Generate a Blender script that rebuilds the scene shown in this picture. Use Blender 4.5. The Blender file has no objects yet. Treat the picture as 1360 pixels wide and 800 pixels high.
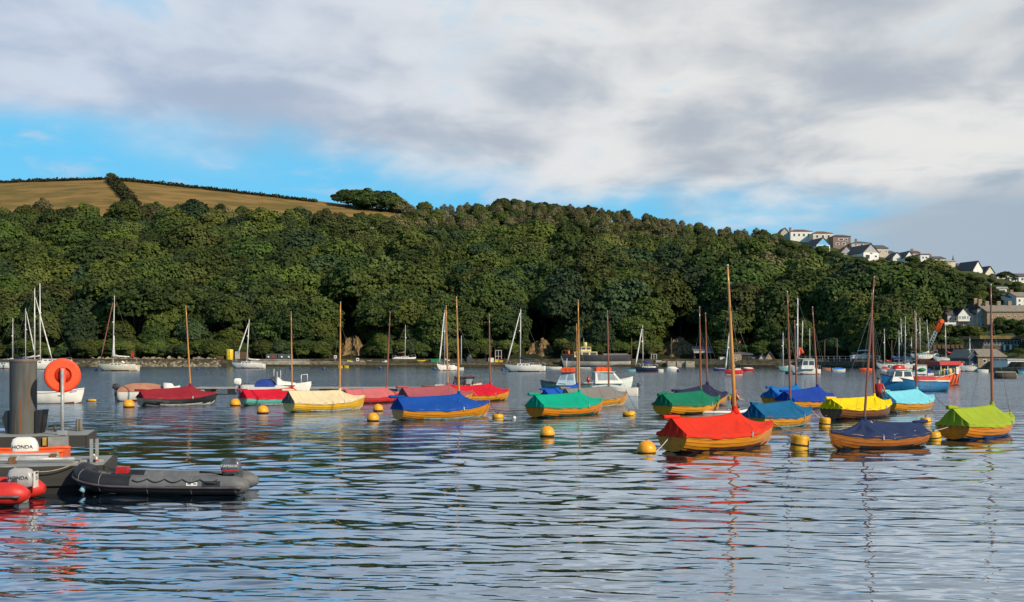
import bpy, bmesh, math, random
import numpy as np
from mathutils import Vector, Matrix

random.seed(7)
SC = bpy.context.scene
COL = SC.collection
R = math.radians
F = 1458.0          # focal length of the photograph in its own pixels
EYE = 3.2           # eye height above the water, metres
HOR = 468.0         # horizon row of the photograph

# ------------------------------------------------------------------ camera
cam = bpy.data.cameras.new('camera')
cam.sensor_width = 36.0
cam.lens = 36.0 * F / 1360.0
cam.shift_y = (HOR - 400.0) / 1360.0
cam.clip_end = 6000
camo = bpy.data.objects.new('camera', cam)
COL.objects.link(camo)
camo.location = (0, 0, EYE)
camo.rotation_euler = (R(90), 0, 0)
SC.camera = camo

# ------------------------------------------------------------------ sun, sky, exposure
SUN_EL, SUN_AZ = 30.0, 131.0       # azimuth clockwise from +Y (the view direction)
sdir = Vector((math.sin(R(SUN_AZ)) * math.cos(R(SUN_EL)), math.cos(R(SUN_AZ)) * math.cos(R(SUN_EL)), math.sin(R(SUN_EL))))
sl = bpy.data.lights.new('sun', 'SUN')
sl.energy = 4.8
sl.angle = R(0.6)
sl.color = (1.0, 0.86, 0.66)
so = bpy.data.objects.new('sun', sl)
COL.objects.link(so)
so.location = (60, -60, 90)
so.rotation_euler = (-sdir).to_track_quat('-Z', 'Y').to_euler()

SC.view_settings.view_transform = 'Standard'
SC.view_settings.look = 'None'
SC.view_settings.exposure = 0.08
SC.view_settings.gamma = 1.0
SC.view_settings.use_curve_mapping = False
SC.cycles.max_bounces = 6
SC.cycles.diffuse_bounces = 2
SC.cycles.glossy_bounces = 3
SC.cycles.transparent_max_bounces = 4
SC.cycles.caustics_reflective = False
SC.cycles.caustics_refractive = False
SC.cycles.use_denoising = True
SC.cycles.sample_clamp_indirect = 4.0


def node(nt, typ, loc=None, **kw):
    n = nt.nodes.new(typ)
    for k, v in kw.items():
        if k.startswith('i_'):
            key = k[2:]
            key = int(key) if key.isdigit() else key
            n.inputs[key].default_value = v
        else:
            setattr(n, k, v)
    return n


def mathn(nt, op, a, b=None, c=None, clamp=False):
    n = nt.nodes.new('ShaderNodeMath')
    n.operation = op
    n.use_clamp = clamp
    for i, q in enumerate((a, b, c)):
        if q is None:
            continue
        if isinstance(q, (int, float)):
            n.inputs[i].default_value = q
        else:
            nt.links.new(q, n.inputs[i])
    return n.outputs[0]


def mixcol(nt, fac, a, b, blend='MIX'):
    n = nt.nodes.new('ShaderNodeMix')
    n.data_type = 'RGBA'
    n.blend_type = blend
    for sock, q in ((n.inputs['Factor'], fac), (n.inputs[6], a), (n.inputs[7], b)):
        if isinstance(q, (int, float)):
            sock.default_value = q
        elif isinstance(q, (tuple, list)):
            sock.default_value = (*q, 1) if len(q) == 3 else q
        else:
            nt.links.new(q, sock)
    return n.outputs[2]


def smooth(nt, val, lo, hi):
    n = nt.nodes.new('ShaderNodeMapRange')
    n.interpolation_type = 'SMOOTHERSTEP'
    nt.links.new(val, n.inputs['Value'])
    for k, q in (('From Min', lo), ('From Max', hi)):
        if isinstance(q, (int, float)):
            n.inputs[k].default_value = q
        else:
            nt.links.new(q, n.inputs[k])
    return n.outputs['Result']


def build_world():
    w = bpy.data.worlds.new('World')
    SC.world = w
    w.use_nodes = True
    nt = w.node_tree
    nt.nodes.clear()
    out = node(nt, 'ShaderNodeOutputWorld')
    bg = node(nt, 'ShaderNodeBackground')
    bg.inputs['Strength'].default_value = 0.1
    sky = node(nt, 'ShaderNodeTexSky', sky_type='NISHITA')
    sky.sun_disc = False
    sky.sun_elevation = R(SUN_EL)
    sky.sun_rotation = R(SUN_AZ)
    sky.air_density = 1.0
    sky.dust_density = 0.0
    sky.ozone_density = 3.0
    tc = node(nt, 'ShaderNodeTexCoord')
    sx = node(nt, 'ShaderNodeSeparateXYZ')
    nt.links.new(tc.outputs['Generated'], sx.inputs[0])
    X, Y, Z = sx.outputs
    hor = mathn(nt, 'SQRT', mathn(nt, 'ADD', mathn(nt, 'MULTIPLY', X, X), mathn(nt, 'MULTIPLY', Y, Y)))
    el = mathn(nt, 'DIVIDE', Z, mathn(nt, 'MAXIMUM', hor, 0.001))
    az = mathn(nt, 'ARCTAN2', X, Y)
    # cloud deck: directions projected on a flat layer overhead
    den = mathn(nt, 'ADD', mathn(nt, 'MAXIMUM', Z, 0.0), 0.16)
    cx = mathn(nt, 'DIVIDE', X, den)
    cy = mathn(nt, 'DIVIDE', Y, den)
    cv = node(nt, 'ShaderNodeCombineXYZ')
    nt.links.new(cx, cv.inputs[0])
    nt.links.new(cy, cv.inputs[1])

    def noise(scale, detail, rough, off=(0, 0, 0), stretch=(1, 1, 1), dist=0.0):
        mp = node(nt, 'ShaderNodeMapping')
        mp.inputs['Location'].default_value = off
        mp.inputs['Scale'].default_value = stretch
        nt.links.new(cv.outputs[0], mp.inputs['Vector'])
        n = node(nt, 'ShaderNodeTexNoise')
        n.inputs['Scale'].default_value = scale
        n.inputs['Detail'].default_value = detail
        n.inputs['Roughness'].default_value = rough
        n.inputs['Distortion'].default_value = dist
        nt.links.new(mp.outputs[0], n.inputs['Vector'])
        return n.outputs['Fac']
    n1 = noise(1.7, 7, 0.52, (3.1, 1.7, 0), (1.0, 0.80, 1), 0.35)
    n2 = noise(3.6, 5, 0.5, (7.7, 4.2, 0), (1.0, 0.85, 1), 0.3)
    n3 = noise(0.9, 3, 0.5, (1.3, 9.1, 0))
    # lower edge of the cloud deck sinks from left to right
    edge = mathn(nt, 'SUBTRACT', 0.142, mathn(nt, 'MULTIPLY', az, 0.110))
    n1c = mathn(nt, 'SUBTRACT', n1, 0.5)
    lift = mathn(nt, 'ADD', mathn(nt, 'SUBTRACT', el, edge), mathn(nt, 'MULTIPLY', n1c, 0.13))
    deck = smooth(nt, lift, -0.022, 0.046)
    left_high = mathn(nt, 'MULTIPLY', smooth(nt, az, 0.12, -0.35), smooth(nt, el, 0.24, 0.40))
    holes = smooth(nt, mathn(nt, 'ADD', n2, mathn(nt, 'MULTIPLY', left_high, 0.10)), 0.58, 0.72)
    deck = mathn(nt, 'MULTIPLY', deck, mathn(nt, 'SUBTRACT', 1.0, mathn(nt, 'MULTIPLY', holes, mathn(nt, 'ADD', 0.22, mathn(nt, 'MULTIPLY', left_high, 0.55)))))
    # low bank on the right
    btop = mathn(nt, 'MINIMUM', mathn(nt, 'ADD', mathn(nt, 'MULTIPLY', az, 0.17), 0.074), 0.16)
    bank = smooth(nt, mathn(nt, 'ADD', mathn(nt, 'SUBTRACT', btop, el), mathn(nt, 'ADD', mathn(nt, 'MULTIPLY', n1c, 0.06), mathn(nt, 'MULTIPLY', mathn(nt, 'SUBTRACT', n2, 0.5), 0.10))), -0.012, 0.022)
    bank = mathn(nt, 'MULTIPLY', bank, smooth(nt, az, 0.20, 0.38))
    # thin wisps low on the left
    wisp = smooth(nt, mathn(nt, 'ADD', n2, mathn(nt, 'MULTIPLY', mathn(nt, 'ABSOLUTE', mathn(nt, 'SUBTRACT', el, 0.145)), -3.0)), 0.47, 0.66)
    wisp = mathn(nt, 'MULTIPLY', wisp, 0.62)
    tone = smooth(nt, mathn(nt, 'ADD', mathn(nt, 'MULTIPLY', n1, 0.5), mathn(nt, 'MULTIPLY', n2, 0.5)), 0.33, 0.63)
    grey = mixcol(nt, smooth(nt, az, -0.5, 0.25), (3.7, 4.5, 6.0), (4.1, 4.5, 5.1))
    white = mixcol(nt, smooth(nt, az, -0.5, 0.3), (6.0, 6.6, 7.6), (7.8, 7.7, 7.5))
    cloud = mixcol(nt, tone, grey, white)
    clear = mixcol(nt, smooth(nt, el, 0.7, 0.3), sky.outputs[0], mixcol(nt, 0.85, sky.outputs[0], (1.25, 5.6, 8.9)))
    c = mixcol(nt, wisp, clear, (5.2, 6.0, 7.4))
    # the unseen deck is thinned overhead and behind the viewer to lower the ambient light
    broken = mathn(nt, 'MULTIPLY', smooth(nt, Z, 0.80, 0.52), smooth(nt, mathn(nt, 'ABSOLUTE', az), 2.3, 1.2))
    deck = mathn(nt, 'MULTIPLY', deck, mathn(nt, 'ADD', 0.12, mathn(nt, 'MULTIPLY', broken, 0.88)))
    c = mixcol(nt, mathn(nt, 'MULTIPLY', deck, 0.97), c, cloud)
    c = mixcol(nt, bank, c, mixcol(nt, n3, (3.2, 4.0, 4.9), (4.1, 4.9, 5.7)))
    nt.links.new(c, bg.inputs['Color'])
    nt.links.new(bg.outputs[0], out.inputs['Surface'])


build_world()


# ------------------------------------------------------------------ helpers
def P(x, y, D):
    """World point that lies D metres in front of the quay on the sight line of photo pixel x, y."""
    return Vector(((x - 680.0) * D / F, D, EYE + (HOR - y) * D / F))


def W(x, y):
    """World point on the water at photo pixel x, y."""
    D = F * EYE / (y - HOR)
    return Vector(((x - 680.0) * D / F, D, 0.0))


def interp(t, x):
    xs = [a for a, b in t]
    ys = [b for a, b in t]
    return float(np.interp(x, xs, ys))


MATS = {}


def mat(name, col, rough=0.6, var=0.15, scale=4.0, stretch=(1, 1, 1), metal=0.0, coat=0.0, bump=0.0, bscale=None,
        col2=None, spec=0.5, thresh=(0.3, 0.7), detail=5, objrand=0.0, trans=0.0):
    if name in MATS:
        return MATS[name]
    m = bpy.data.materials.new(name)
    m.use_nodes = True
    nt = m.node_tree
    b = nt.nodes['Principled BSDF']
    b.inputs['Roughness'].default_value = rough
    b.inputs['Metallic'].default_value = metal
    b.inputs['Coat Weight'].default_value = coat
    b.inputs['Coat Roughness'].default_value = 0.12
    b.inputs['Specular IOR Level'].default_value = spec
    tc = node(nt, 'ShaderNodeTexCoord')
    mp = node(nt, 'ShaderNodeMapping')
    mp.inputs['Scale'].default_value = stretch
    nt.links.new(tc.outputs['Object'], mp.inputs['Vector'])
    n = node(nt, 'ShaderNodeTexNoise')
    n.inputs['Scale'].default_value = scale
    n.inputs['Detail'].default_value = detail
    n.inputs['Roughness'].default_value = 0.6
    nt.links.new(mp.outputs[0], n.inputs['Vector'])
    f = smooth(nt, n.outputs['Fac'], *thresh)
    c2 = col2 if col2 else tuple(max(0, q * (1 - 2 * var)) for q in col)
    c1 = col if col2 else tuple(min(1, q * (1 + var)) for q in col)
    c = mixcol(nt, f, c2, c1)
    if objrand:
        oi = node(nt, 'ShaderNodeObjectInfo')
        hs = node(nt, 'ShaderNodeHueSaturation')
        nt.links.new(mathn(nt, 'ADD', 1 - objrand, mathn(nt, 'MULTIPLY', oi.outputs['Random'], 2 * objrand)), hs.inputs['Value'])
        nt.links.new(mathn(nt, 'ADD', 0.485, mathn(nt, 'MULTIPLY', mathn(nt, 'FRACT', mathn(nt, 'MULTIPLY', oi.outputs['Random'], 7.31)), 0.035)), hs.inputs['Hue'])
        nt.links.new(c, hs.inputs['Color'])
        c = hs.outputs[0]
    nt.links.new(c, b.inputs['Base Color'])
    if bump:
        nb = node(nt, 'ShaderNodeTexNoise')
        nb.inputs['Scale'].default_value = bscale or scale * 3
        nb.inputs['Detail'].default_value = 4
        nt.links.new(mp.outputs[0], nb.inputs['Vector'])
        bp = node(nt, 'ShaderNodeBump')
        bp.inputs['Strength'].default_value = bump
        bp.inputs['Distance'].default_value = 0.02
        nt.links.new(nb.outputs['Fac'], bp.inputs['Height'])
        nt.links.new(bp.outputs[0], b.inputs['Normal'])
    MATS[name] = m
    return m


class MB:
    """Collects geometry and links it as ONE mesh object."""

    def __init__(s):
        s.v, s.f, s.m, s.s = [], [], [], []

    def add(s, vs, fs, m=0, sm=False):
        o = len(s.v)
        s.v += [tuple(p) for p in vs]
        for f in fs:
            s.f.append(tuple(i + o for i in f))
            s.m.append(m)
            s.s.append(sm)
        return s

    def box(s, x0, x1, y0, y1, z0, z1, m=0, M=None):
        vs = [Vector(p) for p in ((x0, y0, z0), (x1, y0, z0), (x1, y1, z0), (x0, y1, z0), (x0, y0, z1), (x1, y0, z1), (x1, y1, z1), (x0, y1, z1))]
        if M is not None:
            vs = [M @ p for p in vs]
        return s.add(vs, [(0, 3, 2, 1), (4, 5, 6, 7), (0, 1, 5, 4), (1, 2, 6, 5), (2, 3, 7, 6), (3, 0, 4, 7)], m)

    def loft(s, rings, m=0, sm=True, closed=True, caps=(True, True), mf=None):
        n = len(rings[0])
        vs = [p for r in rings for p in r]
        o = len(s.v)
        s.v += [tuple(p) for p in vs]
        for i in range(len(rings) - 1):
            for j in range(n if closed else n - 1):
                k = (j + 1) % n
                s.f.append((o + i * n + j, o + i * n + k, o + (i + 1) * n + k, o + (i + 1) * n + j))
                s.m.append(mf(i, j) if mf else m)
                s.s.append(sm)
        if caps[0]:
            s.f.append(tuple(o + j for j in range(n))[::-1]); s.m.append(m); s.s.append(False)
        if caps[1]:
            q = o + (len(rings) - 1) * n
            s.f.append(tuple(q + j for j in range(n))); s.m.append(m); s.s.append(False)
        return s

    def tube(s, pts, rad, n=8, m=0, caps=(True, True), sm=True, squash=1.0):
        pts = [Vector(p) for p in pts]
        if isinstance(rad, (int, float)):
            rad = [rad] * len(pts)
        rings = []
        t = (pts[1] - pts[0]).normalized()
        u = t.orthogonal().normalized() if abs(t.z) > 0.9 else t.cross(Vector((0, 0, 1))).normalized()
        for i, p in enumerate(pts):
            a = pts[max(0, i - 1)]
            b = pts[min(len(pts) - 1, i + 1)]
            t = (b - a).normalized()
            u = (u - t * u.dot(t)).normalized()
            w = t.cross(u)
            rings.append([p + (u * math.cos(2 * math.pi * k / n) + w * math.sin(2 * math.pi * k / n) * squash) * rad[i] for k in range(n)])
        return s.loft(rings, m, sm, True, caps)

    def sphere(s, c, r, nu=20, nv=12, m=0, squash=1.0, zmin=-1.0):
        c = Vector(c)
        rings = []
        for i in range(nv + 1):
            a = -math.pi / 2 + math.pi * i / nv
            z = max(math.sin(a), zmin)
            q = max(math.cos(a), 0.02)
            rings.append([c + Vector((q * r * math.cos(2 * math.pi * k / nu), q * r * math.sin(2 * math.pi * k / nu), z * r * squash)) for k in range(nu)])
        return s.loft(rings, m)

    def lathe(s, prof, n=24, m=0, c=(0, 0, 0), sm=True, caps=(True, True)):
        rings = [[Vector((c[0] + r * math.cos(2 * math.pi * k / n), c[1] + r * math.sin(2 * math.pi * k / n), c[2] + z)) for k in range(n)] for r, z in prof]
        return s.loft(rings, m, sm, True, caps)

    def build(s, name, mats, parent=None, loc=None, rz=None):
        me = bpy.data.meshes.new(name)
        me.from_pydata(s.v, [], s.f)
        mats = mats if isinstance(mats, (list, tuple)) else [mats]
        for q in mats:
            me.materials.append(q)
        me.polygons.foreach_set('material_index', s.m)
        me.polygons.foreach_set('use_smooth', s.s)
        me.update()
        o = bpy.data.objects.new(name, me)
        COL.objects.link(o)
        if parent is not None:
            o.parent = parent
        if loc is not None:
            o.location = loc
        if rz is not None:
            o.rotation_euler = (0, 0, rz)
        return o


def tag(o, label, cat, group=None, kind=None):
    o['label'] = label
    o['category'] = cat
    if group:
        o['group'] = group
    if kind:
        o['kind'] = kind
    return o


def struct(o, kind='structure'):
    o['kind'] = kind
    return o


def thing(name, label, cat, loc=(0, 0, 0), rz=0.0, group=None):
    o = bpy.data.objects.new(name, None)
    o.empty_display_size = 0.3
    COL.objects.link(o)
    o.location = loc
    o.rotation_euler = (0, 0, rz)
    return tag(o, label, cat, group, 'thing')


def text(name, body, size, m, parent, M, thick=0.002):
    cu = bpy.data.curves.new(name, 'FONT')
    cu.body = body
    cu.size = size
    cu.extrude = thick
    cu.align_x = 'CENTER'
    cu.align_y = 'CENTER'
    t = bpy.data.objects.new(name, cu)
    COL.objects.link(t)
    dg = bpy.context.evaluated_depsgraph_get()
    me = bpy.data.meshes.new_from_object(t.evaluated_get(dg))
    bpy.data.objects.remove(t)
    me.materials.clear()
    me.materials.append(m)
    o = bpy.data.objects.new(name, me)
    COL.objects.link(o)
    o.parent = parent
    o.matrix_local = M
    return o


def rope(name, pts, r, m, parent=None, sag=0.0, n=10):
    a, b = Vector(pts[0]), Vector(pts[-1])
    if len(pts) == 2:
        pts = [a.lerp(b, i / n) - Vector((0, 0, sag * 4 * (i / n) * (1 - i / n))) for i in range(n + 1)]
    return MB().tube(pts, r, 6).build(name, m, parent)


# ------------------------------------------------------------------ terrain functions
DS = [(-700, 252), (0, 246), (300, 243), (700, 243), (900, 240), (1060, 230), (1160, 217), (1240, 200), (1300, 182), (1360, 164), (2100, 150)]
DC = [(-700, 480), (0, 470), (430, 460), (700, 450), (1040, 430), (1180, 410), (1360, 380), (2100, 360)]
YC = [(-700, 262), (-150, 250), (0, 242), (140, 238), (200, 242), (300, 253), (430, 268), (540, 281), (600, 289), (670, 284), (740, 288), (800, 294), (900, 306),
      (1000, 318), (1040, 318), (1100, 326), (1180, 343), (1250, 352), (1300, 361), (1360, 374), (1500, 398), (2100, 430)]
APRON = 10.0


def ground_y(x, D):
    """Row of the photograph at which the bare ground D metres away shows in column x."""
    ds, dc = interp(DS, x), interp(DC, x)
    d0 = ds + APRON
    y0 = HOR + F * (EYE - 1.7) / d0
    u = (D - d0) / (dc - d0)
    u = max(0.0, min(1.0, u))
    g = 1 - (1 - u) ** 1.35
    return y0 + (interp(YC, x) - y0) * g


def ground_z(x, D):
    ds, dc = interp(DS, x), interp(DC, x)
    if D <= ds:
        return -1.5
    if D < ds + APRON:
        return -0.4 + (1.7 + 0.4) * min(1.0, (D - ds) / 4.0)
    if D > dc:
        z = EYE + (HOR - interp(YC, x)) * dc / F
        return z + (D - dc) * 0.01
    return EYE + (HOR - ground_y(x, D)) * D / F


def on_hill(x, y):
    """Point of the hillside seen in photo pixel x, y."""
    lo, hi = interp(DS, x) + APRON, interp(DC, x)
    for _ in range(40):
        mid = (lo + hi) / 2
        if ground_y(x, mid) > y:
            lo = mid
        else:
            hi = mid
    return P(x, y, lo), lo
# ------------------------------------------------------------------ water
def build_water():
    rng = np.random.default_rng(11)
    ys = np.concatenate([np.linspace(1500, 900, 24, endpoint=False), np.linspace(900, 474.5, 640)])
    rows = F * EYE / (ys - HOR)
    rows = np.concatenate([[0.4, 1.2, 2.5], rows, [800, 1000, 1500, 2500]])
    spac = np.gradient(rows)
    az = np.concatenate([[-8, -4, -2, -1.2], np.linspace(-0.62, 0.62, 950), [1.2, 2, 4, 8]])
    D, A = np.meshgrid(rows, az, indexing='ij')
    Xg, Yg = D * A, D.copy()
    S = np.repeat(spac[:, None], len(az), 1)
    Z = np.zeros_like(Xg)
    nw = 130
    for i in range(nw):
        lam = 0.14 * (2.5 / 0.14) ** rng.random()
        th = rng.normal(math.radians(85), 0.36)
        k = 2 * math.pi / lam
        slope = 0.0155 * (1.0 if 0.4 < lam < 1.8 else 0.8)
        if lam < 0.45:
            slope *= 1.4
        ph = rng.random() * 6.28
        fade = np.clip((lam * abs(math.sin(th)) / np.maximum(S, 1e-3) - 2.2) / 2.0, 0, 1)
        fade = fade * np.clip((lam / (np.maximum(D, 1) * 1.3 / 950 * 1.0) - 2.2) / 2.0, 0, 1)
        arg = k * (Xg * math.cos(th) + Yg * math.sin(th)) + ph + 1.1 * np.sin(0.21 * Xg + 0.13 * Yg + 2.4 * ph)
        Z += slope / k * np.sin(arg) * fade
    # ruffled and calm lanes
    lanes = 0.80 + 0.35 * np.sin(0.19 * Yg + 0.06 * Xg + 1.0) * np.sin(0.11 * Xg - 0.07 * Yg + 2.0)
    Z *= lanes * (0.58 + 0.70 * np.clip((Yg - 13) / 20, 0, 1))
    Z[:, :4] = 0
    Z[:, -4:] = 0
    nr, nc = Xg.shape
    me = bpy.data.meshes.new('water')
    co = np.stack([Xg, Yg, Z], -1).reshape(-1, 3)
    # one more row well behind the quay keeps the sheet going under the viewer
    idx = np.arange(nr * nc).reshape(nr, nc)
    q = np.stack([idx[:-1, :-1], idx[:-1, 1:], idx[1:, 1:], idx[1:, :-1]], -1).reshape(-1, 4)
    me.vertices.add(len(co))
    me.vertices.foreach_set('co', co.ravel().astype(np.float32))
    me.loops.add(len(q) * 4)
    me.loops.foreach_set('vertex_index', q.ravel().astype(np.int32))
    me.polygons.add(len(q))
    me.polygons.foreach_set('loop_start', (np.arange(len(q)) * 4).astype(np.int32))
    me.polygons.foreach_set('loop_total', np.full(len(q), 4, np.int32))
    me.polygons.foreach_set('use_smooth', np.ones(len(q), bool))
    me.update(calc_edges=True)
    m = bpy.data.materials.new('estuary_water')
    m.use_nodes = True
    nt = m.node_tree
    nt.nodes.remove(nt.nodes['Principled BSDF'])
    deep = node(nt, 'ShaderNodeBsdfDiffuse')
    deep.inputs['Color'].default_value = (0.006, 0.014, 0.024, 1)
    b = node(nt, 'ShaderNodeBsdfGlossy')
    b.inputs['Color'].default_value = (0.80, 0.90, 1.0, 1)
    fr = node(nt, 'ShaderNodeFresnel')
    fr.inputs['IOR'].default_value = 1.333
    mx = node(nt, 'ShaderNodeMixShader')
    nt.links.new(mathn(nt, 'MINIMUM', mathn(nt, 'ADD', 0.04, mathn(nt, 'MULTIPLY', fr.outputs[0], 2.3)), 0.76), mx.inputs[0])
    nt.links.new(deep.outputs[0], mx.inputs[1])
    nt.links.new(b.outputs[0], mx.inputs[2])
    nt.links.new(mx.outputs[0], nt.nodes['Material Output'].inputs['Surface'])
    geo = node(nt, 'ShaderNodeNewGeometry')
    sp = node(nt, 'ShaderNodeSeparateXYZ')
    nt.links.new(geo.outputs['Position'], sp.inputs[0])
    # sheltered near the quay, wind-ruffled out in the stream
    out = smooth(nt, sp.outputs[1], 22.0, 80.0)
    patch = node(nt, 'ShaderNodeTexNoise')
    patch.inputs['Scale'].default_value = 0.05
    patch.inputs['Detail'].default_value = 3
    mp0 = node(nt, 'ShaderNodeMapping')
    mp0.inputs['Scale'].default_value = (0.35, 1, 1)
    nt.links.new(geo.outputs['Position'], mp0.inputs['Vector'])
    nt.links.new(mp0.outputs[0], patch.inputs['Vector'])
    rough = mathn(nt, 'ADD', 0.02, mathn(nt, 'MULTIPLY', out, mathn(nt, 'ADD', 0.05, mathn(nt, 'MULTIPLY', patch.outputs['Fac'], 0.12))))
    nt.links.new(rough, b.inputs['Roughness'])

    def nz(scale, sxy, rot, detail):
        mp = node(nt, 'ShaderNodeMapping')
        mp.inputs['Scale'].default_value = (sxy[0], sxy[1], 1)
        mp.inputs['Rotation'].default_value = (0, 0, R(rot))
        nt.links.new(geo.outputs['Position'], mp.inputs['Vector'])
        n = node(nt, 'ShaderNodeTexNoise')
        n.inputs['Scale'].default_value = scale
        n.inputs['Detail'].default_value = detail
        n.inputs['Roughness'].default_value = 0.5
        n.inputs['Distortion'].default_value = 0.3
        nt.links.new(mp.outputs[0], n.inputs['Vector'])
        return n.outputs['Fac']
    small = nz(3.8, (0.40, 1.0), 7, 4)
    mid = nz(1.2, (0.42, 1.0), -6, 4)
    b1 = node(nt, 'ShaderNodeBump')
    b1.inputs['Distance'].default_value = 0.05
    far = smooth(nt, sp.outputs[1], 24.0, 80.0)
    nt.links.new(mathn(nt, 'ADD', 0.06, mathn(nt, 'MULTIPLY', far, 0.75)), b1.inputs['Strength'])
    nt.links.new(small, b1.inputs['Height'])
    b2 = node(nt, 'ShaderNodeBump')
    b2.inputs['Distance'].default_value = 0.22
    nt.links.new(mathn(nt, 'MULTIPLY', far, 0.95), b2.inputs['Strength'])
    nt.links.new(mid, b2.inputs['Height'])
    nt.links.new(b1.outputs[0], b2.inputs['Normal'])
    nt.links.new(b2.outputs[0], b.inputs['Normal'])
    nt.links.new(b2.outputs[0], fr.inputs['Normal'])
    me.materials.append(m)
    o = bpy.data.objects.new('water', me)
    COL.objects.link(o)
    struct(o)


build_water()

# ------------------------------------------------------------------ hill and shore
M_SOIL = mat('woodland_floor', (0.030, 0.040, 0.014), 0.95, scale=0.15, col2=(0.018, 0.024, 0.010), spec=0.1)
M_FIELD = mat('dry_pasture', (0.25, 0.155, 0.055), 0.95, scale=0.22, stretch=(0.28, 1, 1), col2=(0.135, 0.102, 0.032), spec=0.1, detail=12, thresh=(0.36, 0.64), bump=0.6, bscale=1.2)
M_APRON = mat('shore_shingle', (0.10, 0.085, 0.055), 0.95, scale=0.8, col2=(0.035, 0.032, 0.020), spec=0.1, detail=8)
M_ROUGHGR = mat('rough_grass', (0.065, 0.085, 0.025), 0.95, scale=0.3, col2=(0.03, 0.045, 0.014), spec=0.1, detail=8)
TREELINE = [(-700, 312), (0, 300), (60, 302), (150, 303), (185, 297), (250, 296), (330, 298), (430, 301), (520, 302), (560, 290)]


def build_hill():
    xs = list(range(-700, 2101, 14))
    us = [-1] * 0
    rng = random.Random(4)
    mb = MB()
    nrow = 0
    grid = []
    for x in xs:
        ds, dc = interp(DS, x), interp(DC, x)
        Ds = [ds - 8, ds, ds + 0.5, ds + 2, ds + 4, ds + 7, ds + APRON] + [ds + APRON + (dc - ds - APRON) * i / 34 for i in range(1, 35)] + [dc + 30, dc + 120, dc + 400]
        col = []
        for i, D in enumerate(Ds):
            z = ground_z(x, D)
            if i > 7 and i < 40:
                z += rng.uniform(-0.5, 0.5) * (1 if not (x < 560 and i > 28) else 0.3)
            col.append(((x - 680) * D / F, D, z))
        nrow = len(col)
        grid.append(col)
    for c in grid:
        mb.v += c
    for i in range(len(xs) - 1):
        for j in range(nrow - 1):
            x = (xs[i] + xs[i + 1]) / 2
            D = (grid[i][j][1] + grid[i][j + 1][1]) / 2
            k = 0
            if j < 6:
                k = 2
            elif x < 560 and (j >= 40 or ground_y(x, D) < interp(TREELINE, x) - 2):
                k = 1
            elif x > 1035:
                k = 3
            mb.f.append((i * nrow + j, (i + 1) * nrow + j, (i + 1) * nrow + j + 1, i * nrow + j + 1))
            mb.m.append(k)
            mb.s.append(True)
    struct(mb.build('hill', [M_SOIL, M_FIELD, M_APRON, M_ROUGHGR]))


build_hill()

# ------------------------------------------------------------------ trees
M_BARK = mat('bark', (0.075, 0.055, 0.038), 0.9, scale=2, stretch=(3, 3, 0.6), bump=0.4)


def leafmat(name, col, col2, rnd=0.42):
    return mat(name, col, 0.75, scale=0.35, col2=col2, objrand=rnd, spec=0.25, detail=3)


M_LEAF = {
    'dark': leafmat('leaves_dark', (0.052, 0.080, 0.013), (0.030, 0.048, 0.009)),
    'mid': leafmat('leaves_mid', (0.080, 0.104, 0.015), (0.044, 0.062, 0.010)),
    'olive': leafmat('leaves_olive', (0.082, 0.100, 0.020), (0.046, 0.058, 0.013)),
    'brown': leafmat('leaves_thin_brown', (0.150, 0.138, 0.060), (0.090, 0.086, 0.036)),
    'blue': leafmat('leaves_bluish', (0.040, 0.068, 0.024), (0.024, 0.042, 0.015)),
}


def limb(mb, a, b, r0, r1, rng, n=4, bend=0.3):
    a, b = Vector(a), Vector(b)
    pts = [a]
    for i in range(1, n):
        p = a.lerp(b, i / n) + Vector((rng.uniform(-bend, bend), rng.uniform(-bend, bend), rng.uniform(-bend, bend) * .4))
        pts.append(p)
    pts.append(b)
    mb.tube(pts, [r0 + (r1 - r0) * i / n for i in range(n + 1)], 6, 0)


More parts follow.
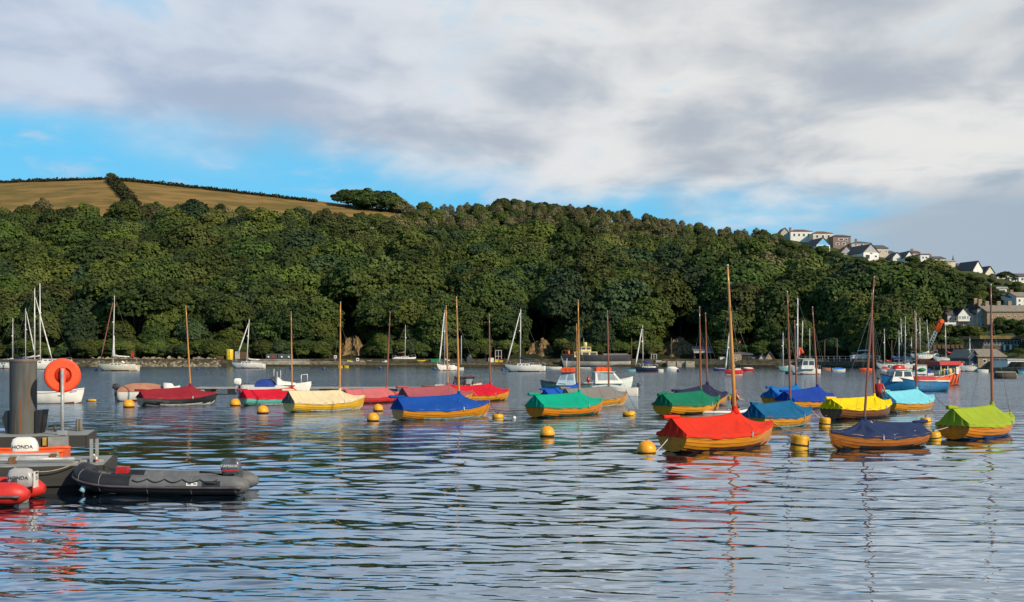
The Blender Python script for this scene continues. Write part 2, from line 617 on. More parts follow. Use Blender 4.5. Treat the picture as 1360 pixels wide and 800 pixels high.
def tree_meshes(seed, kind, H=11.0, Rc=5.8, tall=0.80, nl=56, leaves=12000, size=0.37, trunkh=0.28, open_=0.0):
    """A trunk mesh and a crown mesh: leaf clumps spread over many uneven boughs."""
    rng = random.Random(seed)
    nr = np.random.default_rng(seed)
    cz = H * (1 - tall / 2)
    lobes = []
    big = [(0.0, 0.0, 0.1, 0.74)]
    for i in range(rng.randint(2, 4)):
        th = rng.uniform(0, 6.283)
        big.append((0.42 * math.cos(th), 0.42 * math.sin(th), rng.uniform(-0.45, 0.35), rng.uniform(0.42, 0.58)))
    for i in range(nl):
        bx, by, bz, br = rng.choice(big)
        th = rng.uniform(0, 6.283)
        up = rng.uniform(-0.55, 1.0)
        rr = math.sqrt(max(0, 1 - up * up)) * rng.uniform(0.82, 0.96)
        c = np.array([Rc * (bx + br * rr * math.cos(th)), Rc * (by + br * rr * math.sin(th)), cz + (bz + br * up) * H * tall * 0.55])
        lobes.append((c, rng.uniform(0.11, 0.22) * Rc, 0.82))
    for bx, by, bz, br in big:
        lobes.append((np.array([Rc * bx, Rc * by, cz + bz * H * tall * 0.55]), Rc * br * 0.97, H * tall * 0.55 / Rc))
    tot = sum(r * r for c, r, zq in lobes)
    vs, fs = [], []
    allc, alln, alls = [], [], []
    for c, r, zq in lobes:
        n = int(leaves * r * r / tot)
        n = max(n, 40)
        d = nr.normal(size=(n, 3))
        d /= np.linalg.norm(d, axis=1)[:, None]
        d[:, 2] = np.where(d[:, 2] < -0.35, -d[:, 2], d[:, 2])
        rad = r * (0.80 + 0.26 * nr.random(n))[:, None]
        # a ragged, layered surface: ridges and hollows round each bough
        rad *= (1 + 0.10 * np.sin(5 * d[:, :1] * 3 + c[0]) * np.sin(7 * d[:, 2:3] * 2 + c[1]))
        p = c + d * rad * np.array([1, 1, zq])
        keep = nr.random(n) > open_
        allc.append(p[keep])
        nn = d * 0.85 + nr.normal(size=(n, 3)) * 0.34 + np.array([0, 0, 0.15])
        alln.append(nn[keep])
    C = np.concatenate(allc)
    N = np.concatenate(alln)
    N /= np.linalg.norm(N, axis=1)[:, None] + 1e-9
    n = len(C)
    S = size * (0.6 + 0.8 * nr.random(n))
    t = np.cross(N, nr.normal(size=(n, 3)))
    t /= np.linalg.norm(t, axis=1)[:, None] + 1e-9
    bt = np.cross(N, t)
    a = (S * 0.5)[:, None]
    q = np.stack([C - t * a - bt * a * .7, C + t * a * .8 - bt * a, C + t * a + bt * a * .8, C - t * a * .7 + bt * a], 1).reshape(-1, 3)
    me = bpy.data.meshes.new('crown')
    me.vertices.add(4 * n)
    me.vertices.foreach_set('co', q.ravel().astype(np.float32))
    me.loops.add(4 * n)
    me.loops.foreach_set('vertex_index', np.arange(4 * n, dtype=np.int32))
    me.polygons.add(n)
    me.polygons.foreach_set('loop_start', (np.arange(n) * 4).astype(np.int32))
    me.polygons.foreach_set('loop_total', np.full(n, 4, np.int32))
    me.update(calc_edges=True)
    me.materials.append(M_LEAF[kind])
    tb = MB()
    limb(tb, (0, 0, -1.5), (rng.uniform(-.4, .4), rng.uniform(-.4, .4), H * 0.62), 0.32, 0.14, rng, 6, 0.15)
    for i in range(7):
        c, r, zq = lobes[rng.randrange(nl)]
        limb(tb, (0, 0, H * rng.uniform(trunkh, 0.5)), tuple(c), 0.15, 0.04, rng)
    to = tb.build('trunk', M_BARK)
    tm = to.data
    bpy.data.objects.remove(to)
    return tm, me


PROTO = {}
for key, kind, seed, kw in (
        ('dark_a', 'dark', 1, dict()), ('dark_b', 'dark', 2, dict(Rc=6.4, nl=52)), ('mid_a', 'mid', 3, dict(Rc=5.4)), ('mid_b', 'mid', 4, dict(nl=50, tall=0.85)),
        ('olive_a', 'olive', 5, dict(Rc=5.2, nl=40)), ('olive_b', 'olive', 6, dict(Rc=6.0)), ('brown_a', 'brown', 7, dict(Rc=3.4, tall=0.88, open_=0.35, nl=30, size=0.28)),
        ('brown_b', 'brown', 8, dict(Rc=4.0, tall=0.85, open_=0.4, size=0.28)), ('blue_a', 'blue', 9, dict(Rc=4.4, tall=0.9)), ('blue_b', 'blue', 10, dict(Rc=5.4))):
    PROTO[key] = tree_meshes(seed, kind, **kw)

LAND = [(-40, 'behind the far-left yachts'), (40, 'above the tall left masts'), (105, 'left of the red-ensign yacht'), (155, 'behind the red-ensign yacht'),
        (215, 'above the rubble shore'), (270, 'above the maroon-covered boat'), (315, 'above the yellow tank'), (365, 'above the grey containers'), (415, 'above the pale concrete quay'),
        (465, 'above the left bare earth bank'), (520, 'above the propped-up yacht'), (580, 'above the green skip'), (640, 'above the white gantry ashore'), (695, 'above the blue-boom yacht'),
        (760, 'above the beached workboat'), (820, 'above the workboat\'s bow'), (870, 'above the dark-hulled yacht'), (920, 'above the dark boatyard shed'), (985, 'above the red-hulled boat'),
        (1040, 'above the stone boathouses'), (1095, 'above the big white catamaran'), (1150, 'above the quay railing'), (1205, 'above the marina masts'), (1260, 'above the bay-windowed house'), (1320, 'above the stone terrace'), (1400, 'at the right edge')]
BAND = ['at the waterside', 'on the lower slope', 'halfway up the slope', 'on the upper slope', 'under the skyline']
TONE = {'dark': 'dark green', 'mid': 'fresh green', 'olive': 'olive green', 'brown': 'thin brownish', 'blue': 'blue-green'}
SHAPE = {'dark': 'broad rounded tree', 'mid': 'leafy rounded tree', 'olive': 'sunlit domed tree', 'brown': 'half-bare upright tree', 'blue': 'tall narrow-crowned tree'}
HOUSEBOX = [(1246, 1314, 412, 449), (1300, 1480, 408, 436), (1290, 1366, 447, 500), (1280, 1480, 474, 500), (1335, 1480, 392, 411), (1320, 1345, 383, 396), (1225, 1300, 452, 500), (1030, 1300, 470, 500), (1280, 1480, 470, 500)]
HOUSEY = [(1035, 318), (1100, 338), (1150, 350), (1200, 350), (1250, 356), (1300, 368), (1360, 382), (1500, 404)]
BANKS = [(466, 17, 452), (719, 15, 455), (902, 22, 457)]


def tree_ok(x, y):
    if x < 560 and y < interp(TREELINE, x):
        return False
    if x > 1028 and y < interp(HOUSEY, x) + (20 if x > 1160 else 15):
        return False
    if 1246 < x < 1480 and y > 398:
        return False
    if 1225 < x < 1480 and y > 452:
        return False
    for bx, bw, by in BANKS:
        if -bw - 10 < x - bx < bw + (34 if bx > 850 else 14) and y > by - 7:
            return False
    return True


def pick_kind(x, y, rng):
    top = (y - interp(YC, x)) / 190.0
    r = rng.random()
    if x > 540 and x < 1030 and top < 0.24:
        return 'brown' if r < 0.74 else ('olive' if r < 0.92 else 'mid')
    if x < 560 and top < 0.45 and r < 0.18:
        return 'brown'
    if top > 0.55:
        return 'dark' if r < 0.45 else 'blue' if r < 0.6 else 'mid' if r < 0.9 else 'olive'
    return 'dark' if r < 0.28 else 'mid' if r < 0.56 else 'olive' if r < 0.86 else 'blue' if r < 0.95 else 'brown'


def place_trees():
    rng = random.Random(21)
    cand = []
    row = 0
    D = 0
    for ui in range(40):
        u = 0.015 + ui * 0.0262
        if u > 0.975:
            break
        x = -430 + rng.uniform(0, 30)
        while x < 1800:
            ds, dc = interp(DS, x), interp(DC, x)
            d = ds + APRON + (dc - ds - APRON) * (u + rng.uniform(-0.008, 0.008))
            y = ground_y(x, d)
            step = F / d * rng.uniform(5.6, 9.0)
            if tree_ok(x, y):
                s = rng.choice([rng.uniform(0.62, 1.0), rng.uniform(0.85, 1.2), rng.uniform(1.0, 1.5)])
                if ui == 0:
                    s *= 0.68
                top = (y - interp(YC, x)) / 190.0
                if top < 0.30:
                    s = min(s, 1.0) * (0.62 + 0.38 * max(0, top) / 0.30)
                if top > 0.5 and x < 1230:
                    s *= 1.18
                if x > 900 and top < 0.2:
                    s *= 0.8
                if x > 1028 and y < interp(HOUSEY, x) + 48:
                    s = min(s, 1.0) * 0.52
                if x < 560 and y < interp(TREELINE, x) + 20:
                    s *= 0.75
                cand.append((x, d, y, s, pick_kind(x, y, rng)))
            x += step
    # the crowns that show best become trees of their own
    used, solo, rest = set(), [], []
    order = sorted(range(len(cand)), key=lambda i: -cand[i][3] / cand[i][1])
    for i in order:
        x, d, y, s, k = cand[i]
        z = min(range(len(LAND)), key=lambda j: abs(LAND[j][0] - x))
        top = (y - interp(YC, x)) / max(30, (476 - interp(YC, x)))
        b = max(0, min(4, int((1 - top) * 5)))
        cell = (z, b, k)
        n_in = sum(1 for q in used if q[0] == z and q[1] == b)
        if -10 < x < 1370 and s > 0.75 and cell not in used and n_in < 3 and len(solo) < 230:
            used.add(cell)
            solo.append((i, '%s %s %s, %s' % (TONE[k], SHAPE[k], BAND[b], LAND[z][1])))
        else:
            rest.append(i)
    for i, lab in solo:
        x, d, y, s, k = cand[i]
        key = k + rng.choice(['_a', '_b'])
        tm, cm = PROTO[key]
        t = thing('tree', lab, 'tree', ((x - 680) * d / F, d, ground_z(x, d) - 1.1 * s), rng.uniform(0, 6.28), 'trees of the wooded hillside')
        t.scale = (s * rng.uniform(0.9, 1.12), s * rng.uniform(0.9, 1.12), s)
        for nm, me in (('trunk', tm), ('crown', cm)):
            o = bpy.data.objects.new(nm, me)
            COL.objects.link(o)
            o.parent = t
    # everything else reads as one mass of wood
    pc = bpy.data.collections.new('wood_kinds')
    keys = sorted(PROTO)
    for key in keys:
        tm, cm = PROTO[key]
        bm = bmesh.new()
        bm.from_mesh(cm)
        nf = len(bm.faces)
        bm.from_mesh(tm)
        bm.faces.ensure_lookup_table()
        for f in bm.faces[nf:]:
            f.material_index = 1
        me = bpy.data.meshes.new('wood_' + key)
        bm.to_mesh(me)
        bm.free()
        me.materials.append(cm.materials[0])
        me.materials.append(M_BARK)
        pc.objects.link(bpy.data.objects.new('wood_' + key, me))
    pts, ang, scl, pk = [], [], [], []
    for i in rest:
        x, d, y, s, k = cand[i]
        pts.append(((x - 680) * d / F, d, ground_z(x, d) - 1.1 * s))
        ang.append(rng.uniform(0, 6.28))
        scl.append((s, s * rng.uniform(.9, 1.1), s))
        pk.append(keys.index(k + rng.choice(['_a', '_b'])))
    for i in range(24):
        x = 664 + i * 6.2 + rng.uniform(-2, 2)
        d = interp(DC, x) + rng.uniform(-3, 3)
        s = rng.uniform(0.62, 0.74) * (1 - i / 60)
        pts.append(((x - 680) * d / F, d, ground_z(x, d) - 1.0))
        ang.append(rng.uniform(0, 6.28))
        scl.append((s, s, s))
        pk.append(keys.index(rng.choice(['dark_a', 'dark_b', 'blue_b', 'olive_a'])))
    # undergrowth that closes the gaps and the foot of the slope
    for _ in range(2600):
        x = rng.uniform(-430, 1700) if _ < 1700 else rng.uniform(1030, 1480)
        ds, dc = interp(DS, x), interp(DC, x)
        d = ds + APRON * 0.75 + (dc - ds - APRON) * (rng.random() ** 2.4)
        y = ground_y(x, d)
        if _ >= 1700:
            d = ds + APRON + (dc - ds - APRON) * rng.random()
            y = ground_y(x, d)
            if y < interp(HOUSEY, x) + 5 or any(a < x < b and c < y < e for a, b, c, e in HOUSEBOX):
                continue
        elif not tree_ok(x, y):
            continue
        s = rng.uniform(0.22, 0.46) if x < 1225 else rng.uniform(0.14, 0.30)
        pts.append(((x - 680) * d / F, d, ground_z(x, d) - 0.5))
        ang.append(rng.uniform(0, 6.28))
        scl.append((s * 1.3, s * 1.3, s))
        pk.append(keys.index(rng.choice(['dark_a', 'mid_a', 'olive_a', 'mid_b', 'blue_b'])))
    for _ in range(620):
        x = rng.uniform(-100, 1225)
        d = interp(DS, x) + rng.uniform(9.5, 30)
        if 915 < x < 1036 and d < interp(DS, x) + 19 or any(abs(x - bx) < bw + 8 for bx, bw, by in BANKS) or 738 < x < 842 and d < interp(DS, x) + 12:
            continue
        s = rng.uniform(0.26, 0.52)
        pts.append(((x - 680) * d / F, d, ground_z(x, d) - 0.8))
        ang.append(rng.uniform(0, 6.28))
        scl.append((s * 1.3, s * 1.3, s))
        pk.append(keys.index(rng.choice(['dark_a', 'mid_a', 'olive_a', 'mid_b', 'dark_b'])))
    me = bpy.data.meshes.new('woodland')
    me.from_pydata(pts, [], [])
    for nm, typ, data in (('ang', 'FLOAT', ang), ('pick', 'INT', pk)):
        a = me.attributes.new(nm, typ, 'POINT')
        a.data.foreach_set('value', data)
    a = me.attributes.new('scl', 'FLOAT_VECTOR', 'POINT')
    a.data.foreach_set('vector', [q for v in scl for q in v])
    o = bpy.data.objects.new('woodland', me)
    COL.objects.link(o)
    tag(o, 'dense mixed woodland mass covering the whole hillside behind the single trees', 'woodland', kind='stuff')
    ng = bpy.data.node_groups.new('woodland', 'GeometryNodeTree')
    ng.interface.new_socket('Geometry', in_out='INPUT', socket_type='NodeSocketGeometry')
    ng.interface.new_socket('Geometry', in_out='OUTPUT', socket_type='NodeSocketGeometry')
    gi = ng.nodes.new('NodeGroupInput')
    go = ng.nodes.new('NodeGroupOutput')
    ci = ng.nodes.new('GeometryNodeCollectionInfo')
    ci.inputs['Collection'].default_value = pc
    ci.inputs['Separate Children'].default_value = True
    ci.inputs['Reset Children'].default_value = True
    ip = ng.nodes.new('GeometryNodeInstanceOnPoints')
    ip.inputs['Pick Instance'].default_value = True

    def attr(nm, typ):
        n = ng.nodes.new('GeometryNodeInputNamedAttribute')
        n.data_type = typ
        n.inputs['Name'].default_value = nm
        return n.outputs['Attribute']
    cx = ng.nodes.new('ShaderNodeCombineXYZ')
    ng.links.new(attr('ang', 'FLOAT'), cx.inputs[2])
    ng.links.new(gi.outputs[0], ip.inputs['Points'])
    ng.links.new(ci.outputs[0], ip.inputs['Instance'])
    ng.links.new(attr('pick', 'INT'), ip.inputs['Instance Index'])
    ng.links.new(cx.outputs[0], ip.inputs['Rotation'])
    ng.links.new(attr('scl', 'FLOAT_VECTOR'), ip.inputs['Scale'])
    ng.links.new(ip.outputs[0], go.inputs[0])
    md = o.modifiers.new('scatter', 'NODES')
    md.node_group = ng
    print('trees solo', len(solo), 'rest', len(rest))


place_trees()


def extra_tree(name, x, y, hpx, kind, label, cat='tree', wide=1.0, group=None, D=None, sink=2.0):
    if D is None:
        p, D = on_hill(x, y)
    else:
        p = P(x, y, D)
    tm, cm = PROTO[kind]
    t = thing(name, label, cat, p, random.uniform(0, 6.28), group)
    s = hpx * D / F / 9.0
    t.location.z -= sink * s
    t.scale = (s * wide, s * wide, s)
    for nm, me in (('trunk', tm), ('crown', cm)):
        o = bpy.data.objects.new(nm, me)
        COL.objects.link(o)
        o.parent = t
    return t


# copse on the skyline
for i, (x, hp, k, w, lab) in enumerate(((463, 22, 'dark_a', 1.1, 'dark tree at the left end of the skyline copse, on the dry field'), (476, 23, 'blue_b', 1.0, 'second tree of the skyline copse, just right of its left end'),
                                        (490, 25, 'dark_b', 1.1, 'tallest rounded dark tree of the skyline copse'), (505, 25, 'blue_b', 1.1, 'broad middle tree of the skyline copse'),
                                        (519, 23, 'dark_a', 1.0, 'dark tree just right of the middle of the skyline copse'), (531, 19, 'brown_b', 1.3, 'thin brownish tree near the right end of the skyline copse'),
                                        (543, 13, 'brown_a', 1.6, 'lowest thin bush at the right end of the skyline copse'))):
    extra_tree('tree', x, interp(YC, x) + 3, hp * 1.25, k, lab, 'tree', w * 1.25, 'trees of the skyline copse', sink=3.6)
extra_tree('bush', 148, 239, 9, 'dark_a', 'small round bush standing up from the hedge where the two fields meet', 'bush', 1.2)
for i, (x, y, hp) in enumerate(((1330, 371, 9), (1338, 371, 10), (1345, 373, 7))):
    extra_tree('conifer', x, y, hp, 'blue_b', ['flat dark tree left of three among the far-right skyline houses', 'tallest middle one of three dark trees among the far-right skyline houses', 'small dark tree right of three among the far-right skyline houses'][i], 'tree', 1.5, 'dark trees among the skyline houses')
# garden shrubs around the lower houses
SHR = [(1262, 447, 16, 'mid_a', 'hedge shrub under the conservatory of the bay-windowed house'), (1278, 450, 18, 'dark_a', 'dark shrub below the gabled bay of the pale house'), (1293, 450, 18, 'mid_b', 'green shrub left of the flat-roofed timber house'),
       (1250, 458, 14, 'olive_a', 'olive shrub above the brown timber wall'), (1266, 462, 14, 'dark_b', 'dark shrub right of the brown timber wall'), (1316, 434, 13, 'dark_a', 'dark garden shrub in front of the stone terrace, beside the tall mast'),
       (1330, 438, 12, 'mid_a', 'green garden shrub below the middle of the stone terrace'), (1346, 438, 14, 'dark_b', 'dark garden shrub below the right part of the stone terrace'), (1358, 446, 15, 'mid_b', 'green shrub at the right edge above the flat-roofed house'),
       (1240, 444, 18, 'mid_b', 'green bush above the orange-topped crane'), (1304, 402, 16, 'mid_a', 'bright green bush above the chimney of the stone terrace'), (1325, 404, 14, 'olive_b', 'olive bush behind the roof of the stone terrace'),
       (1352, 474, 12, 'dark_a', 'dark shrub behind the low white building'), (1285, 404, 15, 'dark_b', 'dark bush behind the gabled bay house'), (1265, 408, 16, 'mid_a', 'green bush above the left wing of the bay-windowed house')]
for x, y, hp, k, lab in SHR:
    extra_tree('shrub', x, y, hp, k, lab, 'shrub', 1.3, 'garden shrubs of the lower houses')


# hedges of the fields
M_HEDGE = mat('hedge_leaves', (0.045, 0.050, 0.018), 0.9, scale=2.0, col2=(0.03, 0.03, 0.014), spec=0.15)


def hedge(name, pts, h, w, label, seed):
    rng = random.Random(seed)
    mb = MB()
    base = []
    for i in range(len(pts) - 1):
        for k in range(26):
            x = pts[i][0] + (pts[i + 1][0] - pts[i][0]) * k / 26
            y = pts[i][1] + (pts[i + 1][1] - pts[i][1]) * k / 26
            base.append(on_hill(x, y)[0])
    for p in base:
        hh = h * rng.uniform(0.55, 1.25)
        for _ in range(60):
            c = p + Vector((rng.uniform(-2.0, 2.0), rng.uniform(-w, w), rng.uniform(0, hh) * rng.uniform(.5, 1.0)))
            s = rng.uniform(0.22, 0.48)
            a = Vector((rng.gauss(0, 1), rng.gauss(0, 1), rng.gauss(0, 1))).normalized()
            t = a.orthogonal().normalized()
            b = a.cross(t)
            mb.add([c - t * s - b * s * .6, c + t * s * .7 - b * s, c + t * s + b * s * .7, c - t * s * .6 + b * s], [(0, 1, 2, 3)])
    tag(mb.build(name, M_HEDGE), label, 'hedge')


hedge('hedge', [(-60, 245), (0, 243), (140, 239)], 1.3, 0.7, 'dark hedge along the top of the left dry field', 1)
hedge('hedge', [(152, 240), (200, 244), (300, 255), (420, 269)], 1.3, 0.7, 'thin dark hedge along the top of the right dry field', 2)
hedge('hedge', [(148, 241), (160, 254), (170, 264), (182, 280)], 3.2, 1.6, 'thick hedge running downhill between the two dry fields', 3)

# bare earth banks at the foot of the slope
M_EARTH = mat('bare_earth', (0.27, 0.185, 0.09), 0.95, scale=0.9, stretch=(2, 1, 0.6), col2=(0.09, 0.062, 0.032), bump=0.8, spec=0.1, detail=8)


def earth_bank(x0, x1, ytop, ybot, seed, label):
    rng = random.Random(seed)
    D = interp(DS, (x0 + x1) / 2) + APRON + 2
    mb = MB()
    n, mrow = 18, 12
    rows = []
    for j in range(mrow + 1):
        row = []
        v = j / mrow
        for i in range(n + 1):
            u = i / n
            x = (x0 + x1) / 2 + (u - .5) * (x1 - x0) * (1.25 - .55 * v) + rng.uniform(-.7, .7)
            y = ybot + (ytop - ybot) * v * (1 - 0.30 * abs(2 * u - 1) ** 2 + 0.05 * math.sin(u * 9 + seed) + rng.uniform(-.05, .05))
            dd = D + v * 6 + rng.uniform(-1, 1) * 0.4 + 2 * abs(2 * u - 1) ** 2 + 0.8 * math.sin(u * 13 + seed * 2)
            row.append(P(x, y, dd))
        rows.append(row)
    back = [[p + Vector((0, 5, -1)) for p in rows[-1]]]
    mb.loft(rows + back, closed=False, caps=(False, False), sm=False)
    o = mb.build('earth_bank', M_EARTH)
    tag(o, label, 'earth bank')


earth_bank(447, 488, 446, 479, 1, 'bare brown earth bank behind the cream-covered boat, below the trees')
earth_bank(699, 738, 450, 479, 2, 'tan scrubby bank left of the beached workboat')
earth_bank(872, 930, 449, 479, 3, 'wide bare earth bank left of the dark boatyard shed')
# ------------------------------------------------------------------ covered sailing dinghies
M_MASTS = {
    'gold': mat('spar_golden_varnish', (0.60, 0.27, 0.050), 0.35, scale=2, stretch=(6, 6, 0.5), col2=(0.44, 0.18, 0.030), coat=0.4),
    'red': mat('spar_red_varnish', (0.30, 0.095, 0.035), 0.35, scale=2, stretch=(6, 6, 0.5), col2=(0.20, 0.06, 0.022), coat=0.4),
}
M_ROPE = mat('rope_pale', (0.55, 0.52, 0.46), 0.9, scale=30)
M_ROPED = mat('rope_dark', (0.10, 0.095, 0.085), 0.9, scale=30)
M_WIRE = mat('stay_wire', (0.16, 0.16, 0.16), 0.5, scale=20)
M_STEEL = mat('galvanised_steel', (0.45, 0.46, 0.47), 0.45, scale=8, metal=0.6)
M_RAIL = mat('dark_rubbing_strake', (0.16, 0.075, 0.03), 0.4, scale=4, stretch=(1, 6, 6), coat=0.3)


def hullmat(name, col, wood=True):
    if wood:
        return mat('hull_' + name, col, 0.33, scale=1.6, stretch=(0.5, 5, 9), col2=tuple(q * 0.62 for q in col), coat=0.06, spec=0.22, detail=8, thresh=(0.25, 0.6))
    return mat('hull_' + name, col, 0.35, scale=2.0, col2=tuple(q * 0.8 for q in col), coat=0.35)


H_YEL = (0.60, 0.262, 0.016)
HULLS = {
    'yellow': hullmat('yellow_varnish', H_YEL), 'amber': hullmat('amber_varnish', (0.57, 0.222, 0.014)), 'orange': hullmat('orange_varnish', (0.60, 0.205, 0.014)),
    'brown': hullmat('brown_varnish', (0.38, 0.125, 0.022)), 'darkbrown': hullmat('dark_brown_varnish', (0.17, 0.065, 0.02)), 'black': hullmat('black_paint', (0.016, 0.015, 0.016), False),
    'teal': hullmat('teal_paint', (0.10, 0.42, 0.36), False), 'red': hullmat('red_paint', (0.62, 0.03, 0.03), False), 'ochre': hullmat('ochre_yellow_paint', (0.72, 0.42, 0.02), False),
}
BOTTOMS = {'white': mat('bottom_white', (0.62, 0.64, 0.58), 0.5), 'green': mat('bottom_green', (0.03, 0.12, 0.08), 0.5), 'blue': mat('bottom_blue', (0.03, 0.08, 0.20), 0.5),
           'grey': mat('bottom_pale_green', (0.36, 0.46, 0.42), 0.5), 'brown': mat('bottom_dark_brown', (0.09, 0.03, 0.02), 0.5), 'dark': mat('bottom_black', (0.02, 0.02, 0.02), 0.5)}


def clothmat(name, col, fade=0.75):
    m = mat('canvas_' + name, col, 0.82, scale=1.3, col2=tuple(q * fade for q in col), bump=0.35, bscale=11, spec=0.15, detail=7, thresh=(0.25, 0.75))
    # sewn seams every metre or so, faint streaks of dirt and a few bird droppings
    nt = m.node_tree
    b = nt.nodes['Principled BSDF']
    base = b.inputs['Base Color'].links[0].from_socket
    tc = node(nt, 'ShaderNodeTexCoord')
    sp = node(nt, 'ShaderNodeSeparateXYZ')
    nt.links.new(tc.outputs['Object'], sp.inputs[0])
    fr = mathn(nt, 'FRACT', mathn(nt, 'MULTIPLY', mathn(nt, 'ADD', sp.outputs[0], 7.3), 0.83))
    seam = smooth(nt, mathn(nt, 'ABSOLUTE', mathn(nt, 'SUBTRACT', fr, 0.5)), 0.016, 0.004)
    c = mixcol(nt, mathn(nt, 'MULTIPLY', seam, 0.45), base, tuple(q * 0.45 for q in col))
    mp = node(nt, 'ShaderNodeMapping')
    mp.inputs['Scale'].default_value = (3.2, 1.2, 0.7)
    nt.links.new(tc.outputs['Object'], mp.inputs['Vector'])
    ns = node(nt, 'ShaderNodeTexNoise')
    ns.inputs['Scale'].default_value = 1.7
    ns.inputs['Detail'].default_value = 6
    nt.links.new(mp.outputs[0], ns.inputs['Vector'])
    c = mixcol(nt, mathn(nt, 'MULTIPLY', smooth(nt, ns.outputs['Fac'], 0.52, 0.72), 0.30), c, tuple(0.55 * q + 0.02 for q in col))
    nd = node(nt, 'ShaderNodeTexNoise')
    nd.inputs['Scale'].default_value = 9.0
    nd.inputs['Detail'].default_value = 1
    nt.links.new(tc.outputs['Object'], nd.inputs['Vector'])
    c = mixcol(nt, mathn(nt, 'MULTIPLY', smooth(nt, nd.outputs['Fac'], 0.765, 0.79), 0.7), c, (0.6, 0.6, 0.56))
    nt.links.new(c, b.inputs['Base Color'])
    return m


CLOTH = {
    'maroon': clothmat('maroon', (0.26, 0.018, 0.030)), 'crimson': clothmat('crimson', (0.56, 0.010, 0.030)), 'cream': clothmat('cream', (0.66, 0.55, 0.34), 0.85), 'salmon': clothmat('salmon', (0.52, 0.13, 0.14), 0.85),
    'rose': clothmat('faded_rose', (0.33, 0.085, 0.10), 0.85), 'blue': clothmat('royal_blue', (0.007, 0.068, 0.33)), 'brightblue': clothmat('bright_blue', (0.009, 0.085, 0.46)), 'grey': clothmat('grey', (0.20, 0.19, 0.175), 0.85),
    'green': clothmat('emerald', (0.0, 0.32, 0.20), 0.85), 'darkgreen': clothmat('dark_green', (0.006, 0.16, 0.085)), 'navy': clothmat('navy', (0.020, 0.023, 0.062)), 'vermilion': clothmat('vermilion', (0.62, 0.032, 0.014), 0.88),
    'petrol': clothmat('petrol_blue', (0.006, 0.110, 0.250)), 'midblue': clothmat('mid_blue', (0.008, 0.14, 0.46)), 'deepblue': clothmat('deep_blue', (0.009, 0.048, 0.32)), 'yellow': clothmat('yellow', (0.80, 0.56, 0.004), 0.88),
    'sky': clothmat('light_blue', (0.17, 0.55, 0.66), 0.9), 'navy2': clothmat('slate_navy', (0.020, 0.036, 0.100)), 'lime': clothmat('lime', (0.28, 0.37, 0.026), 0.88),
    'creamgrey': clothmat('shaded_cream_end', (0.16, 0.13, 0.115)),  # stern end of the cream cover, its shade put into the colour
}
DL, NP = 4.7, 7


def d_beam(s):
    return max(0.012, float(np.interp(s, [0, .12, .3, .5, .65, .8, .9, .97, 1.0], [.56, .67, .78, .80, .72, .50, .295, .10, .012])))


def d_sheer(s):
    return float(np.interp(s, [0, .2, .45, .7, .88, 1], [.50, .43, .40, .47, .58, .68]))


def d_keel(s):
    return float(np.interp(s, [0, .1, .3, .6, .8, .92, .97, 1.0], [-.03, -.12, -.2, -.22, -.18, -.06, .12, .55]))


def d_section(s, v):
    """Half-width and height at station s for v running from keel 0 to sheer 1."""
    b, zk, zs = d_beam(s), d_keel(s), d_sheer(s)
    a = v * math.pi / 2
    full = float(np.interp(s, [0, .5, .8, 1], [0.62, 0.60, 0.95, 1.1]))
    y = b * math.sin(a) ** full
    z = zk + (zs - zk) * (0.35 * v + 0.65 * (1 - math.cos(a)))
    return y, z


def station_x(s):
    return -DL / 2 + s * DL


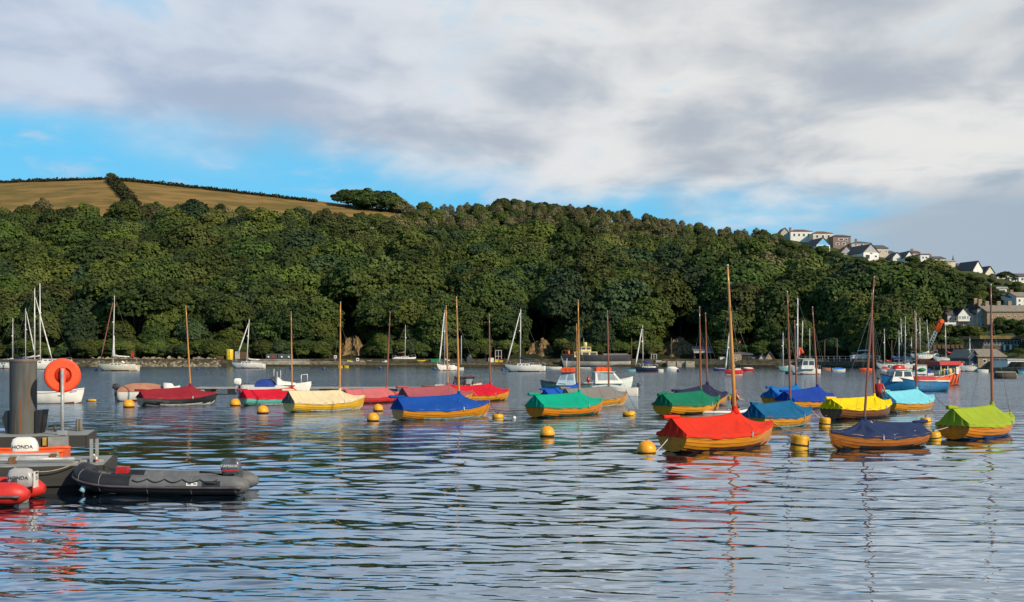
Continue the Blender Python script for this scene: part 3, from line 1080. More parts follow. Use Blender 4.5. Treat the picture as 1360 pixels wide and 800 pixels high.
def dinghy(label, xl, xr, wl, hd, cloth, hull, bottom, mast, mx, mtop, boom, seed, cat='dinghy', zr0=0.98, zr1=1.04, peak=0.0, apex_s=None, boom_len=0.45, boom_dz=0.0, cl_end=None, droop=0.0, hull_label=None, mast_r=0.050, skirt=0.09, fold=1.0):
    """hd: heading in degrees from +X.  mx: photo column of the mast foot, mtop: photo pixel of its top."""
    rng = random.Random(seed)
    h = R(hd)
    fx = Vector((math.cos(h), math.sin(h), 0))
    ly = Vector((-math.sin(h), math.cos(h), 0))
    ctr = W((xl + xr) / 2, wl) + Vector((0, 0.5, 0))
    sc = 1.0
    outline = []
    for s in (0, .05, .15, .3, .45, .6, .75, .9, 1.0):
        for sg in (1, -1):
            outline.append((fx * station_x(s) + ly * sg * d_beam(s), d_sheer(s), fx * station_x(s) + ly * sg * d_beam(s) * .86))

    def prj(p):
        return 680 + p.x * F / p.y, HOR + (EYE - p.z) * F / p.y
    for _ in range(12):
        xs = [prj(ctr + o * sc + Vector((0, 0, z * sc)))[0] for o, z, w in outline]
        yw = max(prj(ctr + w * sc)[1] for o, z, w in outline[2:-4])
        sc *= max(0.9, min(1.1, (xr - xl) / (max(xs) - min(xs))))
        sc = max(0.88, min(1.10, sc))
        ctr.x += ((xl + xr) / 2 - (max(xs) + min(xs)) / 2) * ctr.y / F
        ctr.y += (yw - wl) * ctr.y * ctr.y / (F * EYE) * 0.8
    root = thing('sailing_dinghy', label, cat, ctr, h, 'sailing dinghies under coloured covers')
    root.scale = (sc, sc, sc)
    root.location.z = 0.045
    # hull: lapped strakes
    ns = 30
    rings = []
    for i in range(ns + 1):
        s = i / ns
        half = []
        for p in range(NP):
            v0, v1 = p / NP, (p + 1) / NP
            y0, z0 = d_section(s, v0)
            y1, z1 = d_section(s, v1)
            lap = 0.016 * min(1, (1 - s) * 8) * (1 if p else 0)
            half.append((y0 + lap, z0 - lap * .3))
            half.append((y1, z1))
        ring = [Vector((station_x(s) - 0.0, -y, z)) for y, z in half[::-1]] + [Vector((station_x(s), y, z)) for y, z in half]
        rings.append(ring)
    npt = len(rings[0])

    def mf(i, j):
        zz = (rings[i][j].z + rings[i][min(j + 1, npt - 1)].z) / 2
        return 1 if zz < 0.065 else 0
    mb = MB()
    for i in range(ns):
        for j in range(npt - 1):
            mb.add([rings[i][j], rings[i][j + 1], rings[i + 1][j + 1], rings[i + 1][j]], [(0, 3, 2, 1)], mf(i, j), False)
    hb = mb.build('hull', [HULLS[hull], BOTTOMS[bottom]], root)
    bm = bmesh.new()
    bm.from_mesh(hb.data)
    # weld along the length only, so strakes stay crisp but run smoothly fore and aft
    bmesh.ops.remove_doubles(bm, verts=bm.verts, dist=0.0015)
    for f in bm.faces:
        f.smooth = True
    for e in bm.edges:
        if len(e.link_faces) == 2 and e.calc_face_angle(0) > 0.45:
            e.smooth = False
    bm.to_mesh(hb.data)
    bm.free()
    # transom
    r0 = rings[0]
    t = MB()
    t.loft([[p + Vector((-0.004, 0, 0)) for p in r0], [p + Vector((-0.03, 0, 0)) for p in r0]], m=0, sm=False)
    t.build('transom', HULLS[hull], root)
    # rubbing strakes, stem
    rs = MB()
    for sg in (1, -1):
        rs.tube([(station_x(i / 20), sg * (d_beam(i / 20) + 0.012), d_sheer(i / 20) - 0.012) for i in range(21)], 0.02, 6)
    rs.build('rubbing_strake', M_RAIL, root)
    st = MB()
    st.tube([(station_x(s) + .012, 0, d_keel(s)) for s in (.86, .92, .97, 1.0)] + [(station_x(1) + .015, 0, .72)], 0.022, 6)
    st.build('stem', HULLS[hull], root)
    # mast position along the keel line
    best = None
    for k in range(60):
        s = 0.45 + k * 0.007
        px = prj(ctr + fx * station_x(s) * sc + Vector((0, 0, 1.0 * sc)))[0]
        if best is None or abs(px - mx) < best[0]:
            best = (abs(px - mx), s)
    sm = max(0.56, min(0.76, best[1]))
    am = apex_s or sm
    # cover
    NS, NT = 72, 41
    tk = 0.86
    crings = []
    ph = [rng.uniform(0, 6.28) for _ in range(8)]
    x_aft = -0.012
    for i in range(NS + 1):
        s = x_aft + (0.995 - x_aft) * (i / NS)
        b = d_beam(max(0, s)) + 0.03
        zs = d_sheer(max(0, s)) + 0.012
        if s <= am:
            q = max(0.0, s / am)
            zr = zr0 + (zr1 - zr0) * q - 0.035 * math.sin(math.pi * q) - droop * (1 - q) ** 4
        else:
            q = (s - am) / (1 - am)
            zr = zs + 0.03 + (zr1 - zs - 0.03) * max(0, 1 - q) ** 1.55
        pk = peak * math.exp(-((s - sm) / 0.035) ** 2) + peak * .45 * math.exp(-((s - sm) / 0.11) ** 2)
        ring = []
        for j in range(NT):
            t_ = -1 + 2 * j / (NT - 1)
            a = abs(t_)
            sg = 1 if t_ > 0 else -1
            x = station_x(s)
            if a <= tk:
                w = a / tk
                y = b * w
                f = w ** (0.94 if s < am else 1.15)
                z = zr - (zr - zs) * f + pk * max(0, 1 - w * 2.2) ** 2
                # sag between boom and gunwale, folds pulled from the mast and the lashings
                sag = math.sin(math.pi * w)
                z -= 0.02 * sag
                dx = s - sm
                d = 0.019 * math.sin(13 * (s + 0.25 * w) * 1.6 + ph[0] + sg) * sag
                d += 0.011 * math.sin(33 * (s - 0.18 * w) + ph[1] + 2 * sg) * (0.25 + 0.75 * w)
                d += 0.055 * math.sin(11 * math.atan2(w + .02, dx * 3 + 1e-4) + ph[2]) * math.exp(-(dx * 4.5) ** 2 - w * 1.2) * sag
                d += 0.03 * math.exp(-(s / 0.13) ** 2) * math.sin(30 * (s + 0.12 * w) + ph[3]) * sag
                z += d * fold
                y += sg * d * fold * 0.8
            else:
                k = (a - tk) / (1 - tk)
                y = b + 0.012 * k
                y += 0.012 * math.sin(40 * s + ph[4] + sg) * k * fold
                z = zs - (skirt + 0.012 * math.sin(17 * s + ph[5]) + 0.006 * math.sin(50 * s + ph[6])) * k
            ring.append(Vector((x, sg * abs(y), z)))
        crings.append(ring)
    cb = MB()
    cb.loft(crings, closed=False, caps=(False, False))
    # after end: a hanging triangle pulled in under the boom
    r0 = crings[0]
    mid = NT // 2
    steps = 8
    rows = []
    zb = d_sheer(0) - skirt * 0.8
    for k in range(steps + 1):
        w = k / steps
        row = []
        for j in range(NT):
            p = r0[j]
            low = Vector((p.x - 0.035, p.y * 0.98, min(p.z, zb + 0.02 * math.sin(j * 1.1 + ph[7]))))
            q = p.lerp(low, w)
            bulge = math.sin(math.pi * w) * (1 - abs(p.y) / 0.62)
            q.x += 0.05 * bulge * math.sin(j * 0.9 + ph[2]) * fold + 0.03 * bulge
            row.append(q)
        rows.append(row)
    cb.loft(rows, closed=False, caps=(False, False), m=1)
    cov = cb.build('cover', [CLOTH[cloth], CLOTH[cl_end or cloth]], root)
    # boom end in its sleeve
    bz = zr0 + 0.012 - droop
    bl = boom_len
    bb = MB()
    pts = [(station_x(0.06), 0, bz - 0.01), (station_x(0) - bl * .35, 0, bz + boom_dz * .4), (station_x(0) - bl * .8, 0, bz + boom_dz * .85), (station_x(0) - bl, 0, bz + boom_dz)]
    bb.tube(pts, [0.055, 0.066, 0.072, 0.06], 10)
    bb.build('boom', CLOTH[cloth], root)
    # mast
    foot = Vector((station_x(sm), 0, d_sheer(sm) - .2))
    wtop = P(mtop[0], mtop[1], (ctr + fx * station_x(sm) * sc).y)
    base_w = ctr + fx * station_x(sm) * sc + Vector((0, 0, zr1 * sc))
    rake = (wtop.x - base_w.x) / (math.cos(h) if abs(math.cos(h)) > .3 else .3) / sc
    topz = wtop.z / sc
    top = Vector((foot.x + rake * (topz - foot.z) / max(0.5, topz - zr1), 0, topz))
    # the foot pixel may sit off the centre line by a hand's breadth; keep the mast on the centre line
    m_ = MB()
    n = 8
    pts = [foot.lerp(top, i / n) for i in range(n + 1)]
    rad = [mast_r * (1.0 - 0.08 * (i / n)) if i < 5 else mast_r * (0.92 - 0.45 * ((i - 4) / 4)) for i in range(n + 1)]
    m_.tube(pts, rad, 10)
    mo = m_.build('mast', M_MASTS[mast], root)
    d = (top - foot).normalized()
    cp = MB()
    cp.tube([top - d * 0.02, top + d * 0.05], [mast_r * .62, mast_r * .5], 8)
    cp.build('masthead', M_STEEL, mo)
    # boot of the cover round the mast
    zb = zr1 + peak
    c0 = foot + d * ((zb - foot.z) / d.z)
    bo = MB()
    bo.tube([c0 - d * 0.16, c0 - d * 0.03, c0 + d * 0.05, c0 + d * 0.09], [mast_r + .07, mast_r + .035, mast_r + .022, mast_r + .030], 12)
    bo.build('mast_boot', CLOTH[cloth], root)
    # standing rigging
    hounds = foot.lerp(top, 0.80)
    fs = MB()
    fs.tube([hounds, (station_x(0.99), 0, d_sheer(1.0) + .03)], 0.004, 5)
    fs.build('forestay', M_WIRE, root)
    for sg in (1, -1):
        sh = MB()
        sh.tube([hounds, (station_x(sm - .05), sg * (d_beam(sm - .05) + .015), d_sheer(sm) + .0)], 0.004, 5)
        sh.build('shroud', M_WIRE, root)
    # lashing toggles through the cover at the shrouds, bow fitting
    for sg in (1, -1):
        tg = MB()
        bx = station_x(sm - .05)
        tg.box(bx - .025, bx + .025, sg * (d_beam(sm - .05) + .045) - .012, sg * (d_beam(sm - .05) + .045) + .012, d_sheer(sm) - .12, d_sheer(sm) + .03)
        tg.build('chain_plate', M_STEEL, root)
    bf = MB()
    bf.tube([(station_x(0.985), 0, d_sheer(1) - .02), (station_x(1) + .02, 0, d_sheer(1) + .10)], 0.018, 6)
    bf.build('bow_post', M_RAIL, root)
    return root


B = {}
DG = [
    # key, label, xl, xr, wl, heading, cloth, hull, bottom, mast, mast foot x, top, kwargs
    ('maroon', 'black-hulled dinghy under a maroon cover, leftmost of the masted covered boats', 182, 288, 540, 40, 'maroon', 'black', 'white', 'gold', 254, (249, 408), dict(droop=0.10, boom_len=0.35, peak=0.10)),
    ('crimson1', 'teal-hulled dinghy under a bright crimson cover, behind the cream-covered boat', 318, 408, 539, 40, 'crimson', 'teal', 'white', 'gold', 388, (387, 416), dict(peak=0.08)),
    ('cream', 'yellow dinghy under a cream cover with its shaded stern end coloured grey', 376, 484, 548, 44, 'cream', 'ochre', 'white', 'gold', 451, (452, 403), dict(cl_end='creamgrey', zr0=1.08, zr1=1.02)),
    ('salmon', 'red-hulled dinghy under a faded salmon-pink cover', 455, 527, 537, 44, 'salmon', 'red', 'brown', 'red', 519, (517, 416), dict()),
    ('rose', 'yellow dinghy under a dusty rose cover, just behind the royal blue one', 527, 628, 540, 40, 'rose', 'yellow', 'brown', 'gold', 595, (593, 408), dict(peak=0.05)),
    ('crimson2', 'yellow dinghy under a crimson cover with a cabin launch behind it', 592, 676, 535, 42, 'crimson', 'yellow', 'brown', 'red', 651, (650, 420), dict()),
    ('blue', 'golden varnished dinghy under a royal blue cover, broadside in the middle left', 521, 650, 559, 34, 'blue', 'amber', 'grey', 'gold', 610, (607, 397), dict(peak=0.04)),
    ('brightblue', 'dinghy under a bright blue cover, mostly hidden behind the grey-covered one', 716, 790, 537, 42, 'brightblue', 'yellow', 'blue', 'gold', 767, (766, 432), dict(zr0=0.92, zr1=1.2)),
    ('grey', 'yellow dinghy under a plain grey cover with a white bottom', 736, 838, 542, 42, 'grey', 'yellow', 'white', 'red', 809, (807, 415), dict()),
    ('green', 'amber dinghy under an emerald green cover, left of the lone round buoy', 698, 801, 555, 46, 'green', 'orange', 'green', 'gold', 770, (768, 401), dict(boom_dz=0.02)),
    ('darkgreen', 'golden dinghy under a dark green cover, left of the vermilion one', 866, 957, 552, 46, 'darkgreen', 'yellow', 'dark', 'red', 931, (929, 410), dict(boom_len=0.38, boom_dz=-0.08)),
    ('navy', 'yellow dinghy under a navy cover, behind the dark green one', 885, 968, 542, 46, 'navy', 'yellow', 'blue', 'red', 940, (937, 418), dict(zr0=0.86, zr1=1.18)),
    ('teal2', 'dinghy under a mid blue cover, farthest of the three blue-covered boats together', 1005, 1088, 540, 46, 'midblue', 'yellow', 'blue', 'red', 1058, (1055, 428), dict()),
    ('deepblue', 'yellow dinghy under a deep blue cover, right of the three blue-covered boats together', 1027, 1110, 545, 44, 'deepblue', 'yellow', 'blue', 'red', 1087, (1078, 410), dict(zr0=0.92, zr1=1.10)),
    ('petrol', 'yellow dinghy under a petrol blue cover, nearest of three blue-covered boats', 985, 1078, 570, 46, 'petrol', 'yellow', 'grey', 'red', 1050, (1045, 390), dict(boom_len=0.2)),
    ('sky', 'yellow dinghy under a light sky-blue cover, beside the blue launch', 1156, 1248, 548, 42, 'sky', 'yellow', 'white', 'red', 1218, (1214, 416), dict()),
    ('yellow', 'dark brown dinghy under a bright yellow cover', 1081, 1192, 558, 40, 'yellow', 'darkbrown', 'dark', 'red', 1161, (1157, 392), dict(fold=1.5, zr0=0.88, zr1=0.92)),
    ('navy2', 'reddish-brown varnished dinghy under a slate navy cover, bow pointing left', 1104, 1233, 598, 209, 'navy2', 'brown', 'dark', 'red', 1146, (1162, 370), dict(zr0=0.86, zr1=1.02, boom_len=0.5, peak=0.05)),
    ('lime', 'amber dinghy under a lime green cover at the right edge', 1239, 1351, 585, 44, 'lime', 'orange', 'blue', 'red', 1318, (1315, 381), dict(boom_dz=0.02, zr0=1.02, zr1=1.04)),
    ('vermilion', 'golden clinker dinghy under a vermilion red cover, nearest and largest in the picture', 872, 1028, 602, 40, 'vermilion', 'amber', 'brown', 'gold', 978, (966, 356), dict(peak=0.16, zr0=0.98, zr1=0.98, boom_len=0.42, mast_r=0.06)),
]
for i, (key, lab, xl, xr, wl, hd, cl, hu, bo, ma, mx, mt, kw) in enumerate(DG):
    B[key] = dinghy(lab, xl, xr, wl, hd, cl, hu, bo, ma, mx, mt, None, 100 + i, **kw)

# ------------------------------------------------------------------ mooring buoys and their ropes
M_BUOY = mat('buoy_orange_yellow', (0.88, 0.36, 0.006), 0.5, scale=5, col2=(0.68, 0.23, 0.006), coat=0.1, thresh=(0.28, 0.55), detail=9)
M_BUOY2 = mat('buoy_yellow_weathered', (0.82, 0.42, 0.008), 0.5, scale=3, col2=(0.56, 0.27, 0.008))
M_WEED = mat('weed_line', (0.05, 0.035, 0.012), 0.9, scale=6)
M_BLUEB = mat('buoy_blue', (0.015, 0.045, 0.16), 0.5, scale=4)
M_WHITE = mat('gelcoat_white', (0.74, 0.72, 0.66), 0.35, var=0.05, scale=1.5, coat=0.2)
GB = 'mooring buoys'


def round_buoy(x, y, dpx, label, m=None, sub=0.30, tilt=0.0):
    p = W(x, y)
    r = dpx / 2 * p.y / F
    t = thing('mooring_buoy', label, 'buoy', p + Vector((0, r * .8, 0)), 0, GB)
    MB().sphere((0, 0, r * (1 - 2 * sub)), r, 28, 18).build('float', m or M_BUOY, t)
    MB().lathe([(r * 1.004 * math.sqrt(max(0, 1 - (z / r - (1 - 2 * sub)) ** 2)), z) for z in (-.05 * r, 0.10 * r, .24 * r)], 28).build('weed_band', M_WEED, t)
    MB().tube([(0, 0, r * (1 - 2 * sub) + r * .96), (0, 0, r * (2 - 2 * sub) + .05)], 0.025, 8).build('lifting_eye', M_ROPED, t)
    return t


def can_buoy(x, y, wpx, hpx, label, m=None, tilt=(0, 0), band=True):
    p = W(x, y)
    r = wpx / 2 * p.y / F
    hgt = hpx * p.y / F
    t = thing('mooring_buoy', label, 'buoy', p + Vector((0, r, 0)), 0, GB)
    t.rotation_euler = (R(tilt[0]), R(tilt[1]), 0)
    MB().lathe([(r * .6, -.25), (r * .97, -.22), (r, -.12), (r, hgt - .10), (r * .94, hgt - .03), (r * .75, hgt), (r * .1, hgt + .005)], 28).build('float', m or M_BUOY2, t)
    if band:
        MB().lathe([(r * 1.006, hgt * .20), (r * 1.012, hgt * .28), (r * 1.006, hgt * .36)], 28).build('band', M_WEED, t)
    MB().tube([(0, 0, hgt), (.02, 0, hgt + .10), (.07, 0, hgt + .07)], 0.025, 8).build('lifting_eye', M_ROPED, t)
    return t


round_buoy(169, 541.5, 15, 'round orange-yellow buoy at the stern of the maroon-covered boat')
round_buoy(311, 539.5, 14, 'round orange-yellow buoy left of the teal-hulled boat')
round_buoy(347.5, 549.5, 15.5, 'round orange-yellow buoy in front of the teal-hulled boat')
round_buoy(501.5, 546.5, 13.5, 'round buoy behind its twin, beside the red hull under the salmon cover')
round_buoy(494.5, 560, 16.5, 'round buoy in front of its twin, off the bow of the cream-covered boat')
round_buoy(727, 580.5, 20, 'lone round orange-yellow buoy in front of the emerald-covered boat')
bu_red = round_buoy(860, 604, 26, 'large round orange-yellow buoy at the stern of the vermilion-covered boat')
bu_blue = can_buoy(661, 557.5, 15, 7, 'low yellow can buoy off the bow of the royal blue-covered boat')
can_buoy(836.5, 553, 17, 6, 'flat yellow buoy off the bow of the grey-covered boat', tilt=(6, -4))
bu_can = can_buoy(1064.5, 597, 24, 18, 'tilted yellow can buoy between the vermilion-covered and slate navy boats', tilt=(0, 7))
can_buoy(1097, 567, 15, 12, 'yellow buoy under the stern of the yellow-covered boat', tilt=(0, 5))
can_buoy(1232, 563, 14, 8, 'small yellow buoy behind the stern of the slate navy-covered boat', tilt=(0, -4))
bu_lime = can_buoy(1244, 585.5, 19, 11, 'yellow can buoy with a dark band at the stern of the lime-covered boat', tilt=(0, -6))
can_buoy(971, 531, 8, 5, 'small orange buoy off the bow of the navy-covered boat', band=False)
# long yellow pick-up float with its wire
p = W(122, 533.5)
t = thing('pickup_float', 'long yellow pick-up float lying off the white open boat', 'buoy', p, 0, GB)
MB().tube([(-.28, 0, .06), (-.2, 0, .07), (.22, 0, .07), (.28, 0, .06)], [.05, .085, .085, .05], 12).build('float', M_BUOY2, t)
MB().tube([(-.36, 0, .05), (-.24, 0, .06)], [.06, .09], 10).build('cap', M_WEED, t)
MB().tube([(.28, 0, .08), (.75, 0, .16), (1.0, 0, .22), (1.04, 0, -.05)], .012, 6).build('wire', M_ROPED, t)
p = W(683, 556)
tag(MB().sphere((0, 0, .03), .09, 14, 8).build('pickup_float', M_WHITE, None, p), 'tiny white float right of the low yellow can buoy', 'buoy', GB)
for i, (x, y, lab) in enumerate(((127, 492.5, 'small dark blue buoy left of the red-ensign yacht'), (263, 491.5, 'small dark blue buoy off the rubble shore'), (430, 491.5, 'small dark blue buoy off the pale concrete quay'),
                                 (505, 490.5, 'small dark blue buoy left of the propped-up yacht'), (577, 491.5, 'small dark blue buoy at the bow of the yacht near the green skip'), (668, 492.5, 'small dark blue buoy at the bow of the yacht with the blue boom cover'),
                                 (901, 494, 'small dark blue buoy right of the white day boat'), (386.5, 490.5, 'small dark blue buoy at the stern of the yacht by the yellow tank'), (1045, 497, 'small dark blue buoy at the bow of the big catamaran'), (1206, 497, 'small dark buoy among the marina boats'))):
    p = W(x, y)
    r = 2.6 * p.y / F
    tag(MB().sphere((0, 0, r * .5), r, 14, 8).build('mooring_buoy', M_BLUEB, None, p), lab, 'buoy', GB)


def bow_of(o, dz=0.0):
    return o.matrix_basis @ Vector((station_x(1.0) + .03, 0, d_sheer(1) + dz))


def stern_of(o):
    return o.matrix_basis @ Vector((station_x(0) - .03, 0.1, d_sheer(0) - .1))


bpy.context.view_layer.update()


def mooring(a, b, label, sag=0.15, m=M_ROPE, r=0.014):
    n = 12
    pts = [a.lerp(b, i / n) - Vector((0, 0, sag * 4 * (i / n) * (1 - i / n))) for i in range(n + 1)]
    tag(MB().tube(pts, r, 6).build('mooring_rope', m), label, 'rope', 'mooring ropes')


def top_of(b, dz):
    return b.location + Vector((0, 0, dz))


mooring(bow_of(B['blue']), top_of(bu_blue, .28), 'brown rope from the royal blue boat\'s bow to its can buoy', 0.08, M_ROPED, .016)
mooring(bow_of(B['vermilion'], -.05), top_of(bu_can, .5), 'pale rope from the vermilion boat\'s bow down to the tilted can buoy', 0.05)
mooring(bow_of(B['navy2'], -.05), top_of(bu_can, .5), 'pale rope from the slate navy boat\'s bow down to the tilted can buoy', 0.06)
mooring(stern_of(B['vermilion']), bu_red.location + Vector((.25, -.1, .05)), 'short pale rope from the vermilion boat\'s transom to the round buoy', 0.03)
mooring(stern_of(B['lime']), top_of(bu_lime, .35), 'white rope from the lime boat\'s transom to its banded buoy', 0.02)
mooring(bow_of(B['petrol'], -.1), W(1096, 562) + Vector((0, .3, .15)), 'white rope from the petrol blue boat\'s bow towards the yellow-covered stern', 0.08)
mooring(bow_of(B['cream'], -.1), W(500, 546) + Vector((0, 0.2, .1)), 'grey rope hanging from the cream boat\'s bow into the water', 0.03, M_ROPED)
mooring(bow_of(B['grey']), W(848, 549) + Vector((0, 0, 0)), 'dark rope from the grey-covered boat\'s bow into the water', 0.05, M_ROPED)
mooring(bow_of(B['sky']), W(1274, 553), 'thin dark rope from the sky-blue boat\'s bow into the water', 0.1, M_ROPED)
mooring(bow_of(B['rose']), W(655, 546), 'pale rope from the rose-covered boat\'s bow into the water', 0.06)
mooring(bow_of(B['navy']), W(971, 529) + Vector((0, .2, .25)), 'dark rope from the navy-covered boat\'s bow to its small orange buoy', 0.03, M_ROPED)
mooring(W(652, 546.5) + Vector((0, 0, .1)), W(700, 548) + Vector((0, 0, .12)), 'dark slack line between the royal blue boat and the emerald one', 0.06, M_ROPED)
# ------------------------------------------------------------------ other craft
M_GLASS = mat('cabin_glass', (0.05, 0.07, 0.085), 0.12, var=0.1, spec=0.7)
M_GLASSL = mat('cabin_glass_pale', (0.30, 0.36, 0.38), 0.12, var=0.1, spec=0.7)
M_ALU = mat('mast_alloy', (0.70, 0.69, 0.66), 0.4, var=0.05, metal=0.15)
M_GREYM = mat('mast_grey', (0.36, 0.37, 0.36), 0.5, var=0.08)
M_SAILW = mat('furled_sail_white', (0.72, 0.70, 0.66), 0.85, scale=3, stretch=(1, 1, .3))
M_SAILR = mat('furled_sail_rust', (0.24, 0.09, 0.07), 0.85, scale=3)
M_SAILG = mat('furled_sail_grey', (0.50, 0.50, 0.50), 0.85, scale=3)
M_BLUEC = mat('canvas_boat_blue', (0.012, 0.045, 0.26), 0.85, scale=3)
M_DKBLUE = mat('canvas_dark_blue', (0.015, 0.025, 0.085), 0.85, scale=3)
M_TAN = mat('tan_canvas', (0.42, 0.20, 0.12), 0.85, scale=2, col2=(0.34, 0.14, 0.09))
M_ORANGE = mat('safety_orange', (0.85, 0.10, 0.012), 0.45, var=0.08, scale=3)
M_REDP = mat('red_paint', (0.50, 0.018, 0.016), 0.4, var=0.12, scale=3, coat=0.2)
M_BLACK = mat('black_rubber', (0.018, 0.018, 0.02), 0.55, var=0.2, scale=4)
M_DGREY = mat('dark_grey_plastic', (0.06, 0.065, 0.07), 0.45, var=0.15, scale=4)
M_DECK = mat('deck_cream', (0.60, 0.56, 0.47), 0.6, var=0.08, scale=3)
M_NAVYH = mat('hull_navy', (0.012, 0.016, 0.040), 0.25, var=0.1, coat=0.5)
M_BLUEH = mat('hull_bright_blue', (0.015, 0.16, 0.36), 0.3, scale=1.0, col2=(0.012, 0.12, 0.28), coat=0.4)
M_SEAGR = mat('hull_sea_green', (0.20, 0.46, 0.42), 0.35, var=0.1, coat=0.3)
M_REDH = mat('hull_signal_red', (0.62, 0.03, 0.025), 0.35, var=0.1, coat=0.3)
M_ORH = mat('hull_orange', (0.80, 0.11, 0.02), 0.35, var=0.12, coat=0.3)
M_PURP = mat('hull_violet_blue', (0.05, 0.04, 0.16), 0.35, var=0.1, coat=0.3)
M_CREAMH = mat('hull_cream', (0.72, 0.66, 0.50), 0.35, var=0.06, coat=0.3)
M_TEAK = mat('teak', (0.22, 0.10, 0.045), 0.6, scale=3, stretch=(1, 6, 1))
M_ANTIF = mat('antifouling_red', (0.20, 0.03, 0.025), 0.6)
M_ANTIB = mat('antifouling_blue', (0.02, 0.10, 0.28), 0.6)
M_ANTIK = mat('antifouling_black', (0.02, 0.02, 0.022), 0.6)
M_YELP = mat('yellow_paint', (0.72, 0.48, 0.02), 0.5, var=0.12, scale=3)
M_GREENP = mat('green_tarp', (0.01, 0.20, 0.075), 0.7, scale=2)


def boat_hull(L, Bm, fb, fs, tr=0.75, draft=0.25, stem=0.12, full=0.55, bot=0.08, n=20, hull_m=None, bot_m=None, parent=None, deck_m=None, well=None, trough=False, rail=None, entry=1.6):
    """Round-bilged hull with its bow on +x, a transom aft and a deck laid inside the sheer."""
    def beam(s):
        b = (tr + (1 - tr) * math.sin(min(1, s / .45) * math.pi / 2)) if s < .45 else max(0.0, 1 - ((s - .45) / .55) ** (entry + .5))
        return max(.012, Bm / 2 * b)

    def sheer(s):
        lo = min(fb, fs) * 0.97
        return fs + (lo - fs) * math.sin(min(1, s / .4) * math.pi / 2) if s < .4 else lo + (fb - lo) * ((s - .4) / .6) ** 1.5

    def keel(s):
        return float(np.interp(s, [0, .2, .6, .88, 1 - stem * .4, 1], [-draft * .5, -draft, -draft, -draft * .7, -0.02, fb * .75]))
    rings, mids = [], []
    npv = 9
    for i in range(n + 1):
        s = i / n
        half = []
        for k in range(npv):
            v = k / (npv - 1)
            a = v * math.pi / 2
            e = full + .5 * max(0, (s - .5) / .5)
            zk, zs = keel(s), sheer(s)
            half.append((beam(s) * math.sin(a) ** e, zk + (zs - zk) * (.4 * v + .6 * (1 - math.cos(a)))))
        x = -L / 2 + s * L
        over = [0.0] * npv
        rings.append([Vector((x, -y, z)) for y, z in half[::-1]] + [Vector((x, y, z)) for y, z in half[1:]])
    mb = MB()
    N = len(rings[0])
    for i in range(n):
        pass
    mb.loft(rings, closed=False, caps=(True, False), mf=lambda i, j: 1 if (rings[i][j].z + rings[i][min(j + 1, N - 1)].z) / 2 < bot else 0)
    ho = mb.build('hull', [hull_m, bot_m or hull_m], parent)
    dk = MB()
    inset = 0.03 if not trough else 0.06
    drop = 0.03 if not trough else min(0.25, fs * .5)
    rows = []
    for i in range(n + 1):
        s = i / n
        b = max(.006, beam(s) - inset)
        x = -L / 2 + s * L + (0.02 if i == 0 else 0) - (0.06 if i == n else 0)
        z = sheer(s) - drop
        rows.append([Vector((x, -b, z)), Vector((x, 0, z + .02 * Bm)), Vector((x, b, z))])
    dk.loft(rows, closed=False, caps=(False, False))
    dk.build('deck', deck_m or M_DECK, parent)
    if rail:
        rl = MB()
        for sg in (1, -1):
            rl.tube([(-L / 2 + i / n * L, sg * (beam(i / n) + .008), sheer(i / n)) for i in range(n + 1)], 0.035, 6)
        rl.build('gunwale', rail, parent)
    return beam, sheer


def cabin_block(x0, x1, w0, w1, z0, z1, rake_f=0.3, rake_a=0.08, tumble=0.85):
    """Tapered cabin: plan half-width w0 aft, w1 forward."""
    b = [Vector((x0, -w0, z0)), Vector((x1, -w1, z0)), Vector((x1, w1, z0)), Vector((x0, w0, z0))]
    t = [Vector((x0 + rake_a, -w0 * tumble, z1)), Vector((x1 - rake_f, -w1 * tumble, z1)), Vector((x1 - rake_f, w1 * tumble, z1)), Vector((x0 + rake_a, w0 * tumble, z1))]
    return b, t


def face_panel(mb, q, u0, u1, v0, v1, out=0.012, m=0):
    """A panel let on to the quad q (a, b on the bottom, c, d on the top), standing proud of it."""
    a, b, c, d = [Vector(p) for p in q]
    nrm = (b - a).cross(d - a).normalized() * out

    def at(u, v):
        return a.lerp(b, u).lerp(d.lerp(c, u), v)
    p = [at(u0, v0), at(u1, v0), at(u1, v1), at(u0, v1)]
    mb.add([r + nrm * .1 for r in p] + [r + nrm for r in p], [(4, 5, 6, 7), (0, 1, 5, 4), (1, 2, 6, 5), (2, 3, 7, 6), (3, 0, 4, 7)], m)


def wheelhouse(parent, x0, x1, w0, w1, z0, z1, m, glass, sides=2, front=2, v0=.42, v1=.88, rake_f=.3, rake_a=.05, roof=None, over=.06, back=False):
    b, t = cabin_block(x0, x1, w0, w1, z0, z1, rake_f, rake_a)
    mb = MB()
    mb.add(b + t, [(0, 3, 2, 1), (4, 5, 6, 7), (0, 1, 5, 4), (1, 2, 6, 5), (2, 3, 7, 6), (3, 0, 4, 7)])
    co = mb.build('wheelhouse', m, parent)
    faces = [((b[0], b[1], t[1], t[0]), sides), ((b[2], b[3], t[3], t[2]), sides), ((b[1], b[2], t[2], t[1]), front)]
    if back:
        faces.append(((b[3], b[0], t[0], t[3]), 2))
    for q, k in faces:
        for i in range(k):
            g = MB()
            face_panel(g, q, (i + .10) / k, (i + .90) / k, v0, v1)
            g.build('window', glass, co)
    rf = MB()
    xs0, xs1 = t[0].x - over, t[1].x + over
    ww = max(abs(t[0].y), abs(t[1].y)) + over
    rf.box(xs0, xs1, -ww, ww, z1 + .002, z1 + .06)
    rf.build('cabin_roof', roof or m, co)
    return co


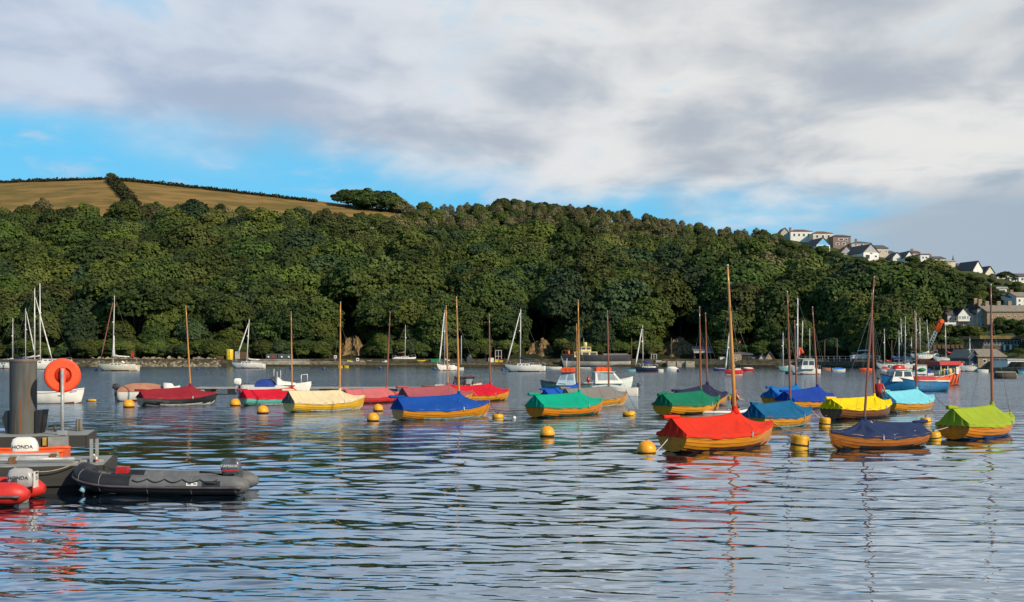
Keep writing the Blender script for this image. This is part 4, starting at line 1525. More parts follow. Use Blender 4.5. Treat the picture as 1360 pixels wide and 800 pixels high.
def rails(parent, pts, h, r=0.015, name='guard_rail', m=None):
    mb = MB()
    top = [Vector(p) + Vector((0, 0, h)) for p in pts]
    mb.tube(top, r, 6)
    for p in pts:
        mb.tube([p, Vector(p) + Vector((0, 0, h))], r, 6)
    return mb.build(name, m or M_STEEL, parent)


def outboard(parent, x, y, z, s, m, name='outboard_motor', tilt=0.0, letter=None, cap=None, facing=-1, letter_m=None, stripe=None, legm=None):
    """Outboard on a transom at x facing aft (-x): cowling, leg and tiller."""
    prof = [(0.0, .70, .80), (.10, .92, .95), (.45, 1.0, 1.0), (.72, .95, .92), (.92, .80, .75), (1.0, .5, .45)]
    mb = MB()
    rings = []
    L_, W_, H_ = .56 * s, .34 * s, .46 * s
    for q, a, b in prof:
        ring = []
        for k in range(20):
            th = 2 * math.pi * k / 20
            cx, cy = math.cos(th), math.sin(th)
            ex = math.copysign(abs(cx) ** .45, cx)
            ey = math.copysign(abs(cy) ** .45, cy)
            ring.append(Vector((x - .12 * s + ex * L_ / 2 * a + (.05 * s * (q - .5)), y + ey * W_ / 2 * b, z + q * H_ - .04 * s * ex * (1 - q))))
        rings.append(ring)
    mb.loft(rings)
    o = mb.build(name, m, parent)
    lg = MB()
    lg.box(x - .25 * s, x - .02 * s, y - .07 * s, y + .07 * s, z - .55 * s, z + .02 * s)
    lg.box(x - .19 * s, x - .06 * s, y - .04 * s, y + .04 * s, z - .95 * s, z - .55 * s)
    lg.build('drive_leg', legm or M_DGREY, o)
    br = MB()
    br.box(x - .02 * s, x + .10 * s, y - .12 * s, y + .12 * s, z - .30 * s, z - .02 * s)
    br.build('clamp_bracket', M_DGREY, o)
    tl = MB()
    tl.tube([(x + .10 * s, y, z - .02 * s), (x + .42 * s, y + .03, z + .06 * s), (x + .75 * s, y + .05, z + .08 * s)], [.03 * s, .025 * s, .032 * s], 8)
    tl.build('tiller', M_BLACK, o)
    if stripe:
        sb = MB()
        for sg in (1, -1):
            sb.box(x - .34 * s, x + .12 * s, y + sg * (W_ / 2 + .001) - .004, y + sg * (W_ / 2 + .001) + .004, z + .10 * s, z + .14 * s)
        sb.build('stripe', stripe, o)
    if letter:
        for sg in (-1, 1):
            M = Matrix.Translation((x - .10 * s, y + sg * (W_ / 2 + .004), z + .25 * s)) @ Matrix.Rotation(R(90), 4, 'X')
            if sg > 0:
                M = Matrix.Translation((x - .10 * s, y + sg * (W_ / 2 + .004), z + .25 * s)) @ Matrix.Rotation(R(180), 4, 'Z') @ Matrix.Rotation(R(90), 4, 'X')
            text('lettering', letter, .115 * s, letter_m or M_BLACK, o, M)
    return o


def px_frame(xl, xr, wl, bow, yaw=0.0, dy=0.0):
    """Root placement for a boat seen between columns xl and xr, waterline row wl."""
    D = F * EYE / (wl - HOR)
    m = D / F
    sg = 1 if bow == 'r' else -1
    c = P((xl + xr) / 2, wl, D)
    c.z = 0
    c.y += dy
    L = (xr - xl) * m / max(.35, abs(math.cos(R(yaw))))
    rz = R(yaw) if sg > 0 else math.pi + R(yaw)
    return c, m, sg, L, rz


def yacht(label, xl, xr, wl, bow, masts, hull=None, bot=None, yaw=0.0, furl=(), boom=None, cabin=True, hood=None, group='yachts moored off the far shore', name='yacht', fbow=None, onland=None, sailcover=None, pulpit=True, stays=True, mast_m=None, mast_w=0.06, cat='yacht', crosstree=True, stern_stay=True):
    c, m, sg, L, rz = px_frame(xl, xr, wl, bow, yaw)
    if onland is not None:
        D = onland
        m = D / F
        c = P((xl + xr) / 2, wl, D)
        L = (xr - xl) * m
    t = thing(name, label, cat, c, rz, group)
    Bm = min(3.2, .30 * L)
    fb, fs = fbow or max(.9, .185 * L), max(.75, .145 * L)
    draft = .3 if onland is None else .9
    beam, sheer = boat_hull(L, Bm, fb, fs, .72, draft, .25, hull_m=hull or M_WHITE, bot_m=bot or M_ANTIF, bot=.12 if onland is None else .25, parent=t, rail=None)
    mid = (xl + xr) / 2

    def lx(px):
        return (px - mid) * m * sg

    def lz(py):
        return (HOR - py) * m + EYE - (c.z if onland is not None else 0)
    if cabin:
        wheel_x0, wheel_x1 = -.12 * L, .24 * L
        b, tt = cabin_block(wheel_x0, wheel_x1, beam(.4) * .66, beam(.74) * .62, sheer(.5) - .05, sheer(.5) + .06 * L, .35, .1)
        mb = MB()
        mb.add(b + tt, [(0, 3, 2, 1), (4, 5, 6, 7), (0, 1, 5, 4), (1, 2, 6, 5), (2, 3, 7, 6), (3, 0, 4, 7)])
        co = mb.build('coachroof', hull if hull is M_CREAMH else M_WHITE, t)
        for q in ((b[0], b[1], tt[1], tt[0]), (b[2], b[3], tt[3], tt[2])):
            for u in (.12, .42, .70):
                g = MB()
                face_panel(g, q, u, u + .2, .35, .75)
                g.build('window', M_GLASS, co)
        ck = MB()
        ck.box(-.40 * L, -.13 * L, -beam(.2) * .62, -beam(.2) * .50, sheer(.2) - .04, sheer(.2) + .22)
        ck.box(-.40 * L, -.13 * L, beam(.2) * .50, beam(.2) * .62, sheer(.2) - .04, sheer(.2) + .22)
        ck.build('cockpit_coaming', M_WHITE, t)
    if hood:
        hb = MB()
        rows = []
        for i in range(6):
            a = i / 5 * math.pi * .55
            rows.append([Vector((-.10 * L - .09 * L * math.cos(a) * .4 + .05 * L * math.sin(a) * .3, y * beam(.4) * .62, sheer(.4) + .05 * L * .6 + .085 * L * math.sin(a + .35) * (1 - .25 * y * y))) for y in (-1, -.7, -.3, 0, .3, .7, 1)])
        hb.loft(rows, closed=False, caps=(False, False))
        hb.build('sprayhood', hood, t)
    for i, (bx, by, tx, ty) in enumerate(masts):
        mo = MB()
        foot = Vector((lx(bx), 0, sheer(.6) - .1))
        top = Vector((lx(tx), 0, lz(ty)))
        mo.tube([foot, foot.lerp(top, .5), top], [mast_w * 1.1, mast_w, mast_w * .75], 8)
        ms = mo.build('mast', mast_m or M_ALU, t)
        if crosstree:
            sp = MB()
            for k in (.48, .72) if (top.z - foot.z) > 7 else (.58,):
                q = foot.lerp(top, k)
                sp.tube([q + Vector((0, -.45, .03)), q, q + Vector((0, .45, .03))], .02, 6)
            sp.build('spreader', mast_m or M_ALU, ms)
            tp = MB()
            tp.tube([top, top + Vector((0, 0, .35))], .012, 5)
            tp.box(top.x - .12, top.x + .12, -.02, .02, top.z + .02, top.z + .06)
            tp.sphere(foot.lerp(top, .63) + Vector((.14, 0, 0)), .13, 10, 6)
            tp.build('masthead_gear', M_WHITE, ms)
        if stays:
            for nm, e in (('shroud', (foot.x - .1, beam(.6) * .95, sheer(.6))), ('shroud', (foot.x - .1, -beam(.6) * .95, sheer(.6)))):
                s_ = MB()
                s_.tube([top, foot.lerp(top, .5) + Vector((-.02, math.copysign(.45, e[1]), 0)), e], .012, 5)
                s_.build(nm, M_WIRE, t)
            if stern_stay:
                s_ = MB()
                s_.tube([top, (-L / 2 + .05, 0, sheer(0))], .012, 5)
                s_.build('backstay', M_WIRE, t)
            if not furl:
                s_ = MB()
                s_.tube([top, (L / 2 - .05, 0, sheer(1))], .012, 5)
                s_.build('forestay', M_WIRE, t)
        if boom and i == 0:
            x1, y1, cm = boom
            bo = MB()
            a = Vector((foot.x - .05 * 1, 0, lz(y1)))
            e = Vector((lx(x1), 0, lz(y1)))
            bo.tube([a + Vector((0, 0, .25)), a.lerp(e, .35) + Vector((0, 0, .06)), e], [.20, .15, .08], 8)
            bo.build('boom', cm, t)
    for j, (x0, y0, x1, y1, fm, wdt) in enumerate(furl):
        fo = MB()
        a, e = Vector((lx(x0), 0, lz(y0))), Vector((lx(x1), 0, lz(y1)))
        fo.tube([a, a.lerp(e, .5), a.lerp(e, .85), e], [wdt * .5, wdt, wdt * 1.15, wdt * .5], 8)
        fo.build('furled_sail', fm, t)
    if pulpit:
        pts = [(L / 2 - .9, -beam(.88), sheer(.88)), (L / 2 - .15, -.06, sheer(.98)), (L / 2 - .15, .06, sheer(.98)), (L / 2 - .9, beam(.88), sheer(.88))]
        rails(t, pts, .5, .018, 'pulpit')
        pts = [(-L / 2 + 1.0, -beam(.1), sheer(.1)), (-L / 2 + .08, -beam(0), sheer(0)), (-L / 2 + .08, beam(0), sheer(0)), (-L / 2 + 1.0, beam(.1), sheer(.1))]
        rails(t, pts, .5, .018, 'pushpit')
        for sgn in (1, -1):
            s_ = MB()
            s_.tube([(-L / 2 + 1.0, sgn * beam(.1), sheer(.1) + .5), (0, sgn * beam(.5) * .98, sheer(.5) + .5), (L / 2 - .9, sgn * beam(.88), sheer(.88) + .5)], .009, 5)
            for k in (.3, .5, .7):
                s_.tube([(-L / 2 + k * L, sgn * beam(k) * .98, sheer(k) - .02), (-L / 2 + k * L, sgn * beam(k) * .98, sheer(k) + .5)], .012, 5)
            s_.build('lifeline', M_STEEL, t)
    return t, L, m, sg, sheer, beam, lx, lz


# left group
yacht('white yacht at the far left edge, its short mast with a radar dome', -14, 26, 490, 'l', [(17, 480, 17, 424)], boom=(0, 478, M_GREYM))
yacht('white yacht with a blue sprayhood, behind the top of the steel pile', 14, 60, 490, 'r', [(34, 480, 34, 411)], hood=M_BLUEC, furl=((35, 414, 47, 474, M_SAILW, .09),), boom=(20, 476, M_BLUEC))
yacht('large white yacht whose tall mast is the left one of the tall pair', 18, 74, 491, 'r', [(46, 480, 46, 384)], furl=((47, 395, 69, 477, M_SAILW, .11),), boom=(30, 475, M_SAILG), mast_w=.10)
yacht('large white yacht with the tallest mast, behind the orange lifebuoy', 34, 96, 489.5, 'r', [(53.5, 480, 53, 377)], bot=M_ANTIB, mast_w=.11, boom=(40, 474, M_SAILG))
# red ensign yacht
t, L, m, sg, sheer, beam, lx, lz = yacht('cream-white yacht flying a small red ensign, alone off the left shore', 131, 184, 493, 'l', [(150, 478, 152, 394)], hull=M_CREAMH, furl=((150, 402, 134, 476, M_SAILR, .09),), boom=(172, 474, M_SAILW), hood=M_SAILW)
fl = MB()
xs = [lx(174), lx(176), lx(178)]
fl.loft([[Vector((x, .03 * math.sin(i * 2), lz(y0) - .05 * i)) for i, x in enumerate(xs)] for y0 in (468, 474)], closed=False, caps=(False, False), sm=True)
fl.build('ensign', M_REDP, t)
st = MB()
st.tube([(lx(173.5), 0, sheer(0)), (lx(174.5), 0, lz(467))], .02, 6)
st.build('flagstaff', M_TEAK, t)
ml = MB()
ml.tube([(lx(150.6), 0, lz(474)), (lx(151), 0, lz(462)), (lx(151.3), 0, lz(446))], [.34, .16, .08], 8)
ml.build('mainsail', M_SAILW, t)
yacht('white yacht with a thick white furled genoa, moored beside the yellow tank', 308, 352, 489.5, 'l', [(327.5, 480, 331, 425)], furl=((330, 430, 316, 470, M_SAILW, .13),), boom=(345, 478, M_SAILW), mast_w=.09)
t = yacht('white yacht seen bow-on near the green skip, with a white furled genoa', 581, 605, 492.5, 'l', [(590, 480, 590.5, 413)], yaw=38, furl=((589.5, 416, 581.5, 482, M_SAILW, .11),), boom=(598, 479, M_SAILW), hood=M_SAILW, fbow=1.25)
yacht('white yacht with a blue boom cover and blue sprayhood, moored in mid-channel', 671, 724.5, 494, 'l', [(691, 480, 691.5, 412)], furl=((690.5, 416, 673.5, 482, M_SAILW, .10),), boom=(711, 477.5, M_DKBLUE), hood=M_BLUEC, mast_w=.085)
yacht('dark navy-hulled yacht with a blue sail cover, right of the beached workboat', 843, 874, 494.5, 'l', [(854, 482, 853.5, 433)], hull=M_NAVYH, furl=((852.5, 437, 844, 486, M_SAILW, .11),), boom=(865, 482, M_BLUEC), hood=M_SAILW)
# yacht propped up ashore
DQ = interp(DS, 540) + 5
t, L, m, sg, sheer, beam, lx, lz = yacht('white yacht with a blue bottom propped up ashore on blue cradle legs', 521, 552.5, 480, 'r', [(538, 474, 538.5, 433)], bot=M_ANTIB, onland=DQ, boom=(527, 469, M_TEAK), group='boats laid up ashore', fbow=1.0)
cr = MB()
for x in (-.25, .2):
    for y in (-.6, .6):
        cr.box(x * L - .25, x * L + .25, y - .2, y + .2, -1.35, -.35)
cr.build('cradle', mat('cradle_blue', (0.05, 0.30, 0.46), 0.6), t)
# small red-hulled sailing boat
t, L, m, sg, sheer, beam, lx, lz = yacht('small red-hulled sailing boat with two white sails rolled, behind the vermilion boat\'s mast', 962, 986, 498.5, 'l', [(968.5, 490, 968.5, 444)], hull=M_REDH, bot=M_WHITE, furl=((968, 446, 963.5, 491, M_SAILW, .10),), fbow=.75, group='small sailing boats', mast_w=.05, pulpit=False)
ml = MB()
ml.tube([(lx(972.5), 0, lz(488)), (lx(971), 0, lz(475)), (lx(969), 0, lz(446))], [.42, .26, .05], 8)
ml.build('mainsail', M_SAILW, t)
# big white twin-masted catamaran and neighbours
t, L, m, sg, sheer, beam, lx, lz = yacht('big white catamaran with a tall white mast, moored left of the boatyard railing', 1049, 1089, 497.5, 'l', [(1059, 485, 1059.5, 397)], boom=(1078, 479, M_SAILW), furl=((1065, 470, 1066, 426, M_SAILW, .07),), mast_w=.10, fbow=1.5, group='yachts off the boatyard')
co = wheelhouse(t, lx(1080), lx(1062), 1.0, .9, sheer(.5), lz(478), M_WHITE, M_GLASS, 2, 2)
MB().tube([(lx(1075), .3, sheer(.3)), (lx(1074.5), .3, lz(436))], .06, 8).build('mizzen_mast', mat('mast_pale_olive', (.42, .42, .30), .5), t)
MB().box(lx(1079), lx(1060), -.9, .9, lz(477), lz(476)).build('solar_panel', M_GREYM, t)
yacht('pale green-hulled small yacht with a grey mast, left of the catamaran', 1034, 1052, 493.5, 'l', [(1040, 486, 1040, 443)], hull=M_SEAGR, group='yachts off the boatyard', pulpit=False, mast_w=.07)


def laidup(label, xl, xr, ybase, bow, masts, y_keel, hull=None, **kw):
    D = interp(DS, (xl + xr) / 2) + 6
    r = yacht(label, xl, xr, ybase, bow, masts, hull=hull, onland=D, group='boats laid up ashore', **kw)
    t, L = r[0], r[1]
    p = MB()
    g = (HOR - y_keel) * D / F + EYE - t.location.z
    for x in (-.28, .22):
        for y in (-.5, .5):
            p.tube([(x * L, y * 1.8, g), (x * L, y * .8, .1)], .07, 6)
    p.box(-.3 * L, .3 * L, -.08, .08, g, -.5)
    p.build('cradle', M_DGREY, t)
    return r


laidup('white yacht laid up behind the quay railing, its boom still rigged', 1130, 1171, 478, 'r', [(1157, 470, 1156.5, 420)], 483, boom=(1139, 466, M_SAILW))
# the marina behind the blue launch
MAR = [
    ('white yacht in the marina, leftmost of the close masts', 1168, 1186, 492.5, 'l', (1175, 484, 1174.5, 438), M_WHITE, M_REDP),
    ('white motor-sailer in the marina with the blue mast', 1184, 1204, 489, 'r', (1194, 480, 1194, 441), M_WHITE, M_BLUEC),
    ('marina yacht with a mast wrapped in dark blue sail', 1189, 1207, 486, 'l', (1198, 478, 1196.5, 424), M_WHITE, M_DKBLUE),
    ('marina yacht with the bright white mast left of the red spar', 1194, 1214, 490, 'r', (1202, 480, 1202.5, 422), M_WHITE, M_DKBLUE),
    ('marina yacht with a short slim mast between its taller neighbours', 1204, 1218, 486, 'l', (1210.5, 478, 1210.5, 449), M_WHITE, M_SAILW),
    ('marina yacht with the tallest white mast right of the red spar', 1208, 1230, 488, 'r', (1217.5, 478, 1216.5, 416), M_WHITE, M_SAILG),
    ('marina yacht with a greyish mast and green cover under the crane', 1214, 1236, 484, 'l', (1222.5, 476, 1221.5, 424), M_WHITE, M_GREENP),
    ('marina yacht with a leaning white mast left of the crane', 1222, 1242, 483, 'r', (1234, 476, 1231, 426), M_WHITE, M_SAILW),
    ('white yacht with a tall mast behind the orange workboat', 1243, 1268, 487, 'l', (1256.5, 476, 1255.5, 430), M_WHITE, M_REDP),
    ('white yacht with a blue mast wrap beside the stone boat shed', 1277, 1299, 495, 'l', (1288.5, 484, 1288, 451), M_WHITE, M_BLUEC)]
for lab, xl, xr, wl, bw, mst, hm, bc in MAR:
    xl, xr = xl - 4, xr + 4
    D = interp(DS, (xl + xr) / 2) - (3 if wl > 488 else -6)
    wl2 = HOR + F * EYE / D if wl > 488 else None
    if wl2:
        yacht(lab, xl, xr, wl2, bw, [mst], hull=hm, boom=(mst[0] + (9 if bw == 'l' else -9), mst[1] - 4, bc), group='marina yachts', fbow=1.25)
    else:
        yacht(lab, xl, xr, wl - 5, bw, [mst], hull=hm, onland=D, boom=(mst[0] + (9 if bw == 'l' else -9), mst[1] - 7, bc), group='marina yachts', fbow=1.35)


# ------------------------------------------------------------------ launches and small craft
def launch_frame(label, xl, xr, wl, bow, yaw=0.0, name='launch', cat='motorboat', group=None, **kw):
    c, m, sg, L, rz = px_frame(xl, xr, wl, bow, yaw)
    t = thing(name, label, cat, c, rz, group)
    bm, sh = boat_hull(L, kw.pop('Bm', .36 * L), parent=t, **kw)
    mid = (xl + xr) / 2
    return t, L, m, (lambda px: (px - mid) * m * sg / max(.35, abs(math.cos(R(yaw))))), (lambda py: (HOR - py) * m + EYE), bm, sh


def cover_on(parent, x0, x1, bm, sh, L, z, m, name='cover', ridge=.6):
    mb = MB()
    rows = []
    n = 10
    for i in range(n + 1):
        s = (x0 + (x1 - x0) * i / n + L / 2) / L
        b = bm(max(0, min(1, s))) + .02
        q = math.sin(math.pi * min(1, max(0.06, i / n * 1.0))) ** .35 if 0 < i < n else .25
        zs = sh(max(0, min(1, s)))
        rows.append([Vector((x0 + (x1 - x0) * i / n, y * b, zs + (z - zs) * q * (1 - abs(y) ** 1.4) - (.08 if abs(y) == 1 else 0))) for y in (-1, -.98, -.6, -.25, 0, .25, .6, .98, 1)])
    mb.loft(rows, closed=False, caps=(False, False))
    return mb.build(name, m, parent)


# blue launch on the right
t, L, m, lx, lz, bm, sh = launch_frame('bright blue wooden launch with a white wheelhouse, behind the sky-blue cover', 1166, 1257, 520, 'l', yaw=12, fb=1.45, fs=.85, tr=.8, draft=.4, hull_m=M_BLUEH, bot_m=M_ANTIK, bot=.10, rail=mat('gunwale_dark', (.06, .045, .05), .5), deck_m=M_WHITE, group='working launches')
wheelhouse(t, lx(1206), lx(1176), .85, .7, sh(.6) - .1, lz(491.5), M_WHITE, M_GLASS, 2, 2, rake_f=.35, rake_a=.2, roof=M_WHITE)
MB().tube([(lx(1199), 0, lz(489.5)), (lx(1191), 0, lz(489.5)), (lx(1185), 0, lz(490))], [.22, .26, .2], 10, squash=1.3).build('life_raft', M_REDP, t)
MB().box(lx(1238), lx(1213), -.75, .75, sh(.3) - .05, lz(500)).build('engine_box', M_REDP, t)
MB().box(lx(1256), lx(1207), -1.0, 1.0, sh(.2) - .02, sh(.2) + .08).build('coaming', M_WHITE, t)
rails(t, [(lx(1251), -.8, sh(.1)), (lx(1245), -.8, sh(.1)), (lx(1239), -.8, sh(.1))], .5, .02)

# orange workboat
t, L, m, lx, lz, bm, sh = launch_frame('orange workboat with black diagonal stripes and a red canopy, behind the blue launch', 1214, 1279, 512, 'r', yaw=14, fb=1.55, fs=.9, tr=.85, draft=.4, hull_m=M_ORH, bot_m=M_ANTIK, bot=.05, rail=M_WHITE, deck_m=M_DGREY, group='working launches')
sb = MB()
for px in (1251, 1258.5, 1265.5, 1272):
    for sgn in (1, -1):
        s0 = (lx(px) + L / 2) / L
        s1 = (lx(px + 3.5) + L / 2) / L
        q = []
        for s_, v in ((s0, .12), (s0 + .028, .12), (s1 + .028, .90), (s1, .90)):
            s_ = min(.985, s_)
            q.append(Vector((-L / 2 + s_ * L, sgn * (bm(s_) * (.83 + .17 * v) + .025), .05 + v * (sh(s_) - .05))))
        sb.add(q, [(0, 1, 2, 3)])
sb.build('hull_stripe', M_BLACK, t)
cp = MB()
cp.box(lx(1268), lx(1237), -1.2, 1.2, lz(485), lz(480))
cp.build('canopy', M_REDP, t)
MB().box(lx(1274), lx(1266), -.9, .9, lz(485.5), lz(482)).build('canopy_front', M_ORH, t)
ps = MB()
for px in (1240, 1250, 1267):
    for y in (-1.05, 1.05):
        ps.tube([(lx(px), y, sh(.4)), (lx(px), y, lz(485))], .04, 6)
ps.build('canopy_post', M_WHITE, t)
MB().box(lx(1271), lx(1266), -.7, .7, sh(.7), lz(485.5)).build('console', M_WHITE, t)
rails(t, [(lx(x), -bm((lx(x) + L / 2) / L) * .95, sh((lx(x) + L / 2) / L)) for x in (1240, 1248, 1256, 1264, 1272)], .55, .03, m=M_WHITE)
for px, mm, nm in ((1248, M_YELP, 'yellow_drum'), (1258, M_YELP, 'yellow_barrel'), (1252, M_BLUEC, 'blue_drum')):
    MB().lathe([(.01, 0), (.24, 0), (.24, .75), (.01, .75)], 12, c=(lx(px), -.5, sh(.5))).build(nm, mm, t)


# white workboat with green emblem behind
t, L, m, lx, lz, bm, sh = launch_frame('white launch with a green oval emblem on its wheelhouse, behind the blue launch', 1196, 1238, 505, 'l', fb=1.3, fs=.8, tr=.85, hull_m=M_WHITE, bot_m=M_ANTIK, group='working launches')
wo = wheelhouse(t, lx(1228), lx(1214), .85, .75, sh(.5) - .1, lz(485.5), M_WHITE, M_GLASS, 0, 2, rake_f=.1)
MB().lathe([(.02, -.01), (.42, -.01), (.42, .012), (.02, .012)], 20).build('emblem', M_GREENP, wo).matrix_local = Matrix.Translation((lx(1221), .835 if t.rotation_euler.z > 3 else -.835, lz(491))) @ Matrix.Rotation(R(90), 4, 'X') @ Matrix.Diagonal((1, .5, 1, 1))
MB().box(lx(1234), lx(1230), -.4, .4, sh(.3), lz(490)).build('blue_bin', M_BLUEC, t)

# sea-green cabin launch left of the bright blue cover
t, L, m, lx, lz, bm, sh = launch_frame('dark teal launch with a pale wheelhouse and orange roof floats, bow left', 718, 786, 522, 'l', yaw=-6, fb=1.0, fs=.70, tr=.8, draft=.3, hull_m=mat('hull_dark_teal', (.06, .17, .17), .35, coat=.3), bot_m=M_ANTIK, bot=.03, rail=mat('gunwale_dark', (.06, .045, .05), .5), deck_m=M_WHITE, group='working launches')
M_PALEB = mat('wheelhouse_pale_blue', (.52, .66, .74), .45, var=.06)
wheelhouse(t, lx(764), lx(739), .85, .68, sh(.55) - .1, lz(495.5), M_PALEB, M_GLASSL, 2, 2, rake_f=.45, rake_a=.1, roof=M_DKBLUE)
fo = MB()
for px in (749, 754.5, 760):
    fo.tube([(lx(px), -.45, lz(491.8)), (lx(px), .45, lz(491.8))], .23, 10)
fo.build('roof_float', M_ORANGE, t)
MB().tube([(lx(752), 0, lz(494)), (lx(753), 0, lz(476))], .02, 6).build('aerial', M_WHITE, t)

# white cabin launch right
t, L, m, lx, lz, bm, sh = launch_frame('white launch with a dark-glazed wheelhouse and orange roof floats, bow right', 772, 841, 519, 'r', yaw=6, fb=1.15, fs=.7, tr=.8, draft=.3, hull_m=mat('hull_mint_white', (.62, .68, .65), .4, var=.05), bot_m=M_ANTIK, bot=.03, rail=M_WHITE, deck_m=M_WHITE, group='working launches')
wheelhouse(t, lx(788), lx(826), .95, .8, sh(.5) - .1, lz(494.5), M_WHITE, M_GLASSL, 1, 2, v0=.3, v1=.92, rake_f=.8, rake_a=.02, roof=M_WHITE, back=True)
fo = MB()
for px in (794, 800, 807):
    fo.tube([(lx(px), -.5, lz(491)), (lx(px), .5, lz(491))], .24, 10)
fo.build('roof_float', M_ORANGE, t)
MB().lathe([(.01, 0), (.14, 0), (.16, .25), (.08, .5), (.01, .52)], 10, c=(lx(779.5), -.6, sh(.1))).build('red_fender', M_REDP, t)

# white tender at its side
t, L, m, lx, lz, bm, sh = launch_frame('small white tender with an outboard, beyond the grey-covered dinghy', 806, 847, 526, 'l', fb=.75, fs=.62, tr=.9, hull_m=M_WHITE, bot_m=M_WHITE, trough=True, name='tender', cat='tender', group='small open boats')
outboard(t, -L / 2, 0, .72, .55, M_DGREY)

# white speedboat behind the crimson cover
t, L, m, lx, lz, bm, sh = launch_frame('white speedboat with a blue cockpit cover, moored behind the crimson-covered boat', 322, 412, 526, 'r', yaw=10, fb=1.05, fs=.80, tr=.9, hull_m=M_WHITE, bot_m=M_WHITE, deck_m=M_WHITE, group='working launches', name='speedboat')
cover_on(t, lx(340), lx(366), bm, sh, L, lz(503), M_BLUEC)
MB().box(lx(359), lx(365), -.3, .3, lz(504), lz(500)).build('console', M_DGREY, t)
cb = MB()
cb.loft([[Vector((lx(x), y * w, z)) for y, w, z in ((-1, .9, sh(.6) - .02), (-1, .75, zz - .1), (0, 1, zz), (1, .75, zz - .1), (1, .9, sh(.6) - .02))] for x, zz in ((368, lz(500)), (371, lz(502)), (375, lz(506)), (392, lz(508.5)))], closed=False, caps=(True, True))
cb.build('foredeck_cabin', M_WHITE, t)
for px, y0 in ((364, 490), (372.5, 492), (368, 494)):
    MB().tube([(lx(px), 0, lz(503)), (lx(px), 0, lz(y0))], .018, 6).build('aerial', M_WHITE, t)
rails(t, [(lx(399), -.55, sh(.9)), (lx(407), -.2, sh(.97)), (lx(407), .2, sh(.97)), (lx(399), .55, sh(.9))], .55, .02, 'pulpit', M_WHITE)
outboard(t, -L / 2 - .1, -.35, .85, 1.0, M_WHITE, legm=M_STEEL)

# cabin launch with brown wheelhouse frame behind the rose and crimson covers
t, L, m, lx, lz, bm, sh = launch_frame('old launch with a brown-framed glass wheelhouse, behind the crimson and rose covers', 560, 640, 526, 'r', yaw=4, fb=1.0, fs=.75, tr=.8, hull_m=M_DECK, bot_m=M_ANTIK, deck_m=M_TEAK, group='working launches', rail=M_TEAK)
wh = MB()
x0, x1, zt, zb = lx(604.5), lx(629), lz(501), sh(.7)
for x in (x0, (x0 + x1) / 2 + .1, x1):
    for y in (-.75, .75):
        wh.tube([(x - .12, y, zb), (x, y * .9, zt)], .045, 6)
wh.box(x0 - .1, x1 + .1, -.85, .85, zt, zt + .07)
who = wh.build('wheelhouse_frame', mat('wheelhouse_brown', (.11, .04, .03), .5), t)
for a, b_ in ((x0, (x0 + x1) / 2 + .1), ((x0 + x1) / 2 + .1, x1)):
    for y in (-.69, .69):
        MB().box(a + .02, b_ - .06, y - .01, y + .01, zb + .05, zt - .05).build('pane', M_GLASSL if a > x0 else M_GLASS, who)
MB().tube([(x1 - .2, 0, zt), (x1 - .35, 0, zt + .45)], .02, 6).build('aerial', M_DGREY, t)
MB().box(lx(590), lx(578), -.3, .3, sh(.3), lz(511)).build('locker', M_DECK, t)

# motorboat with tan cover behind the maroon boat
t, L, m, lx, lz, bm, sh = launch_frame('white motorboat with a tan cover and white windscreen, behind the maroon-covered boat', 160, 236, 532.5, 'r', yaw=16, fb=1.0, fs=.72, tr=.9, hull_m=M_WHITE, bot_m=M_ANTIF, bot=.06, group='working launches')
cover_on(t, -L / 2 + .05, lx(216), bm, sh, L, lz(508.5), M_TAN)
ws = MB()
ws.loft([[Vector((lx(x), y * .75, z)) for y, z in ((-1, sh(.6)), (-.95, lz(zt) - .06), (0, lz(zt)), (.95, lz(zt) - .06), (1, sh(.6)))] for x, zt in ((216, 508.2), (226, 509.5), (230, 515))], closed=False, caps=(True, True))
ws.build('cuddy', M_WHITE, t)
outboard(t, -L / 2, 0, .78, .8, M_BLACK)

# white open boat at left
t, L, m, lx, lz, bm, sh = launch_frame('white open rowing boat with a thin red waterline, behind the big steel pile', 33, 110, 536, 'r', yaw=6, fb=.95, fs=.72, tr=.8, draft=.2, hull_m=M_WHITE, bot_m=M_ANTIF, bot=.05, rail=M_WHITE, trough=True, name='open_boat', cat='rowing boat', group='small open boats', deck_m=M_DECK)
outboard(t, -L / 2, 0, .80, .7, M_DGREY)
th = MB()
for k in (-.15, .15):
    th.box(k * L - .12, k * L + .12, -.62, .62, .50, .54)
th.build('thwart', M_TEAK, t)
for sgn in (-1, 1):
    lg = MB()
    lg.add([Vector((L / 2 - .75 + a, sgn * (bm((L - .75 + a) / L) + .012), z)) for a, z in ((0, .78), (.38, .84), (.38, .72), (0, .66))], [(0, 1, 2, 3)])
    lg.build('bow_mark', mat('pale_violet_paint', (.35, .30, .55), .5), t)

